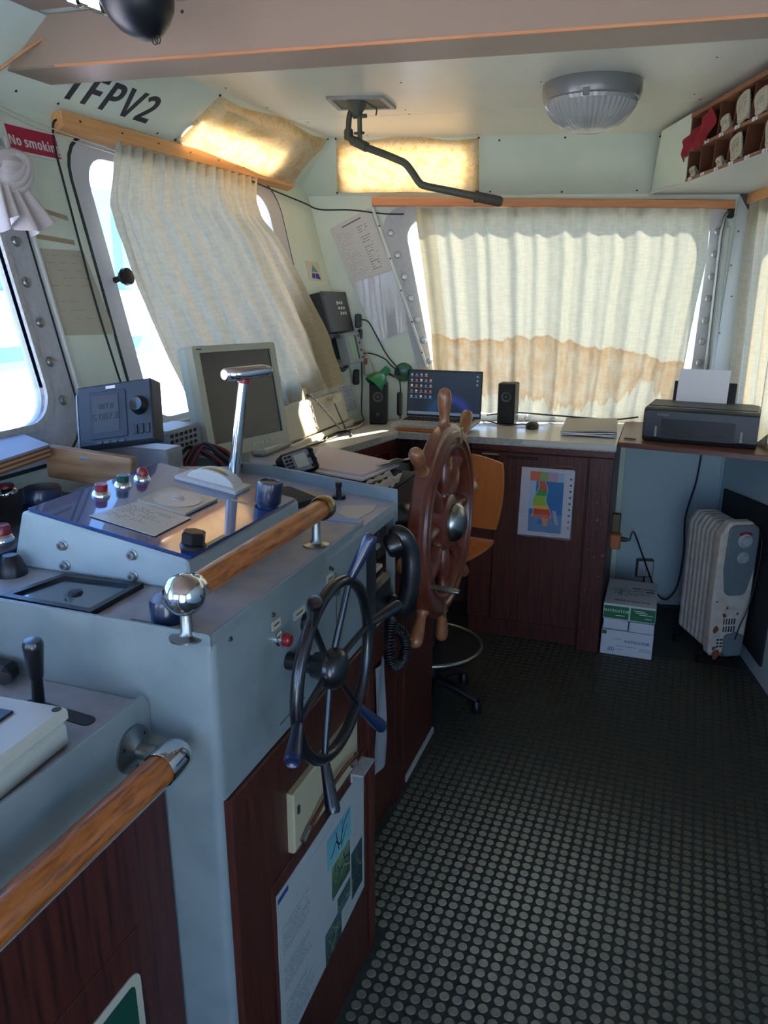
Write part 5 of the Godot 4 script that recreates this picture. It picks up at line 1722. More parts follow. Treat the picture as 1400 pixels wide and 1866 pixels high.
	g.box(Vector3(-1.335, 0.985, -3.585), Vector3(0.03, 0.016, 0.02), 0.004, Transform3D.IDENTITY)
	solo("blue_plug", g, M.plug_blue, "small blue cable plug on the worktop in front of the left speaker", "plug")
	cable("black_cable", [Vector3(-0.84, 0.98, -3.77), Vector3(-0.80, 0.985, -3.72), Vector3(-0.70, 0.982, -3.66), Vector3(-0.64, 0.985, -3.70), Vector3(-0.60, 0.985, -3.70)], 0.0035, M.cord_black, "black mouse cable curling in front of the right speaker")
	cable("sill_cable", [WW * Vector3(0.62, 1.01, 0.05), WW * Vector3(0.75, 1.025, 0.06), WW * Vector3(0.95, 1.012, 0.05), WW * Vector3(1.1, 1.002, 0.05), WW * Vector3(1.25, 0.995, 0.05), WW * Vector3(1.36, 1.01, 0.06)], 0.004, M.cord_black, "dark cable lying along the sill of the far window under the curtain")
	cable("wall_cable", [FW * Vector3(2.95, 2.02, 0.04), FW * Vector3(3.2, 2.01, 0.02), FW * Vector3(3.45, 1.99, 0.02), WW * Vector3(-0.20, 1.975, 0.02), WW * Vector3(-0.05, 1.972, 0.015), WW * Vector3(0.1, 1.955, 0.015), WW * Vector3(0.2, 1.952, 0.02)], 0.0035, M.cord_black, "black cable along the top of the corner from front curtain to far window")

	# instrument on the front side, with its stand
	var ins := thing("heading_display", "dark grey square instrument with a digital screen and a round dial on a pale bracket", "instrument", Vector3(-1.27, 1.2, -1.6))
	var IT := Transform3D(Basis.from_euler(Vector3(deg_to_rad(-19.2), deg_to_rad(8.6), deg_to_rad(9.0)), EULER_ORDER_YXZ), Vector3(-1.262, 1.324, -1.539))
	g = geo(ins, IT)
	g.prism(rr(-0.1, -0.0763, 0.1, 0.0763, 0.004, 3), -0.05, 0.0, 0.004)
	part("case", g, M.instr, ins)
	g = geo(ins, IT)
	g.prism(rr(-0.068, -0.06, 0.032, 0.058, 0.005, 3), 0.0, 0.002, 0.001)
	part("bezel", g, M.instr_dark, ins)
	g = geo(ins, IT)
	g.prism(rr(-0.058, -0.045, 0.012, 0.047, 0.002, 2), 0.002, 0.003, 0.0)
	var scr := part("screen", g, M.lcd_grey, ins, "grey digital screen")
	words("087.8", 0.012, M.ink, scr, IT * Transform3D(Basis.IDENTITY, Vector3(-0.021, 0.02, 0.0032)), "digits")
	words("S 087.8", 0.016, M.ink, scr, IT * Transform3D(Basis.IDENTITY, Vector3(-0.023, -0.006, 0.0032)), "digits")
	for i in 4:
		g = geo(ins, IT)
		g.prism(rr(-0.052 + i * 0.02, -0.0725, -0.037 + i * 0.02, -0.066, 0.002, 2), 0.0, 0.003, 0.001)
		part("soft_key", g, M.soft_key, ins)
	g = geo(ins, IT)
	g.lathe([Vector2(0.024, 0), Vector2(0.022, 0.006), Vector2(0.019, 0.016), Vector2(0.016, 0.02), Vector2(0.006, 0.0185), Vector2(0, 0.018)], 26, IT.affine_inverse() * IT * Transform3D(Basis(Vector3.RIGHT, PI / 2), Vector3(0.066, 0.012, 0.0)))
	part("dial", g, M.black_gloss, ins)
	for i in 3:
		g = geo(ins, IT)
		g.prism(rr(0.046 + i * 0.016, -0.058, 0.058 + i * 0.016, -0.034, 0.002, 2), 0.0, 0.003, 0.001)
		part("key", g, M.instr_dark, ins)
	g = geo(ins, IT)
	g.prism(pv([-0.02, 0.063, 0.005, 0.063, 0.005, 0.07, -0.02, 0.07]), 0.0, 0.0008, 0.0)
	part("badge", g, M.sign_white, ins)
	g = geo(ins, IT)
	g.prism(arc_corner([-0.02, -0.09, -0.07, -0.075, -0.075, 0.05, -0.045, 0.062, 0.0, 0.06, 0.0, -0.09], 0.006), -0.003, 0.0, 0.0, Transform3D(Basis(Vector3(0, 0, 1), Vector3(0, 1, 0), Vector3(-1, 0, 0)), Vector3(-0.103, 0, 0)))
	part("bracket", g, M.bracket, ins)
	g = geo(ins)
	g.box(Vector3(-1.27, 1.185, -1.60), Vector3(0.26, 0.1, 0.07), 0.004)
	part("stand_box", g, M.deck_paint, ins)
	g = geo()
	var vb := thing("vent_box", "small grey perforated box behind the instrument beside the beige monitor", "box", Vector3(-1.28, 1.15, -1.78))
	g = geo(vb)
	g.box(Vector3(-1.285, 1.20, -1.79), Vector3(0.10, 0.10, 0.16), 0.006)
	part("case", g, M.steel_grey, vb)
	for i in 6:
		for j in 3:
			g = geo(vb)
			g.box(Vector3(-1.235, 1.235 - j * 0.016, -1.725 - i * 0.022), Vector3(0.003, 0.009, 0.014), 0.001)
			part("vent_hole", g, M.black_matt, vb)
	# cable tangle behind the control box
	for i in 7:
		var c0 := Vector3(-1.22 + rng.randf_range(-0.04, 0.04), 1.155, -1.74)
		cable("loose_cable", [c0, c0 + Vector3(0.03, 0.03 + rng.randf() * 0.03, -0.03), c0 + Vector3(0.09 + rng.randf() * 0.03, 0.03 * rng.randf() + 0.012, -0.05 + rng.randf() * 0.05), c0 + Vector3(0.14, 0.005, -0.03 + rng.randf() * 0.04)], 0.005, M.red_wire if i % 3 == 0 else M.cord_black, ["dark red loose cable in the bundle behind the control box", "black loose cable in the bundle behind the control box"][0 if i % 3 == 0 else 1], "cable", "loose cables behind the control box")
	# wood boards round the sunken tray at the far left
	var tb := thing("plywood_shelf", "plywood board with layered edges under the near front window", "shelf", FW * Vector3(1.2, 1.25, 0.1))
	for i in 6:
		g = geo(tb)
		g.prism(pv([-1.47, 0.7, -1.20, 0.7, -1.315, 1.37, -1.47, 1.45]), 1.245 + i * 0.005, 1.25 + i * 0.005, 0.0, PLAN)
		part("veneer", g, [M.ply_dark, M.ply_light][i % 2] if i < 5 else M.ply_top, tb)
	var wb := thing("wooden_board", "bare wooden board standing on edge behind the control box at the left", "board", Vector3(-1.24, 1.2, -1.42))
	g = geo(wb)
	g.prism(arc_corner([0.0, 0.0, 0.215, -0.02, 0.225, 0.055, 0.0, 0.075], 0.006), -0.012, 0.012, 0.002, frame(Vector3(-1.352, 1.19, -1.40), Vector3(0.97, 0, -0.12).normalized(), Vector3.UP))
	part("plank", g, M.plywood, wb)
	g = geo(wb)
	g.lathe([Vector2(0.012, 0), Vector2(0.01, 0.0015), Vector2(0, 0.0015)], 12, Transform3D(Basis(Vector3(1.8, 0, 0), Vector3(0, 0, 0.5), Vector3(0, 0.4, 0)), Vector3(-1.25, 1.24, -1.40)))
	part("screw_hole", g, M.steel_grey, wb)
	# sunken tray with engine switches
	var tr := thing("switch_tray", "dark sunken switch tray at the left end of the console", "panel", Vector3(-1.25, 1.137, -1.15))
	g = geo(tr)
	g.prism(pv([-1.40, 0.86, -1.095, 0.86, -1.10, 1.38, -1.43, 1.40]), 1.138, 1.158, 0.003, PLAN)
	part("tray_panel", g, M.instr_dark, tr)
	g = geo(tr)
	g.lathe([Vector2(0.045, 0), Vector2(0.047, 0.006), Vector2(0.040, 0.01), Vector2(0.040, 0.036), Vector2(0.037, 0.041), Vector2(0, 0.042)], 30, Transform3D(Basis.IDENTITY, Vector3(-1.27, 1.158, -1.285)))
	part("large_knob", g, M.navy, tr)
	for q in [[-1.42, -1.33, 0.02], [-1.155, -1.055, 0.028]]:
		g = geo(tr)
		g.lathe([Vector2(0.024, 0), Vector2(0.024, 0.004), Vector2(0.02, 0.012), Vector2(0.018, 0.014), Vector2(0, 0.014)], 22, Transform3D(Basis.IDENTITY, Vector3(q[0], 1.158, q[1])))
		var b := part("push_button", g, M.chrome, tr)
		g = geo(tr)
		g.lathe([Vector2(0.0175, 0.012), Vector2(0.0175, q[2]), Vector2(0.015, q[2] + 0.004), Vector2(0, q[2] + 0.005)], 22, Transform3D(Basis.IDENTITY, Vector3(q[0], 1.158, q[1])))
		part("red_cap", g, M.red, b, "red button cap")
	for q in [[-1.36, -1.17, 0.024], [-1.30, -1.08, 0.02], [-1.23, -1.0, 0.016], [-1.17, -1.18, 0.014], [-1.14, -0.95, 0.02]]:
		g = geo(tr)
		g.lathe([Vector2(q[2], 0), Vector2(q[2], 0.01), Vector2(q[2] * 0.7, 0.016), Vector2(q[2] * 0.6, 0.03), Vector2(0, 0.031)], 18, Transform3D(Basis.IDENTITY, Vector3(q[0], 1.158, q[1])))
		part("switch_knob", g, M.black, tr)
	g = geo(tr)
	g.box(Vector3(-1.16, 1.163, -1.24), Vector3(0.05, 0.012, 0.12), 0.003)
	part("brass_label", g, M.tape, tr)
	g = geo()
	g.box(Vector3(-1.19, 1.165, -0.93), Vector3(0.1, 0.05, 0.07), 0.006)
	solo("grey_relay", g, M.instr, "grey relay block at the left edge behind the control box", "relay")
	var nl := thing("left_edge_knob", "black knob at the left edge on the console top beside the dark chart glass", "knob", Vector3(-1.03, 1.137, -0.94))
	g = geo(nl)
	g.lathe([Vector2(0.026, 0), Vector2(0.024, 0.012), Vector2(0.018, 0.03), Vector2(0.012, 0.036), Vector2(0, 0.037)], 22, Transform3D(Basis.IDENTITY, Vector3(-1.045, 1.137, -0.965)))
	part("cap", g, M.black, nl)
	# plate with letters leaning behind the box
	var ep := thing("lettered_plate", "cream plate with dark letters leaning behind the blue panel near the monitor", "plate", Vector3(-1.10, 1.137, -1.62))
	var ET := frame(Vector3(-1.075, 1.163, -1.625), Vector3(0.93, 0, -0.3).normalized(), Vector3(-0.1, 0.75, -0.6).normalized())
	ET.basis = Basis(ET.basis.x, ET.basis.z.cross(ET.basis.x), ET.basis.z)
	g = geo(ep, ET)
	g.box(Vector3(0, 0, 0), Vector3(0.17, 0.05, 0.006), 0.002)
	part("plate", g, M.cream, ep)
	words("EE", 0.018, M.ink, ep, ET * Transform3D(Basis.IDENTITY, Vector3(0.03, -0.005, 0.0035)))

# ---------------------------------------------------------------- curtains and battens
func edge_at(e: Array, y: float) -> float:
	for i in e.size() - 1:
		var a: Vector2 = e[i]
		var b: Vector2 = e[i + 1]
		if y <= a.y and y >= b.y: return lerpf(a.x, b.x, (a.y - y) / maxf(a.y - b.y, 1e-5))
	return e[e.size() - 1].x if y < e[e.size() - 1].y else e[0].x

func build_curtains():
	# front batten and curtain
	var b := thing("curtain_batten", "pale pine batten above the front window", "batten", FW * Vector3(2.6, 2.06, 0.02))
	var g := geo(b)
	g.prism(pv([0.0, 0.0, 0.035, 0.008, 0.042, 0.05, 0.0, 0.056]), 1.905, 3.345, 0.003, Transform3D(Basis(Vector3(0.9745, 0.2245, 0), Vector3(-0.2245, 0.9745, 0), Vector3(0, 0, 1)), FW * Vector3(0, 2.035, 0.0) + Vector3(0, 0, -5.25)))
	part("strip", g, M.pine, b)
	for k in 8:
		g = geo(b)
		g.lathe([Vector2(0.0035, 0), Vector2(0.003, 0.002), Vector2(0, 0.002)], 8, along(FW.basis.z, FW * Vector3(1.98 + k * 0.185, 2.067, 0.039)))
		part("screw", g, M.screw, b)
	var le := [Vector2(2.125, 2.04), Vector2(2.06, 1.93), Vector2(2.0, 1.845), Vector2(1.99, 1.772), Vector2(2.008, 1.65), Vector2(2.04, 1.504), Vector2(2.112, 1.287), Vector2(2.14, 1.17)]
	var re := [Vector2(2.985, 2.04), Vector2(2.935, 1.95), Vector2(2.925, 1.873), Vector2(3.017, 1.795), Vector2(3.127, 1.62), Vector2(3.264, 1.405), Vector2(3.345, 1.176), Vector2(3.345, 1.15)]
	var fc := thing("front_curtain", "thin grey-white curtain pulled aside in pleats over the front window", "curtain", FW * Vector3(2.6, 2.03, 0.04))
	g = geo(fc)
	g.sheet(150, 40, func(u, v):
		var y: float = lerpf(2.036, 1.17 + 0.012 * sin(u * 9.0) - 0.01 * u, v)
		var a = edge_at(le, y)
		var c = edge_at(re, y)
		var uu: float = u + 0.012 * sin(u * 30.0) * (1.0 - u) * u
		var s = lerpf(a, c, uu)
		var pleat = sin(u * TAU * 15.0 + 1.5 * sin(u * 7.0)) * 0.013 * (1.0 - 0.6 * smoothstep(0.0, 0.45, v))
		var fold = 0.016 * sin(u * TAU * 6.0 + v * 1.6 + 0.6) * smoothstep(0.02, 0.4, v) + 0.014 * sin(u * TAU * 3.4 - v * 2.4) * v
		var deep = 0.03 * exp(-pow((u - (0.80 - 0.06 * v)) * 13.0, 2.0)) * smoothstep(0.1, 0.5, v)
		var wr = 0.0035 * sin(u * 61.0 + v * 9.0) * sin(v * 17.0 + u * 12.0)
		var swell = 0.02 * sin(v * PI) * sin(u * PI)
		return FW * Vector3(s, y, 0.036 + pleat + fold + swell - deep + wr + 0.012 * smoothstep(0.1, 0.3, v)))
	part("pleated_cloth", g, M.curtain, fc)
	# cords of the curtain
	cable("white_string", [FW * Vector3(1.55, 2.07, 0.05), FW * Vector3(1.8, 2.035, 0.035), FW * Vector3(2.11, 2.005, 0.045)], 0.0016, M.cord_white, "upper of two thin white cords strung from the knotted cloth to the front curtain", "cord")
	cable("white_string", [FW * Vector3(1.55, 2.06, 0.05), FW * Vector3(1.8, 2.02, 0.035), FW * Vector3(2.11, 1.995, 0.045)], 0.0016, M.cord_white, "lower of two thin white cords strung from the knotted cloth to the front curtain", "cord")

	# far batten and curtain
	var b2 := thing("curtain_batten", "long reddish pine batten above the far window", "batten", WW * Vector3(0.87, 2.0, 0.0))
	g = geo(b2)
	g.prism(pv([0.052, 1.987, 1.70, 1.965, 1.70, 2.0, 0.052, 2.023]), 0.0, 0.068, 0.003, WW)
	part("strip", g, M.pine_x, b2)
	var fl := [Vector2(0.249, 1.985), Vector2(0.262, 1.9), Vector2(0.291, 1.73), Vector2(0.335, 1.426), Vector2(0.355, 1.19), Vector2(0.385, 0.99)]
	var fr := [Vector2(1.605, 1.985), Vector2(1.612, 1.751), Vector2(1.584, 1.531), Vector2(1.555, 1.2), Vector2(1.52, 0.985)]
	g = geo()
	g.sheet(170, 50, func(u, v):
		var y: float = lerpf(1.975, 1.0 + 0.02 * cos(u * 3.0) + 0.006 * sin(u * 21.0) + 0.012 * (1.0 - u), v)
		var a = edge_at(fl, y)
		var c = edge_at(fr, y)
		var s = lerpf(a, c, u + 0.006 * sin(u * 40.0 + v * 2.0) * sin(PI * u))
		var fold = 0.009 * sin(u * TAU * 13.0 + 2.0 * sin(u * 5.0) + v * 0.6) + 0.006 * sin(u * TAU * 7.3 + 1.0 - v * 0.7) + 0.004 * sin(u * TAU * 23.0 + v * 1.5)
		var wr = 0.0022 * sin(u * 83.0 + v * 31.0 + 3.0 * sin(v * 9.0)) * sin(v * 44.0 + u * 17.0)
		return WW * Vector3(s, y, 0.04 + fold + wr * (0.4 + v)))
	solo("far_curtain", g, M.curtain_far, "sunlit cream curtain with a large tan water stain across the far window", "curtain")

	# cloths nailed over the lamps in the coves
	for which in 2:
		var T: Transform3D = left_cove() if which == 0 else far_cove()
		var q: Array = [Vector2(2.45, 0.047), Vector2(3.37, -0.028), Vector2(3.36, 0.262), Vector2(2.49, 0.255)] if which == 0 else [Vector2(-0.115, 0.022), Vector2(0.55, 0.015), Vector2(0.53, 0.306), Vector2(-0.092, 0.31)]
		var cl := thing("cloth_cover", ["stained translucent cloth nailed over the lamp in the front cove, with one corner slack", "stained glowing cloth nailed over the lamp in the far cove behind the crank handle"][which], "cloth cover", T * Vector3((q[0].x + q[1].x) * 0.5, 0.14, 0.02), "cove lamp cloths")
		g = geo(cl)
		g.sheet(40, 20, func(u, v):
			var p: Vector2 = (q[0] as Vector2).lerp(q[1], u).lerp((q[3] as Vector2).lerp(q[2], u), v)
			var e: float = minf(minf(u, 1.0 - u), minf(v, 1.0 - v) * 0.45)
			var lift = 0.030 * smoothstep(0.0, 0.05, e)
			var sag = 0.004 * sin(u * 9.0 + v * 4.0) + 0.003 * sin(u * 23.0 - v * 7.0)
			var pull = 0.01 * sin(u * PI * 3.0) * smoothstep(0.9, 1.0, v)
			return T * Vector3(p.x, p.y - pull, 0.003 + lift + sag * smoothstep(0.0, 0.08, e)))
		part("cloth", g, [M.cove_cloth_front, M.cove_cloth_far][which], cl)
		for k in 4:
			g = geo(cl)
			g.lathe([Vector2(0.005, 0), Vector2(0.004, 0.003), Vector2(0, 0.004)], 8, along(T.basis.z, T * Vector3(q[k].x, q[k].y, 0.003)))
			part("nail", g, M.screw, cl)
		# the lamp itself: an oval glowing diffuser
		var lm := thing("cove_lamp", ["oval glowing lamp behind the cloth in the front cove", "oval glowing lamp behind the cloth in the far cove"][which], "lamp", T * Vector3((q[0].x + q[1].x) * 0.5, 0.14, 0.0))
		var oc: Vector2 = [Vector2(2.79, 0.088), Vector2(0.207, 0.168)][which]
		var hw: float = [0.335, 0.30][which]
		var hh: float = [0.075, 0.118][which]
		var oval := PackedVector2Array()
		for i in 40:
			var a := TAU * i / 40.0
			oval.append(oc + Vector2(signf(cos(a)) * pow(absf(cos(a)), 0.72) * hw, signf(sin(a)) * pow(absf(sin(a)), 0.8) * hh))
		g = geo(lm)
		g.prism(Geo.inset(oval, -0.006), 0.0, 0.006, 0.0, T)
		part("lamp_body", g, M.white_plastic, lm)
		g = geo(lm)
		g.prism(oval, 0.006, 0.0085, 0.0, T)
		part("diffuser", g, M.lamp_glow, lm)
		var al := AreaLight3D.new()
		al.name = "lamp_light"
		al.area_size = Vector2(hw * 1.8, hh * 1.7)
		al.light_color = Color("ffe3b8")
		al.light_energy = 0.062
		al.area_range = 20.0
		al.area_attenuation = 2.0
		al.shadow_enabled = true
		var c3 := T * Vector3(oc.x, oc.y, 0.0105)
		al.transform = lm.global_transform.affine_inverse() * Transform3D(Basis.looking_at(T.basis.z, T.basis.y.normalized()), c3)
		lm.add_child(al)

# ---------------------------------------------------------------- right side
func build_right():
	# shelf with printer
	var sh := thing("side_shelf", "brown wood-grain shelf board under the printer in the right corner", "shelf", Vector3(0.15, 0.97, -3.6))
	var g := geo(sh)
	g.prism(rq([Vector2(-0.166, 3.398), Vector2(0.52, 3.288), Vector2(0.31, 4.12), Vector2(-0.166, 3.985)], 0.012, 3), 0.962, 0.984, 0.003, PLAN)
	part("board", g, M.shelf, sh)
	var pr := thing("printer", "black inkjet printer with paper in its rear feeder on the brown shelf", "printer", Vector3(0.16, 0.985, -3.6), "", Basis(Vector3.UP, -0.19))
	var T := Transform3D(Basis(Vector3.UP, -0.12), Vector3(0.168, 0.985, -3.585))
	pr.transform = T
	g = geo(pr, T)
	var front := rr(-0.225, 0.008, 0.225, 0.142, 0.012, 4)
	# body in side view pulled across
	g.prism(arc_corner([-0.14, 0.0, 0.14, 0.0, 0.15, 0.02, 0.145, 0.135, 0.12, 0.145, -0.14, 0.145], 0.008), -0.225, 0.225, 0.006, Transform3D(Basis(Vector3(0, 0, 1), Vector3(0, 1, 0), Vector3(-1, 0, 0)), Vector3.ZERO))
	part("body", g, M.printer_black, pr)
	g = geo(pr, T)
	g.prism(rr(-0.15, 0.018, 0.14, 0.1, 0.004, 3), 0.142, 0.1505, 0.0)
	part("tray_opening", g, M.black, pr)
	g = geo(pr, T)
	g.box(Vector3(-0.005, 0.042, 0.153), Vector3(0.25, 0.003, 0.006), 0.001)
	part("output_roller", g, M.grey_box, pr)
	g = geo(pr, T)
	g.box(Vector3(0.0, 0.145, -0.01), Vector3(0.43, 0.006, 0.2), 0.003)
	part("scanner_lid", g, M.grey_dark, pr)
	for x in [-0.17, 0.165]:
		g = geo(pr, T)
		g.box(Vector3(x, 0.045, 0.151), Vector3(0.01, 0.045, 0.003), 0.001)
		part("tape_mark", g, M.steel_grey, pr)
	words("Canon", 0.010, M.steel_grey, pr, T * Transform3D(Basis.IDENTITY, Vector3(-0.145, 0.118, 0.1495)), "lettering", "Droid Serif", 700, 0.0008)
	g = geo(pr, T)
	g.box(Vector3(-0.125, 0.205, -0.128), Vector3(0.04, 0.13, 0.008), 0.003, Transform3D(Basis(Vector3.RIGHT, -0.3), Vector3(0, 0.01, 0.05)))
	g.box(Vector3(0.095, 0.205, -0.128), Vector3(0.04, 0.13, 0.008), 0.003, Transform3D(Basis(Vector3.RIGHT, -0.3), Vector3(0, 0.01, 0.05)))
	part("feeder_support", g, M.black, pr)
	g = geo()
	g.sheet(10, 10, func(u, v): return T * Vector3((u - 0.5) * 0.21 - 0.022, 0.285 - v * 0.155, -0.135 + v * 0.05 + 0.012 * (1.0 - v) * (1.0 - v) * -1.0 + 0.004 * sin(u * 3.0)), 0.002)
	solo("feeder_paper", g, M.paper_white, "white sheets standing in the rear feeder of the printer", "paper")
	g = geo()
	g.box(Vector3(-0.12, 0.988, -3.47), Vector3(0.05, 0.005, 0.012), 0.002)
	solo("letter_clip", g, M.screw, "small dark clip on the brown shelf left of the printer", "clip")

	# heater
	var he := thing("oil_radiator", "old cream oil-filled radiator heater with grey control panel and rust spots", "heater", Vector3(0.32, 0.0, -3.45), "", Basis(Vector3.UP, -0.52))
	var H := Transform3D(Basis(Vector3.UP, 0.42), Vector3(0.30, 0.0, -3.375))   # x along the panel, -z along the fins
	H = Transform3D(Basis(Vector3(0.90, 0, -0.436), Vector3.UP, Vector3(0.436, 0, 0.90)), Vector3(0.365, 0.02, -3.405))
	he.transform = H
	g = geo(he, H)
	g.prism(arc_corner([-0.078, 0.04, 0.078, 0.04, 0.088, 0.3, 0.086, 0.60, 0.05, 0.655, -0.05, 0.655, -0.086, 0.60, -0.088, 0.3], 0.02), -0.05, 0.0, 0.012, Transform3D.IDENTITY)
	part("end_housing", g, M.heater, he)
	for k in 7:
		g = geo(he, H)
		g.prism(arc_corner([-0.07, 0.05, 0.07, 0.05, 0.075, 0.58, 0.045, 0.63, -0.045, 0.63, -0.075, 0.58], 0.02), -0.012, 0.012, 0.006, Transform3D(Basis.IDENTITY, Vector3(0, 0, -0.075 - k * 0.036)))
		part("fin", g, M.heater, he)
	g = geo(he, H)
	for y in [0.11, 0.55]: g.tube([Vector3(0, y, -0.05), Vector3(0, y, -0.31)], 0.03, 14)
	part("oil_pipe", g, M.heater, he)
	g = geo(he, H)
	g.prism(arc_corner([-0.045, 0.33, 0.045, 0.33, 0.07, 0.45, 0.072, 0.645, -0.058, 0.645, -0.062, 0.45], 0.028), 0.0, 0.012, 0.004, Transform3D.IDENTITY)
	var cp := part("control_panel", g, M.heater_panel, he, "grey control panel")
	for q in [[0.578, 0.032], [0.502, 0.026]]:
		g = geo(he, H)
		g.lathe([Vector2(q[1], 0.012), Vector2(q[1] * 0.95, 0.016), Vector2(q[1] * 0.75, 0.018), Vector2(q[1] * 0.6, 0.030), Vector2(0, 0.031)], 24, Transform3D(Basis(Vector3.RIGHT, PI / 2) * Basis(Vector3(0, 1, 0), 0.0), Vector3(0.012, q[0], 0.0)))
		part("dial", g, M.heater_dial, cp)
	g = geo(he, H)
	g.lathe([Vector2(0.03, 0.011), Vector2(0.028, 0.0145), Vector2(0, 0.0145)], 20, Transform3D(Basis(Vector3(1, 0, 0), Vector3(0, 0, 1), Vector3(0, -0.4, 0)), Vector3(0.012, 0.606, 0.0)))
	part("red_lamp", g, M.red, cp, "small red indicator")
	for k in 10:
		g = geo(he, H)
		g.box(Vector3(-0.028 + (k % 5) * 0.012 + (0.002 if k > 4 else 0.0), 0.205 - (k / 5) * 0.036, 0.0008), Vector3(0.006, 0.028, 0.003), 0.001, Transform3D.IDENTITY)
		part("vent_slot", g, M.rust if k % 5 < 2 else M.black_matt, he)
	for k in 6:
		g = geo(he, H)
		g.box(Vector3(-0.045 + (k % 2) * 0.016, 0.12 - (k / 2) * 0.016, 0.001), Vector3(0.012, 0.008, 0.003), 0.001)
		part("lower_vent", g, M.black_matt, he)
	g = geo(he, H)
	g.prism(arc_corner([-0.02, 0.045, 0.06, 0.045, 0.065, 0.14, 0.03, 0.155, -0.02, 0.14], 0.012), 0.0, 0.02, 0.006)
	part("cord_store", g, M.heater_panel, he)
	for q in [[-0.062, 0.17, 0.014], [-0.05, 0.05, 0.02], [-0.015, 0.05, 0.012], [-0.03, 0.235, 0.01], [-0.06, 0.08, 0.009], [-0.02, 0.27, 0.006], [0.03, 0.24, 0.006], [-0.07, 0.3, 0.005]]:
		g = geo(he, H)
		var ch := PackedVector2Array()
		for i in 10: ch.append(Vector2(q[0], q[1]) + Vector2(cos(TAU * i / 10), sin(TAU * i / 10) * 1.2) * q[2] * rng.randf_range(0.6, 1.2))
		g.prism(ch, 0.0, 0.0008, 0.0)
		part("rust_patch", g, M.rust, he)
	for z in [-0.06, -0.28]:
		g = geo(he, H)
		g.box(Vector3(0, 0.03, z), Vector3(0.18, 0.02, 0.03), 0.005)
		for s in [-0.085, 0.085]:
			g.lathe([Vector2(0.0, -0.012), Vector2(0.02, -0.012), Vector2(0.02, 0.012), Vector2(0, 0.012)], 16, along(Vector3.RIGHT, Vector3(s, 0.0, z)))
		part("foot", g, M.black, he)
	g = geo(he, H)
	g.tube(curve([Vector3(0.02, 0.13, 0.022), Vector3(0.03, 0.2, 0.03), Vector3(0.055, 0.28, 0.03), Vector3(0.075, 0.4, 0.025), Vector3(0.09, 0.55, 0.01), Vector3(0.095, 0.62, -0.03)], 6), 0.003, 7)
	part("power_cord", g, M.cord_black, he)
	# dark board behind it
	g = geo()
	g.prism(pv([0.10, 0.08, 0.85, 0.08, 0.85, 0.76, 0.10, 0.665]), 0.002, 0.014, 0.003, RW)
	solo("dark_board", g, M.black_matt, "black board screwed to the right wall behind the radiator", "board")

	# cartons of paper: top cover, reams, bottom box
	var x0 := -0.164
	var x1 := 0.06
	var bb := thing("paper_carton", "white carton of copy paper standing on the floor, lowest of its stack", "carton", Vector3(-0.05, 0, -3.55))
	g = geo(bb)
	g.box(Vector3(-0.052, 0.061, -3.535), Vector3(0.226, 0.12, 0.33), 0.003)
	part("carton_body", g, M.carton_white, bb)
	words("NAVIGATOR", 0.0125, M.ink_blue, bb, Transform3D(Basis.IDENTITY, Vector3(-0.008, 0.075, -3.3698)), "lettering", "Droid Serif", 700)
	words("80", 0.02, M.ink_blue, bb, Transform3D(Basis.IDENTITY, Vector3(-0.118, 0.03, -3.3698)), "lettering")
	words("Universal", 0.006, M.ink_blue, bb, Transform3D(Basis.IDENTITY, Vector3(-0.095, 0.082, -3.3698)), "lettering")
	for q in [[-0.052, 0.05, 0.09], [0.03, 0.046, 0.05], [0.03, 0.036, 0.05], [-0.08, 0.033, 0.03]]:
		g = geo(bb)
		g.box(Vector3(q[0], q[1], -3.3699), Vector3(q[2], 0.0025, 0.0008), 0.0)
		part("print_line", g, M.steel_grey, bb)
	g = geo(bb)
	g.box(Vector3(-0.152, 0.11, -3.3699), Vector3(0.02, 0.018, 0.0008), 0.0)
	part("green_corner", g, M.pack_green, bb)
	for s in 2:
		g = geo()
		g.box(Vector3(-0.107 + s * 0.113, 0.148 - s * 0.002, -3.535 + s * 0.004), Vector3(0.108, 0.048, 0.32), 0.004)
		solo("paper_ream", g, M.carton_white, ["left white paper ream in the middle of the carton stack", "right white paper ream in the middle of the carton stack"][s], "paper ream")
	var tc := thing("paper_carton", "green-banded paper carton with a tree drawing on its lid, topmost of its stack", "carton", Vector3(-0.05, 0.172, -3.55))
	g = geo(tc)
	g.box(Vector3(-0.052, 0.211, -3.54), Vector3(0.226, 0.075, 0.33), 0.003)
	part("carton_body", g, M.carton_white, tc)
	g = geo(tc)
	g.box(Vector3(-0.108, 0.21, -3.3748), Vector3(0.108, 0.06, 0.0012), 0.0)
	g.box(Vector3(0.006, 0.21, -3.3748), Vector3(0.106, 0.06, 0.0012), 0.0)
	part("green_band", g, M.pack_green, tc)
	words("NAVIGATOR", 0.0125, M.sign_white, tc, Transform3D(Basis.IDENTITY, Vector3(-0.108, 0.217, -3.374)), "lettering", "Droid Serif", 700)
	for q in [[-0.09, 0.196, 0.04], [-0.01, 0.228, 0.05], [0.0, 0.22, 0.05], [0.02, 0.212, 0.06], [0.03, 0.195, 0.03]]:
		g = geo(tc)
		g.box(Vector3(q[0], q[1], -3.3739), Vector3(q[2], 0.003, 0.0008), 0.0)
		part("print_line", g, M.sign_white, tc)
	g = geo(tc)
	g.uvquad(Vector3(-0.160, 0.2492, -3.385), Vector3(0.056, 0.2492, -3.385), Vector3(0.056, 0.2492, -3.70), Vector3(-0.160, 0.2492, -3.70), -1, Vector2(0, 1), Vector2(1, 1), Vector2(1, 0), Vector2(0, 0))
	part("lid_print", g, M.carton_lid, tc)
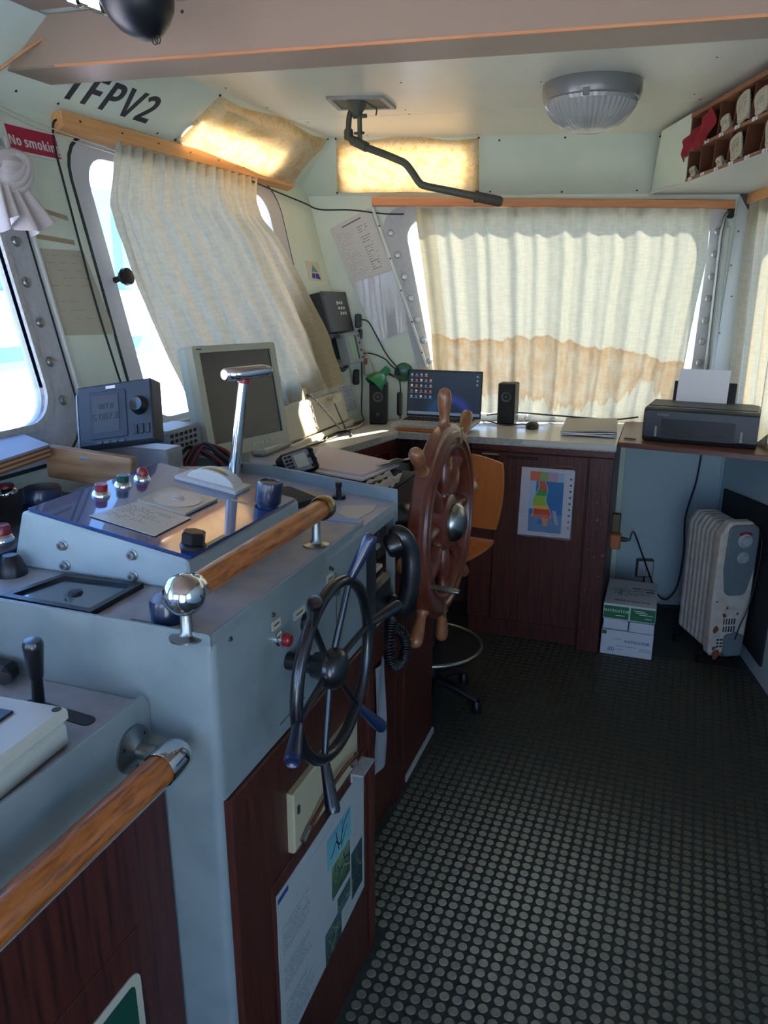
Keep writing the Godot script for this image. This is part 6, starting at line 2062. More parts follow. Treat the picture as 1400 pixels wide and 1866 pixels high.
	words("NAVIGATOR", 0.0175, M.ink, tc, Transform3D(Basis(Vector3(-1, 0, 0), Vector3(0, 0, 1), Vector3(0, 1, 0)), Vector3(-0.045, 0.2494, -3.43)), "lettering", "Droid Serif", 700)

	# socket, extension block, cables
	var so := thing("wall_socket", "white wall socket in a dark frame above the paper cartons", "socket", WW * Vector3(1.475, 0.209, 0))
	g = geo(so)
	g.prism(rr(1.432, 0.16, 1.518, 0.258, 0.006, 3), 0.0, 0.03, 0.004, WW)
	part("back_box", g, M.grey_box, so)
	g = geo(so)
	g.prism(rr(1.437, 0.167, 1.513, 0.251, 0.004, 3), 0.03, 0.036, 0.002, WW)
	part("plate", g, M.white_plastic, so)
	g = geo(so)
	g.prism(rr(1.462, 0.18, 1.488, 0.24, 0.003, 3), 0.036, 0.04, 0.001, WW)
	part("insert", g, M.carton_white, so)
	for k in 3:
		g = geo(so)
		g.lathe([Vector2(0.0035, 0), Vector2(0, 0.0005)], 8, along(WW.basis.z, WW * Vector3(1.475, 0.195 + k * 0.015, 0.0402)))
		part("pin_hole", g, M.black, so)
	var ex := thing("extension_block", "brown multi-plug block fixed to the side of the far cabinet", "extension block", Vector3(-0.15, 0.52, -3.58))
	g = geo(ex)
	g.box(Vector3(-0.148, 0.485, -3.575), Vector3(0.05, 0.075, 0.05), 0.006)
	part("block", g, M.chairwood, ex)
	g = geo(ex)
	g.box(Vector3(-0.152, 0.565, -3.60), Vector3(0.04, 0.09, 0.035), 0.005)
	part("back_plate", g, M.brass_dull, ex)
	g = geo(ex)
	g.lathe([Vector2(0.012, 0), Vector2(0.011, 0.02), Vector2(0.005, 0.04), Vector2(0, 0.04)], 12, along(Vector3(1, 0, 0.1), Vector3(-0.124, 0.495, -3.575)))
	part("plug", g, M.black, ex)
	cable("black_cable", [Vector3(-0.085, 0.495, -3.57), WW * Vector3(1.38, 0.43, 0.10), WW * Vector3(1.44, 0.31, 0.06), WW * Vector3(1.50, 0.17, 0.055), WW * Vector3(1.55, 0.07, 0.04), WW * Vector3(1.60, 0.045, 0.04), WW * Vector3(1.65, 0.12, 0.03), WW * Vector3(1.665, 0.3, 0.02), WW * Vector3(1.655, 0.5, 0.02), WW * Vector3(1.69, 0.7, 0.02), WW * Vector3(1.70, 0.96, 0.02)], 0.0042, M.cord_black, "black cable looping from the brown plug block up to the printer shelf")
	cable("black_cable", [WW * Vector3(1.475, 0.165, 0.03), WW * Vector3(1.48, 0.12, 0.04), WW * Vector3(1.54, 0.03, 0.05), WW * Vector3(1.62, 0.012, 0.07), WW * Vector3(1.70, 0.01, 0.1)], 0.0042, M.cord_black, "black cable running from the wall socket along the floor towards the radiator")
	# taped map on the cabinet door
	var mp := thing("taped_map", "coloured map print in a clear sleeve taped to the cabinet door", "map", Vector3(-0.45, 0.69, -3.36))
	var F := frame(Vector3(0, 0, -3.366), Vector3(1, 0, 0), Vector3.UP)
	g = geo(mp)
	g.prism(pv([-0.570, 0.535, -0.335, 0.538, -0.332, 0.852, -0.565, 0.851]), 0.001, 0.003, 0.0, F)
	part("print", g, M.map, mp)
	g = geo(mp)
	g.sheet(10, 8, func(u, v): return F * Vector3(-0.572 + u * 0.244, 0.64 - v * 0.11, 0.006 + 0.004 * sin(u * 9.0 + v * 3.0) * sin(v * 5.0)))
	part("sleeve", g, M.plastic_clear, mp)
	g = geo(mp)
	g.tube(curve([F * Vector3(-0.44, 0.858, 0.005), F * Vector3(-0.40, 0.867, 0.006), F * Vector3(-0.35, 0.866, 0.006), F * Vector3(-0.325, 0.85, 0.005)], 4), 0.006, 6, false, Vector2(0.4, 1.0))
	part("tape", g, M.ply_dark, mp)
	# right batten, bracket and curtain
	var b3 := thing("curtain_batten", "short pale pine batten at the right edge above the side window", "batten", RW * Vector3(0.5, 2.0, 0.0))
	g = geo(b3)
	g.prism(pv([0.02, 1.985, 1.1, 1.985, 1.1, 2.03, 0.02, 2.03]), 0.0, 0.05, 0.003, RW)
	part("strip", g, M.pine, b3)
	g = geo()
	g.sheet(60, 24, func(u, v):
		var y: float = lerpf(1.985, 0.985 + 0.012 * sin(u * 40.0), v)
		var s: float = lerpf(0.07 + 0.06 * v, 1.15, u)
		return RW * Vector3(s, y, 0.04 + 0.016 * sin(u * TAU * 9.0 + v * 1.2) + 0.008 * sin(u * TAU * 4.0 + v * 2.0)))
	solo("side_curtain", g, M.curtain, "white curtain hanging in folds at the right edge over the side window", "curtain")
	g = geo()
	g.prism(pv([1.735, 2.03, 1.81, 2.03, 1.81, 1.92]), 0.007, 0.02, 0.002, WW)
	solo("corner_bracket", g, M.grey_box, "dark grey triangular bracket in the top right corner", "bracket")
	build_locker()

func build_locker():
	# sloping bulkhead right of the far cove, with the flag locker let into it
	var PG := frame(Vector3(0.001, 2.03, -3.598), Vector3(0.324, 0, 0.946), Vector3(-0.06, 0.215, 0.19).normalized())
	var g := geo()
	g.prism(pv([-0.462, 0.0, -0.002, 0.0, 0.166, 0.268, 0.06, 0.268, -0.17, 0.268]), -0.015, 0.0, 0.0, PG)
	struct("trim_right_cove", g, M.wall)
	# underside
	g = geo()
	g.prism(pv([-0.152, 4.0, 0.0, 3.598, 0.62, 1.75, 1.3, 1.75, 0.33, 4.15]), 2.03, 2.045, 0.0, PLAN)
	var so := struct("trim_soffit", g, M.whitewall)
	# locker
	var lk := thing("flag_locker", "brown wooden pigeonhole locker with two rows of compartments under the ceiling", "locker", Vector3(0.15, 2.04, -3.2))
	var X := PG.basis.x
	var Yv := (X * 0.168 + PG.basis.y * 0.264) / 0.264
	var D := Vector3(0.946, 0, -0.324)
	var L := Transform3D(Basis(X, Yv, -D), PG.origin)      # x along, y up the face, -z into the locker
	var w := 1.45
	var slab := func(n: String, x0: float, x1: float, y0: float, y1: float, z0: float, z1: float, m: Material):
		var q := geo(lk)
		q.box(Vector3((x0 + x1) / 2, (y0 + y1) / 2, (z0 + z1) / 2), Vector3(x1 - x0, y1 - y0, absf(z1 - z0)), 0.0015, L)
		part(n, q, m, lk)
	slab.call("top_board", 0.0, w, 0.248, 0.264, -0.17, 0.004, M.locker)
	slab.call("bottom_board", 0.0, w, 0.003, 0.016, -0.17, 0.004, M.locker)
	slab.call("middle_shelf", 0.0, w, 0.125, 0.138, -0.17, 0.004, M.locker)
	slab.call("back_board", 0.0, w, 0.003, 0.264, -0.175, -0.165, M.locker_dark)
	var n := 11
	for k in n + 1:
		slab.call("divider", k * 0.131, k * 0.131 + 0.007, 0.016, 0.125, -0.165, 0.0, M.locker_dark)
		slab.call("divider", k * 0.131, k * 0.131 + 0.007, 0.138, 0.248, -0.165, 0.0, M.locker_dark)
	for row in 2:
		for k in n:
			var q := geo(lk)
			q.box(Vector3(0.05 + k * 0.131, 0.0095 + row * 0.122, 0.006), Vector3(0.018, 0.013, 0.002), 0.0005, L)
			q.box(Vector3(0.072 + k * 0.131, 0.0095 + row * 0.122, 0.006), Vector3(0.012, 0.013, 0.002), 0.0005, L)
			part("number_tag", q, M.sign_white, lk)
	# folded flags
	var rolls := [[2, 1, 0.55], [3, 1, 1.0], [4, 1, 0.8], [3, 0, 0.95], [5, 0, 1.1], [5, 1, 0.8], [2, 0, 0.35], [0, 0, 0.4], [6, 1, 0.9]]
	var where := ["third", "fourth", "fifth", "fourth", "sixth", "sixth", "third", "first", "seventh"]
	for i in rolls.size():
		var r: Array = rolls[i]
		g = geo()
		var c = Vector3(r[0] * 0.131 + 0.078, (0.138 if r[1] == 1 else 0.016) + 0.050 * r[2], 0.004)
		for ringn in 4:
			var path := []
			var rad := 1.0 - ringn * 0.23
			for j in 24:
				var a := TAU * j / 24.0
				path.append(L * (c + Vector3(cos(a) * 0.040 * rad * minf(r[2] * 1.2, 1.0), sin(a) * 0.046 * rad * r[2], 0.004 * sin(a * 3.0 + ringn) - ringn * 0.003)))
			g.tube(path, 0.0056, 7, true, Vector2(1.0, 1.0))
		g.tube([L * (c + Vector3(0, -0.02 * r[2], -0.13)), L * (c + Vector3(0, -0.01 * r[2], -0.006))], [0.02 * r[2], 0.022 * r[2]], 10, false, Vector2(1.1, 1.1))
		solo("rolled_flag", g, M.roll_cloth, "rolled cream flag in the locker, %s compartment from its far end, %s row" % [where[i], "upper" if r[1] == 1 else "lower"], "flag", "flags in the pigeonhole locker")
	g = geo()
	g.sheet(18, 14, func(u, v):
		var x: float = -0.035 + u * 0.275 + 0.012 * sin(v * 5.0)
		var y: float = 0.238 - 0.075 * (1.0 - u) * (1.0 - 0.3 * u) - v * (0.105 - 0.035 * (1.0 - u)) + 0.006 * sin(u * 17.0) * v
		return L * Vector3(x, y, 0.012 + 0.007 * sin(u * 9.0 + v * 5.0) + 0.005 * sin(u * 21.0 - v * 8.0)), 0.003)
	solo("red_flag", g, M.red_cloth, "crumpled red flag hanging out of the upper far compartments of the locker", "flag")

# ---------------------------------------------------------------- things on the front wall, near side
func build_left_wall_things():
	var s := thing("safety_sign", "red no-smoking sign with white lettering and border on the front wall", "sign", FW * Vector3(1.81, 1.995, 0.0))
	var g := geo(s)
	g.prism(pv([1.712, 1.958, 1.908, 1.958, 1.908, 2.034, 1.712, 2.034]), 0.001, 0.003, 0.0, FW)
	part("sign_border", g, M.sign_white, s)
	g = geo(s)
	g.prism(pv([1.720, 1.965, 1.900, 1.965, 1.900, 2.027, 1.720, 2.027]), 0.003, 0.0036, 0.0, FW)
	part("red_field", g, M.sign_red, s)
	words("No smoking", 0.0235, M.sign_white, s, FW * Transform3D(Basis.IDENTITY, Vector3(1.812, 1.990, 0.004)), "lettering", "Droid Sans", 700)
	g = geo()
	g.prism(pv([1.700, 1.495, 1.925, 1.487, 1.885, 1.72, 1.697, 1.72]), 0.001, 0.0022, 0.0, FW)
	solo("wall_notice", g, M.paper_yellowed, "yellowed printed notice taped to the front wall between two windows", "paper")
	g = geo()
	g.prism(pv([1.70, 1.825, 1.86, 1.80, 1.86, 1.812, 1.70, 1.838]), 0.001, 0.0016, 0.0, FW)
	g.prism(pv([1.72, 1.745, 1.86, 1.735, 1.86, 1.748, 1.72, 1.757]), 0.001, 0.0016, 0.0, FW)
	solo("tape_traces", g, M.tape_brown, "brown strips of old tape on the front wall above the yellowed notice", "tape")
	cable("wall_cable", [FW * Vector3(1.935, 2.07, 0.02), FW * Vector3(1.892, 2.055, 0.018), FW * Vector3(1.877, 1.99, 0.012), FW * Vector3(1.875, 1.906, 0.01), FW * Vector3(1.870, 1.75, 0.01), FW * Vector3(1.866, 1.6, 0.01), FW * Vector3(1.858, 1.47, 0.02), FW * Vector3(1.83, 1.33, 0.05), FW * Vector3(1.80, 1.25, 0.09)], 0.0032, M.cord_black, "black cable running down the front wall across the red sign to the instrument")
	# knotted cloth
	var k := thing("knotted_cloth", "pale cloth curtain tied in a big knot at the upper left edge", "curtain", FW * Vector3(1.6, 1.88, 0.06))
	g = geo(k)
	for i in 5:
		var path := []
		for j in 26:
			var a := TAU * j / 26.0
			path.append(FW * Vector3(1.602 + cos(a + i * 0.5) * (0.062 - i * 0.007), 1.888 + sin(a + i * 0.5) * (0.036 - i * 0.002) + 0.008 * sin(a * 2.0 + i * 1.7) + (i - 2) * 0.009, 0.075 + 0.018 * sin(a + i * 1.3)))
		g.tube(path, 0.019, 10, true, Vector2(1.0, 0.8))
	g.lathe([Vector2(0, -0.03), Vector2(0.036, -0.02), Vector2(0.045, 0.0), Vector2(0.036, 0.02), Vector2(0, 0.03)], 20, Transform3D(Basis(FW.basis.x * 1.2, FW.basis.y, FW.basis.z), FW * Vector3(1.60, 1.888, 0.07)))
	part("knot", g, M.knot_cloth, k)
	g = geo(k)
	g.sheet(40, 14, func(u, v):
		var a: float = (u - 0.5) * 2.0
		var wd: float = lerpf(0.028, 0.088, pow(v, 0.8))
		return FW * Vector3(1.602 + a * wd - 0.012 * v + 0.02 * v * a * a, 1.868 - v * 0.122 - 0.018 * cos(u * 9.0) * v, 0.065 + 0.02 * sin(u * TAU * 3.5) * (0.4 + v) + 0.012 * v), 0.002)
	part("loose_tail", g, M.knot_cloth, k)
	g = geo(k)
	g.sheet(30, 12, func(u, v):
		var a: float = (u - 0.5) * 2.0
		var wd: float = lerpf(0.06, 0.022, v)
		return FW * Vector3(1.56 + a * wd + 0.03 * v, 2.06 - v * 0.155, 0.06 + 0.016 * sin(u * TAU * 3.0) * (1.2 - v)), 0.002)
	part("gathered_top", g, M.knot_cloth, k)
	# bundle of cables / dark tube at the top left corner
	cable("corner_conduit", [FW * Vector3(1.74, 2.24, 0.05), FW * Vector3(1.715, 2.13, 0.03), FW * Vector3(1.695, 2.07, 0.02), FW * Vector3(1.688, 2.03, 0.012)], 0.007, M.cord_black, "dark conduit coming down the top left corner behind the red sign", "conduit")
	cable("corner_cable", [FW * Vector3(1.70, 2.23, 0.05), FW * Vector3(1.69, 2.13, 0.03), FW * Vector3(1.68, 2.05, 0.015)], 0.005, M.cord_white, "white cable beside the dark conduit in the top left corner")
	cable("hanging_cord", [Vector3(-1.485, 2.24, -1.735), Vector3(-1.50, 2.20, -1.70), Vector3(-1.535, 2.16, -1.66), Vector3(-1.60, 2.12, -1.64)], 0.004, M.cord_orange, "short pale orange cord hanging from the near end of the ceiling beam", "cord")

# ---------------------------------------------------------------- overhead
func build_overhead():
	# ceiling lamp
	var l := thing("ceiling_lamp", "round ceiling lamp with a grey ring and a ribbed clear bowl", "lamp", Vector3(-0.31, 2.245, -2.80))
	var T := Transform3D(Basis(Vector3.RIGHT, PI), Vector3(-0.31, 2.245, -2.80))
	var g := geo(l, T)
	g.lathe([Vector2(0.0, 0.0), Vector2(0.152, 0.0), Vector2(0.155, 0.004), Vector2(0.156, 0.03), Vector2(0.150, 0.05), Vector2(0.142, 0.054), Vector2(0.0, 0.054)], 48)
	part("base_ring", g, M.lampring, l)
	g = geo(l, T)
	var seg := 96
	var prof := [Vector2(0.144, 0.05), Vector2(0.141, 0.064), Vector2(0.134, 0.078), Vector2(0.122, 0.096), Vector2(0.105, 0.113), Vector2(0.082, 0.128), Vector2(0.055, 0.138), Vector2(0.027, 0.144), Vector2(0.0, 0.146)]
	g.grp += 1
	for k in prof.size() - 1:
		for i in seg:
			var P := []
			for q in [[k, i], [k, i + 1], [k + 1, i + 1], [k + 1, i]]:
				var r: float = prof[q[0]].x * (1.0 + (0.022 if q[1] % 2 == 0 else -0.012) * (1.0 if q[0] > 0 and q[0] < 7 else 0.0))
				var a: float = TAU * q[1] / seg
				P.append(Vector3(cos(a) * r, prof[q[0]].y, -sin(a) * r))
			g.quad(P[0], P[1], P[2], P[3], -1 if k > 0 and k < 7 else g.grp)
	part("ribbed_bowl", g, M.lampglass, l)
	for k in 3:
		g = geo(l, T)
		var a = TAU * k / 3.0 + PI / 2
		g.box(Vector3(0.148, 0.052, 0), Vector3(0.012, 0.022, 0.02), 0.002, Transform3D(Basis(Vector3.UP, a), Vector3.ZERO))
		part("clip", g, M.lampring, l)
	# searchlight crank
	var c := thing("searchlight_crank", "grey searchlight crank with a bent handle hanging from a plate in the ceiling", "crank", Vector3(-1.09, 2.245, -2.72))
	var hq := [Vector2(-1.18, 2.665), Vector2(-0.99, 2.715), Vector2(-1.005, 2.895), Vector2(-1.21, 2.845)]
	var hp := PackedVector2Array()
	for v in hq: hp.append(v)
	g = geo(c)
	g.ring(hp, Geo.inset(hp, 0.016), 2.236, 2.245, PLAN)
	part("plate_rim", g, M.alu, c)
	g = geo(c)
	g.prism(Geo.inset(hp, 0.016), 2.2405, 2.2445, 0.0, PLAN)
	part("plate", g, M.crank_plate, c)
	g = geo(c)
	g.lathe([Vector2(0.0, 0.0), Vector2(0.035, 0.0), Vector2(0.032, 0.016), Vector2(0.02, 0.03), Vector2(0.017, 0.045), Vector2(0.0, 0.046)], 20, Transform3D(Basis(Vector3.RIGHT, PI), Vector3(-1.105, 2.24, -2.765)))
	part("gland", g, M.crank, c)
	g = geo(c)
	g.tube([Vector3(-1.096, 2.225, -2.765), Vector3(-1.094, 2.115, -2.762)], 0.0085, 12)
	g.tube([Vector3(-1.12, 2.196, -2.765), Vector3(-1.07, 2.196, -2.765)], 0.007, 10)
	g.tube([Vector3(-1.115, 2.142, -2.762), Vector3(-1.078, 2.142, -2.762)], 0.0045, 10)
	part("pivot_rod", g, M.crank, c)
	g = geo(c)
	g.tube(curve([Vector3(-1.122, 2.225, -2.77), Vector3(-1.134, 2.20, -2.765), Vector3(-1.137, 2.15, -2.76), Vector3(-1.135, 2.14, -2.758)], 4), 0.010, 12)
	part("side_arm", g, M.crank, c)
	g = geo(c)
	g.lathe([Vector2(0.0, -0.006), Vector2(0.016, -0.005), Vector2(0.0165, 0.02), Vector2(0.014, 0.028), Vector2(0, 0.03)], 14, Transform3D(Basis.IDENTITY, Vector3(-1.135, 2.128, -2.757)))
	part("elbow", g, M.crank, c)
	g = geo(c)
	g.tube(curve([Vector3(-1.137, 2.138, -2.757), Vector3(-1.118, 2.118, -2.752), Vector3(-1.081, 2.098, -2.745), Vector3(-0.999, 2.067, -2.735), Vector3(-0.945, 2.045, -2.73), Vector3(-0.914, 2.03, -2.73), Vector3(-0.889, 2.002, -2.73), Vector3(-0.862, 1.967, -2.73), Vector3(-0.838, 1.955, -2.73), Vector3(-0.76, 1.938, -2.735), Vector3(-0.66, 1.916, -2.74)], 6), 0.0125, 14)
	part("bent_handle", g, M.crank, c)
	g = geo(c)
	g.tube([Vector3(-1.118, 2.118, -2.752), Vector3(-1.06, 2.091, -2.743)], 0.0165, 14)
	part("sleeve", g, M.crank, c)
	g = geo(c)
	g.lathe([Vector2(0.013, 0.0), Vector2(0.02, 0.002), Vector2(0.02, 0.008), Vector2(0.017, 0.012), Vector2(0.017, 0.088), Vector2(0.013, 0.096), Vector2(0, 0.097)], 18, along(Vector3(0.095, -0.021, -0.002), Vector3(-0.668, 1.917, -2.74)))
	part("grip", g, M.crank_grip, c)
	g = geo(c)
	g.tube(curve([Vector3(-1.065, 2.235, -2.74), Vector3(-1.03, 2.215, -2.73), Vector3(-1.015, 2.205, -2.72), Vector3(-1.018, 2.185, -2.72)], 4), 0.003, 6)
	part("loose_wire", g, M.crank, c)
	# black lamp at the top left
	var b := thing("gooseneck_lamp", "black conical lamp shade with a chrome socket hanging at the top left", "lamp", Vector3(-1.05, 2.2, -1.45))
	g = geo(b)
	g.lathe([Vector2(0.0, 0.0), Vector2(0.018, 0.003), Vector2(0.036, 0.014), Vector2(0.056, 0.036), Vector2(0.068, 0.062), Vector2(0.073, 0.09), Vector2(0.074, 0.13), Vector2(0.071, 0.13), Vector2(0.06, 0.06), Vector2(0.03, 0.02)], 36, along(Vector3(-0.30, 0.9, 0.12), Vector3(-1.005, 2.087, -1.45)))
	part("shade", g, M.black, b)
	g = geo(b)
	g.lathe([Vector2(0.0, 0.0), Vector2(0.03, 0.0), Vector2(0.033, 0.004), Vector2(0.033, 0.03), Vector2(0.028, 0.035), Vector2(0.028, 0.05), Vector2(0.033, 0.055), Vector2(0.033, 0.075), Vector2(0, 0.078)], 26, along(Vector3(-0.9, 0.25, 0.2), Vector3(-1.105, 2.17, -1.45)))
	part("chrome_socket", g, M.chrome, b)
	for k in 2:
		g = geo(b)
		var rp := []
		for j in 14:
			var a := TAU * j / 14.0
			rp.append(Vector3(-1.003 + k * 0.008 + cos(a) * 0.006, 2.084 + sin(a) * 0.007, -1.447 + k * 0.002))
		g.tube(rp, 0.0013, 6, true)
		part("wire_ring", g, M.screw, b)
	g = geo(b)
	g.tube([Vector3(-1.06, 2.20, -1.45), Vector3(-1.065, 2.25, -1.45)], 0.014, 14)
	part("stem", g, M.black, b)

# ---------------------------------------------------------------- prints and cloths (computed pictures)
func blank(w: int, h: int, c: Color) -> Image:
	var im := Image.create(w, h, false, Image.FORMAT_RGB8)
	im.fill(c)
	return im
func lines(im: Image, x0: int, y0: int, x1: int, y1: int, step: int, th: int, c: Color, r: RandomNumberGenerator, gap := 0.15):
	var y := y0
	while y < y1:
		var x := x0
		var stop := x1 - int(r.randf() * r.randf() * (x1 - x0) * 0.6)
		while x < stop:
			var w := r.randi_range(4, 18)
			if r.randf() > gap: im.fill_rect(Rect2i(x, y, mini(w, stop - x), th), c.lerp(im.get_pixel(clampi(x, 0, im.get_width() - 1), clampi(y, 0, im.get_height() - 1)), r.randf() * 0.35))
			x += w + r.randi_range(2, 5)
		y += step
func stroke(im: Image, pts: Array, th: int, c: Color):
	for i in pts.size() - 1:
		var a: Vector2 = pts[i]
		var b: Vector2 = pts[i + 1]
		var n := int(a.distance_to(b)) + 1
		for k in n:
			var p := a.lerp(b, float(k) / n)
			im.fill_rect(Rect2i(int(p.x) - th / 2, int(p.y) - th / 2, th, th), c)
func cloth_mat(im: Image, back: float) -> StandardMaterial3D:
	var m := img_mat(im, 0.95)
	m.metallic_specular = 0.1
	m.backlight_enabled = true
	m.backlight = Color(back, back, back)
	return m

func make_prints():
	var r := RandomNumberGenerator.new()
	r.seed = 77
	M.blueplate_dark = coat(mat(Color("1a2129"), 0.25), 0.9, 0.05)
	M.soft_key = mat(Color("4d565e"), 0.5)
	M.chip = mat(Color("76584a"), 0.7)
	M.tag_blue = mat(Color("6f93b8"), 0.4)
	M.film = mat(Color("a9a595"), 0.3)
	M.disc = mat(Color("bdb9ae"), 0.25)
	M.white_box = mat(Color("bdbdae"), 0.45)
	M.sleeve = coat(mat(Color("9ba0a6"), 0.3), 0.6, 0.1)
	M.folder = mat(Color("a9a59b"), 0.6)
	M.note = mat(Color("d8bf8c"), 0.7)
	M.foil = mat(Color("a5a79f"), 0.4)
	M.paper_lilac = mat(Color("b9b2c6"), 0.8)
	M.paper_pink = mat(Color("d8c9c6"), 0.8)
	M.sill = mat(Color("c4bea9"), 0.45)
	M.grey_dark = mat(Color("2f3333"), 0.5)
	M.lcd_white = mat(Color("c9cbb9"), 0.3)
	M.lcd_green = mat(Color("8da684"), 0.35)
	M.lcd_grey = mat(Color("38332f"), 0.4)
	M.lampgreen_dark = coat(mat(Color("0f5a38"), 0.4), 0.4, 0.2)
	M.cord_brown = mat(Color("7a4f3a"), 0.6)
	M.plug_blue = mat(Color("3b5a8c"), 0.5)
	M.st_teal = mat(Color("2f93a8"), 0.6)
	M.st_blue = mat(Color("2c3fa0"), 0.6)
	M.sticker = mat(Color("cfc9ae"), 0.6)
	M.bracket = mat(Color("9fb0b8"), 0.5)
	M.red_wire = mat(Color("6a1c1a"), 0.5)
	M.ply_top = mat(Color("8d8f98"), 0.6)
	M.printer_black = mat(Color("26292b"), 0.38)
	M.heater_dial = mat(Color("9aa3a6"), 0.35)
	M.carton_white = mat(Color("c6ccd6"), 0.6)
	M.ink_blue = mat(Color("2f4066"), 0.7)
	M.pack_green = mat(Color("0e6b40"), 0.55)
	M.brass_dull = mat(Color("6b5a40"), 0.6)
	M.tape_brown = mat(Color("a39076"), 0.6)
	M.crank_grip = mat(Color("4a4238"), 0.7)
	M.crank_plate = mat(Color("6f6c58"), 0.6)
	M.knot_cloth = mat(Color("c3bcba"), 0.95, 0.0, 0.1)
	M.lamp_glow = mat(Color("fff0d8"), 0.6)
	M.lamp_glow.emission_enabled = true
	M.lamp_glow.emission = Color("ffe3b8")
	M.lamp_glow.emission_energy_multiplier = 0.46

	# instruction sheet on the blue panel
	var im := blank(256, 220, Color("b9b3a4"))
	lines(im, 20, 40, 230, 115, 14, 4, Color("4a4640"), r)
	lines(im, 20, 135, 200, 175, 14, 4, Color("4a4640"), r)
	M.paper_txt = coat(img_mat(im, 0.4), 0.5, 0.1)
	# list sheet
	im = blank(256, 384, Color("c6c6c2"))
	im.fill_rect(Rect2i(70, 24, 120, 7), Color("4c4d52"))
	lines(im, 24, 60, 120, 350, 16, 3, Color("8b8c90"), r, 0.3)
	lines(im, 150, 70, 215, 350, 16, 4, Color("4c4d52"), r, 0.35)
	M.paper_list = img_mat(im, 0.6)
	im = blank(256, 384, Color("b4b6ba"))
	lines(im, 30, 30, 220, 150, 20, 2, Color("9a9ca4"), r, 0.4)
	lines(im, 30, 190, 220, 330, 20, 2, Color("a2a4aa"), r, 0.5)
	M.paper_sleeve = coat(img_mat(im, 0.5), 0.8, 0.08)
	im = blank(200, 160, Color("c9ccd0"))
	lines(im, 8, 12, 196, 150, 13, 4, Color("6f7278"), r, 0.05)
	M.paper_lines = img_mat(im, 0.6)
	im = blank(256, 256, Color("b3ae9b"))
	lines(im, 24, 16, 232, 120, 22, 2, Color("8e8a7c"), r, 0.4)
	lines(im, 40, 150, 220, 240, 26, 2, Color("918d80"), r, 0.4)
	M.paper_yellowed = img_mat(im, 0.6)
	# poster
	im = blank(640, 512, Color("a9aca7"))
	im.fill_rect(Rect2i(10, 14, 62, 16), Color("1d3f78"))
	im.fill_rect(Rect2i(190, 40, 190, 4), Color("7f97b8"))
	lines(im, 30, 120, 200, 210, 10, 5, Color("7c7e7c"), r, 0.05)
	lines(im, 30, 250, 205, 330, 10, 5, Color("7c7e7c"), r, 0.05)
	lines(im, 30, 370, 215, 490, 10, 5, Color("7c7e7c"), r, 0.05)
	var pic := func(x: int, y: int, w: int, h: int, a: Color, b: Color, n: int):
		for j in h:
			im.fill_rect(Rect2i(x, y + j, w, 1), a.lerp(b, float(j) / h))
		for k in n:
			var p := []
			var q := Vector2(x + r.randf() * w, y + r.randf() * h)
			var ang := r.randf() * TAU
			for i in 6:
				p.append(q)
				ang += r.randf_range(-0.9, 0.9)
				q += Vector2(cos(ang), sin(ang)) * r.randf_range(8, 26)
				q = q.clamp(Vector2(x + 3, y + 3), Vector2(x + w - 3, y + h - 3))
			stroke(im, p, r.randi_range(2, 6), [Color("16252c"), Color("4f6a44"), Color("7b8a58"), Color("203c48")][r.randi() % 4])
	pic.call(330, 70, 190, 110, Color("5f9ea6"), Color("6fb0b4"), 0)
	stroke(im, [Vector2(360, 150), Vector2(400, 120), Vector2(430, 150), Vector2(470, 95), Vector2(510, 80)], 5, Color("1a2d34"))
	stroke(im, [Vector2(400, 90), Vector2(420, 160)], 5, Color("1a2d34"))
	stroke(im, [Vector2(455, 85), Vector2(440, 165), Vector2(490, 120)], 4, Color("1a2d34"))
	pic.call(360, 185, 150, 120, Color("6f8a62"), Color("3d5638"), 22)
	pic.call(400, 330, 110, 70, Color("303f44"), Color("5c7264"), 10)
	pic.call(520, 255, 100, 175, Color("31484c"), Color("23383a"), 20)
	pic.call(300, 380, 130, 110, Color("44656a"), Color("1f3436"), 22)
	M.poster = img_mat(im, 0.55)
	# map
	im = blank(256, 340, Color("b9b9c6"))
	im.fill_rect(Rect2i(48, 18, 160, 300), Color("2d6fa8"))
	im.fill_rect(Rect2i(48, 18, 55, 46), Color("c96a4a"))
	im.fill_rect(Rect2i(95, 18, 34, 46), Color("7fa05a"))
	im.fill_rect(Rect2i(130, 18, 48, 46), Color("a98fa8"))
	im.fill_rect(Rect2i(178, 18, 30, 46), Color("8fa9c0"))
	im.fill_rect(Rect2i(48, 64, 30, 140), Color("9fb6cf"))
	for j in 180:
		var y = 66 + j
		var cx := 105.0 + 8.0 * sin(j * 0.05)
		var w := 14.0 + j * 0.18
		var col := Color("c4532f") if j < 42 else (Color("3f8a45") if j < 70 else (Color("8fae3c") if j < 118 else (Color("d9a13c") if j < 136 else Color("c9442a"))))
		im.fill_rect(Rect2i(int(cx - w - 3), y, int(w * 2 + 6), 1), Color("a9c3d8"))
		im.fill_rect(Rect2i(int(cx - w), y, int(w * 2), 1), col)
	for j in 40: im.fill_rect(Rect2i(110 + j / 3, 246 + j, 34 - j / 2, 1), Color("d2762f"))
	for j in 70: im.fill_rect(Rect2i(160 + j / 4, 205 + j, 18, 1), Color("8ba0b4"))
	for k in 9: im.fill_rect(Rect2i(236, 40 + k * 30, 9, 9), Color("4a4046"))
	M.map = coat(img_mat(im, 0.5), 0.7, 0.1)
	# laptop desktop
	im = blank(256, 150, Color("1c2733"))
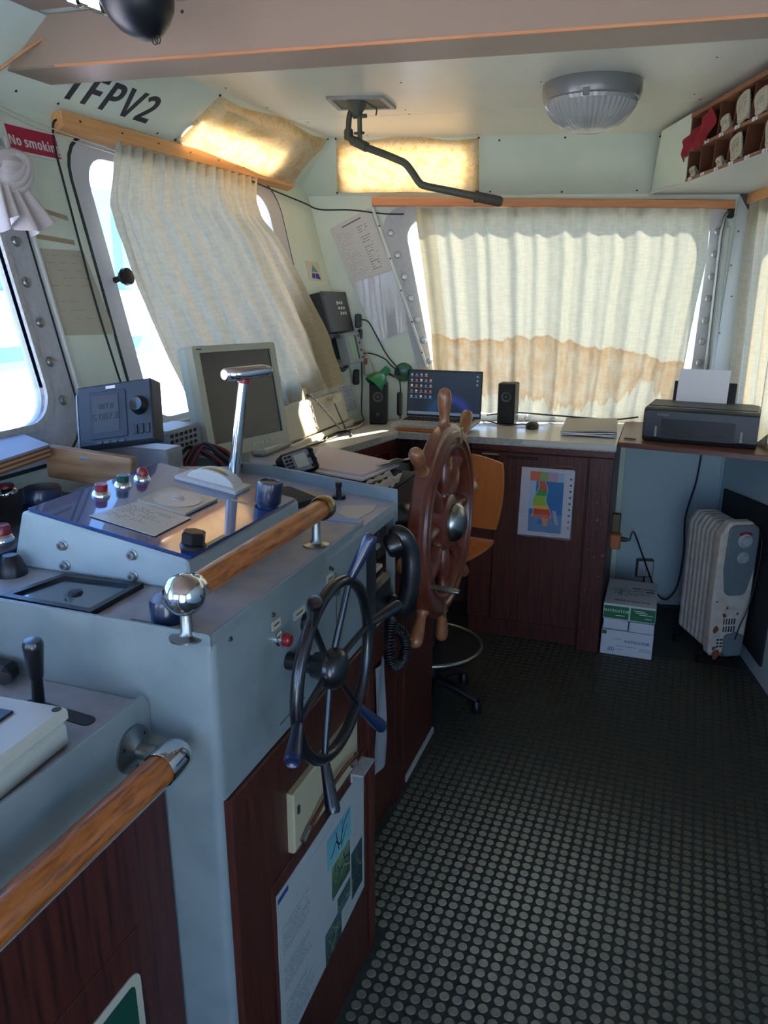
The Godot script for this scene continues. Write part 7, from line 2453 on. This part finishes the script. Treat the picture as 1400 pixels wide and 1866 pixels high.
	for y in 150:
		for x in 256:
			var d := Vector2(x - 150, (y - 150) * 1.1).length()
			var glow := exp(-pow((d - 62.0) / 18.0, 2.0))
			im.set_pixel(x, y, Color(0.11 + 0.05 * glow, 0.15 + 0.06 * glow, 0.2 + 0.28 * glow).lerp(Color(0.12, 0.3, 0.3), 0.5 * exp(-pow(Vector2(x - 95, y - 120).length() / 30.0, 2.0))))
	for row in 5:
		for col in 5:
			if row == 0 and col == 4: continue
			im.fill_rect(Rect2i(8 + col * 17, 8 + row * 19, 7, 6), [Color("b08b72"), Color("7f9ac0"), Color("b0553f"), Color("3f6fa8"), Color("c0c4c8")][r.randi() % 5])
			im.fill_rect(Rect2i(6 + col * 17, 16 + row * 19, 11, 2), Color("7d8994"))
	for k in 3: im.fill_rect(Rect2i(240, 10 + k * 14, 6, 6), Color("6d8a98"))
	im.fill_rect(Rect2i(0, 140, 256, 10), Color("5f7086"))
	M.laptop_screen = img_mat(im, 0.25)
	M.laptop_screen.emission_enabled = true
	M.laptop_screen.emission_texture = M.laptop_screen.albedo_texture
	M.laptop_screen.emission = Color(1, 1, 1)
	M.laptop_screen.emission_operator = BaseMaterial3D.EMISSION_OP_MULTIPLY
	M.laptop_screen.emission_energy_multiplier = 0.25
	# carton lid: tree drawing
	im = blank(220, 320, Color("c2c8cc"))
	for k in 240:
		var p := Vector2(60 + r.randfn(0, 22), 150 + r.randfn(0, 26))
		im.fill_rect(Rect2i(int(p.x), int(p.y), r.randi_range(3, 9), r.randi_range(2, 5)), Color("4d7a64").lerp(Color("9ab5a6"), r.randf()))
	stroke(im, [Vector2(60, 160), Vector2(66, 215)], 5, Color("5f7f70"))
	stroke(im, [Vector2(54, 170), Vector2(52, 215)], 4, Color("5f7f70"))
	for k in 3:
		var c = Vector2(120 + k * 26, 190 - k * 12)
		var p := []
		for i in 20: p.append(c + Vector2(cos(TAU * i / 19.0) * 18, sin(TAU * i / 19.0) * 9))
		stroke(im, p, 4, Color("6f8a80"))
	im.fill_rect(Rect2i(110, 96, 40, 16), Color("56606a"))
	im.fill_rect(Rect2i(158, 98, 54, 12), Color("56606a"))
	im.fill_rect(Rect2i(172, 126, 40, 18), Color("56606a"))
	im.fill_rect(Rect2i(118, 130, 44, 14), Color("7d9a8a"))
	M.carton_lid = img_mat(im, 0.6)

	# curtain weaves
	var nz := FastNoiseLite.new()
	nz.seed = 5
	nz.frequency = 0.03
	var n2 := FastNoiseLite.new()
	n2.seed = 9
	n2.frequency = 0.012
	im = blank(512, 384, Color.WHITE)
	for y in 384:
		for x in 512:
			var u := x / 512.0
			var v := y / 384.0
			var weave := 0.035 * nz.get_noise_2d(x * 1.2, y * 7.0) + 0.03 * nz.get_noise_2d(x * 9.0, y * 1.2)
			var c := Color(0.755 + weave, 0.765 + weave, 0.70 + weave)
			# water stain with a crisp brown tide line
			var edge := 0.605 + 0.02 * sin(u * 8.0) + 0.05 * smoothstep(0.42, 0.62, u) + 0.022 * smoothstep(0.75, 0.95, u) + 0.03 * n2.get_noise_2d(x * 2.0, 40.0)
			var low := 0.955 + 0.09 * nz.get_noise_2d(x * 1.6, 900.0) * 0.5 + 0.06 * n2.get_noise_2d(x * 3.0, 300.0) - 0.13 * exp(-pow((u - 0.85) / 0.11, 2.0)) - 0.06 * exp(-pow((u - 0.05) / 0.2, 2.0)) * (1.0 if v > 0.9 else 0.7)
			if v > edge and v < low:
				var t := 0.42 + 0.30 * n2.get_noise_2d(x * 2.0, y * 2.0) + 0.25 * nz.get_noise_2d(x * 3.0, y * 0.8)
				t += 0.5 * exp(-(v - edge) * 130.0) + 0.3 * exp(-(v - edge) * 22.0) + 0.5 * exp(-(low - v) * 70.0)
				t *= smoothstep(0.0, 0.012, v - edge) * smoothstep(0.0, 0.02, low - v)
				c = c.lerp(Color(0.64, 0.47, 0.29), clampf(t, 0.0, 1.0) * 0.72)
			if u < 0.06: c = c.lerp(Color(0.70, 0.62, 0.44), 0.35)
			im.set_pixel(x, y, c)
	M.curtain_far = cloth_mat(im, 0.54)
	im = blank(384, 256, Color.WHITE)
	for y in 256:
		for x in 384:
			var u := x / 384.0
			var weave := 0.03 * nz.get_noise_2d(x * 1.5, y * 8.0) + 0.03 * nz.get_noise_2d(x * 9.0, y * 1.5)
			var streak := 0.07 * nz.get_noise_2d(x * 2.2, 11.0 + y * 0.06)
			var warm := clampf(0.45 + streak * 9.0 + smoothstep(0.62, 0.9, u) * 0.55, 0.0, 1.0)
			var c := Color(0.625 + weave, 0.65 + weave, 0.60 + weave).lerp(Color(0.72 + weave, 0.66 + weave, 0.53 + weave), warm)
			im.set_pixel(x, y, c)
	M.curtain = cloth_mat(im, 0.75)
	for which in 2:
		im = blank(384, 160, Color.WHITE)
		for y in 160:
			for x in 384:
				var weave := 0.03 * nz.get_noise_2d(x * 4.0, y * 4.0 + which * 500.0)
				var s := n2.get_noise_2d(x * 1.6 + which * 900.0, y * 2.2)
				var c := Color(0.86 + weave, 0.82 + weave, 0.72 + weave)
				var band := exp(-pow((absf(s) - 0.28) / 0.035, 2.0))
				c = c.lerp(Color(0.72, 0.50, 0.26), band * (0.4 if which == 1 else 0.25))
				c = c.lerp(Color(0.80, 0.66, 0.42), clampf(s, 0.0, 0.6) * 0.8)
				im.set_pixel(x, y, c)
		M["cove_cloth_front" if which == 0 else "cove_cloth_far"] = cloth_mat(im, 1.0)
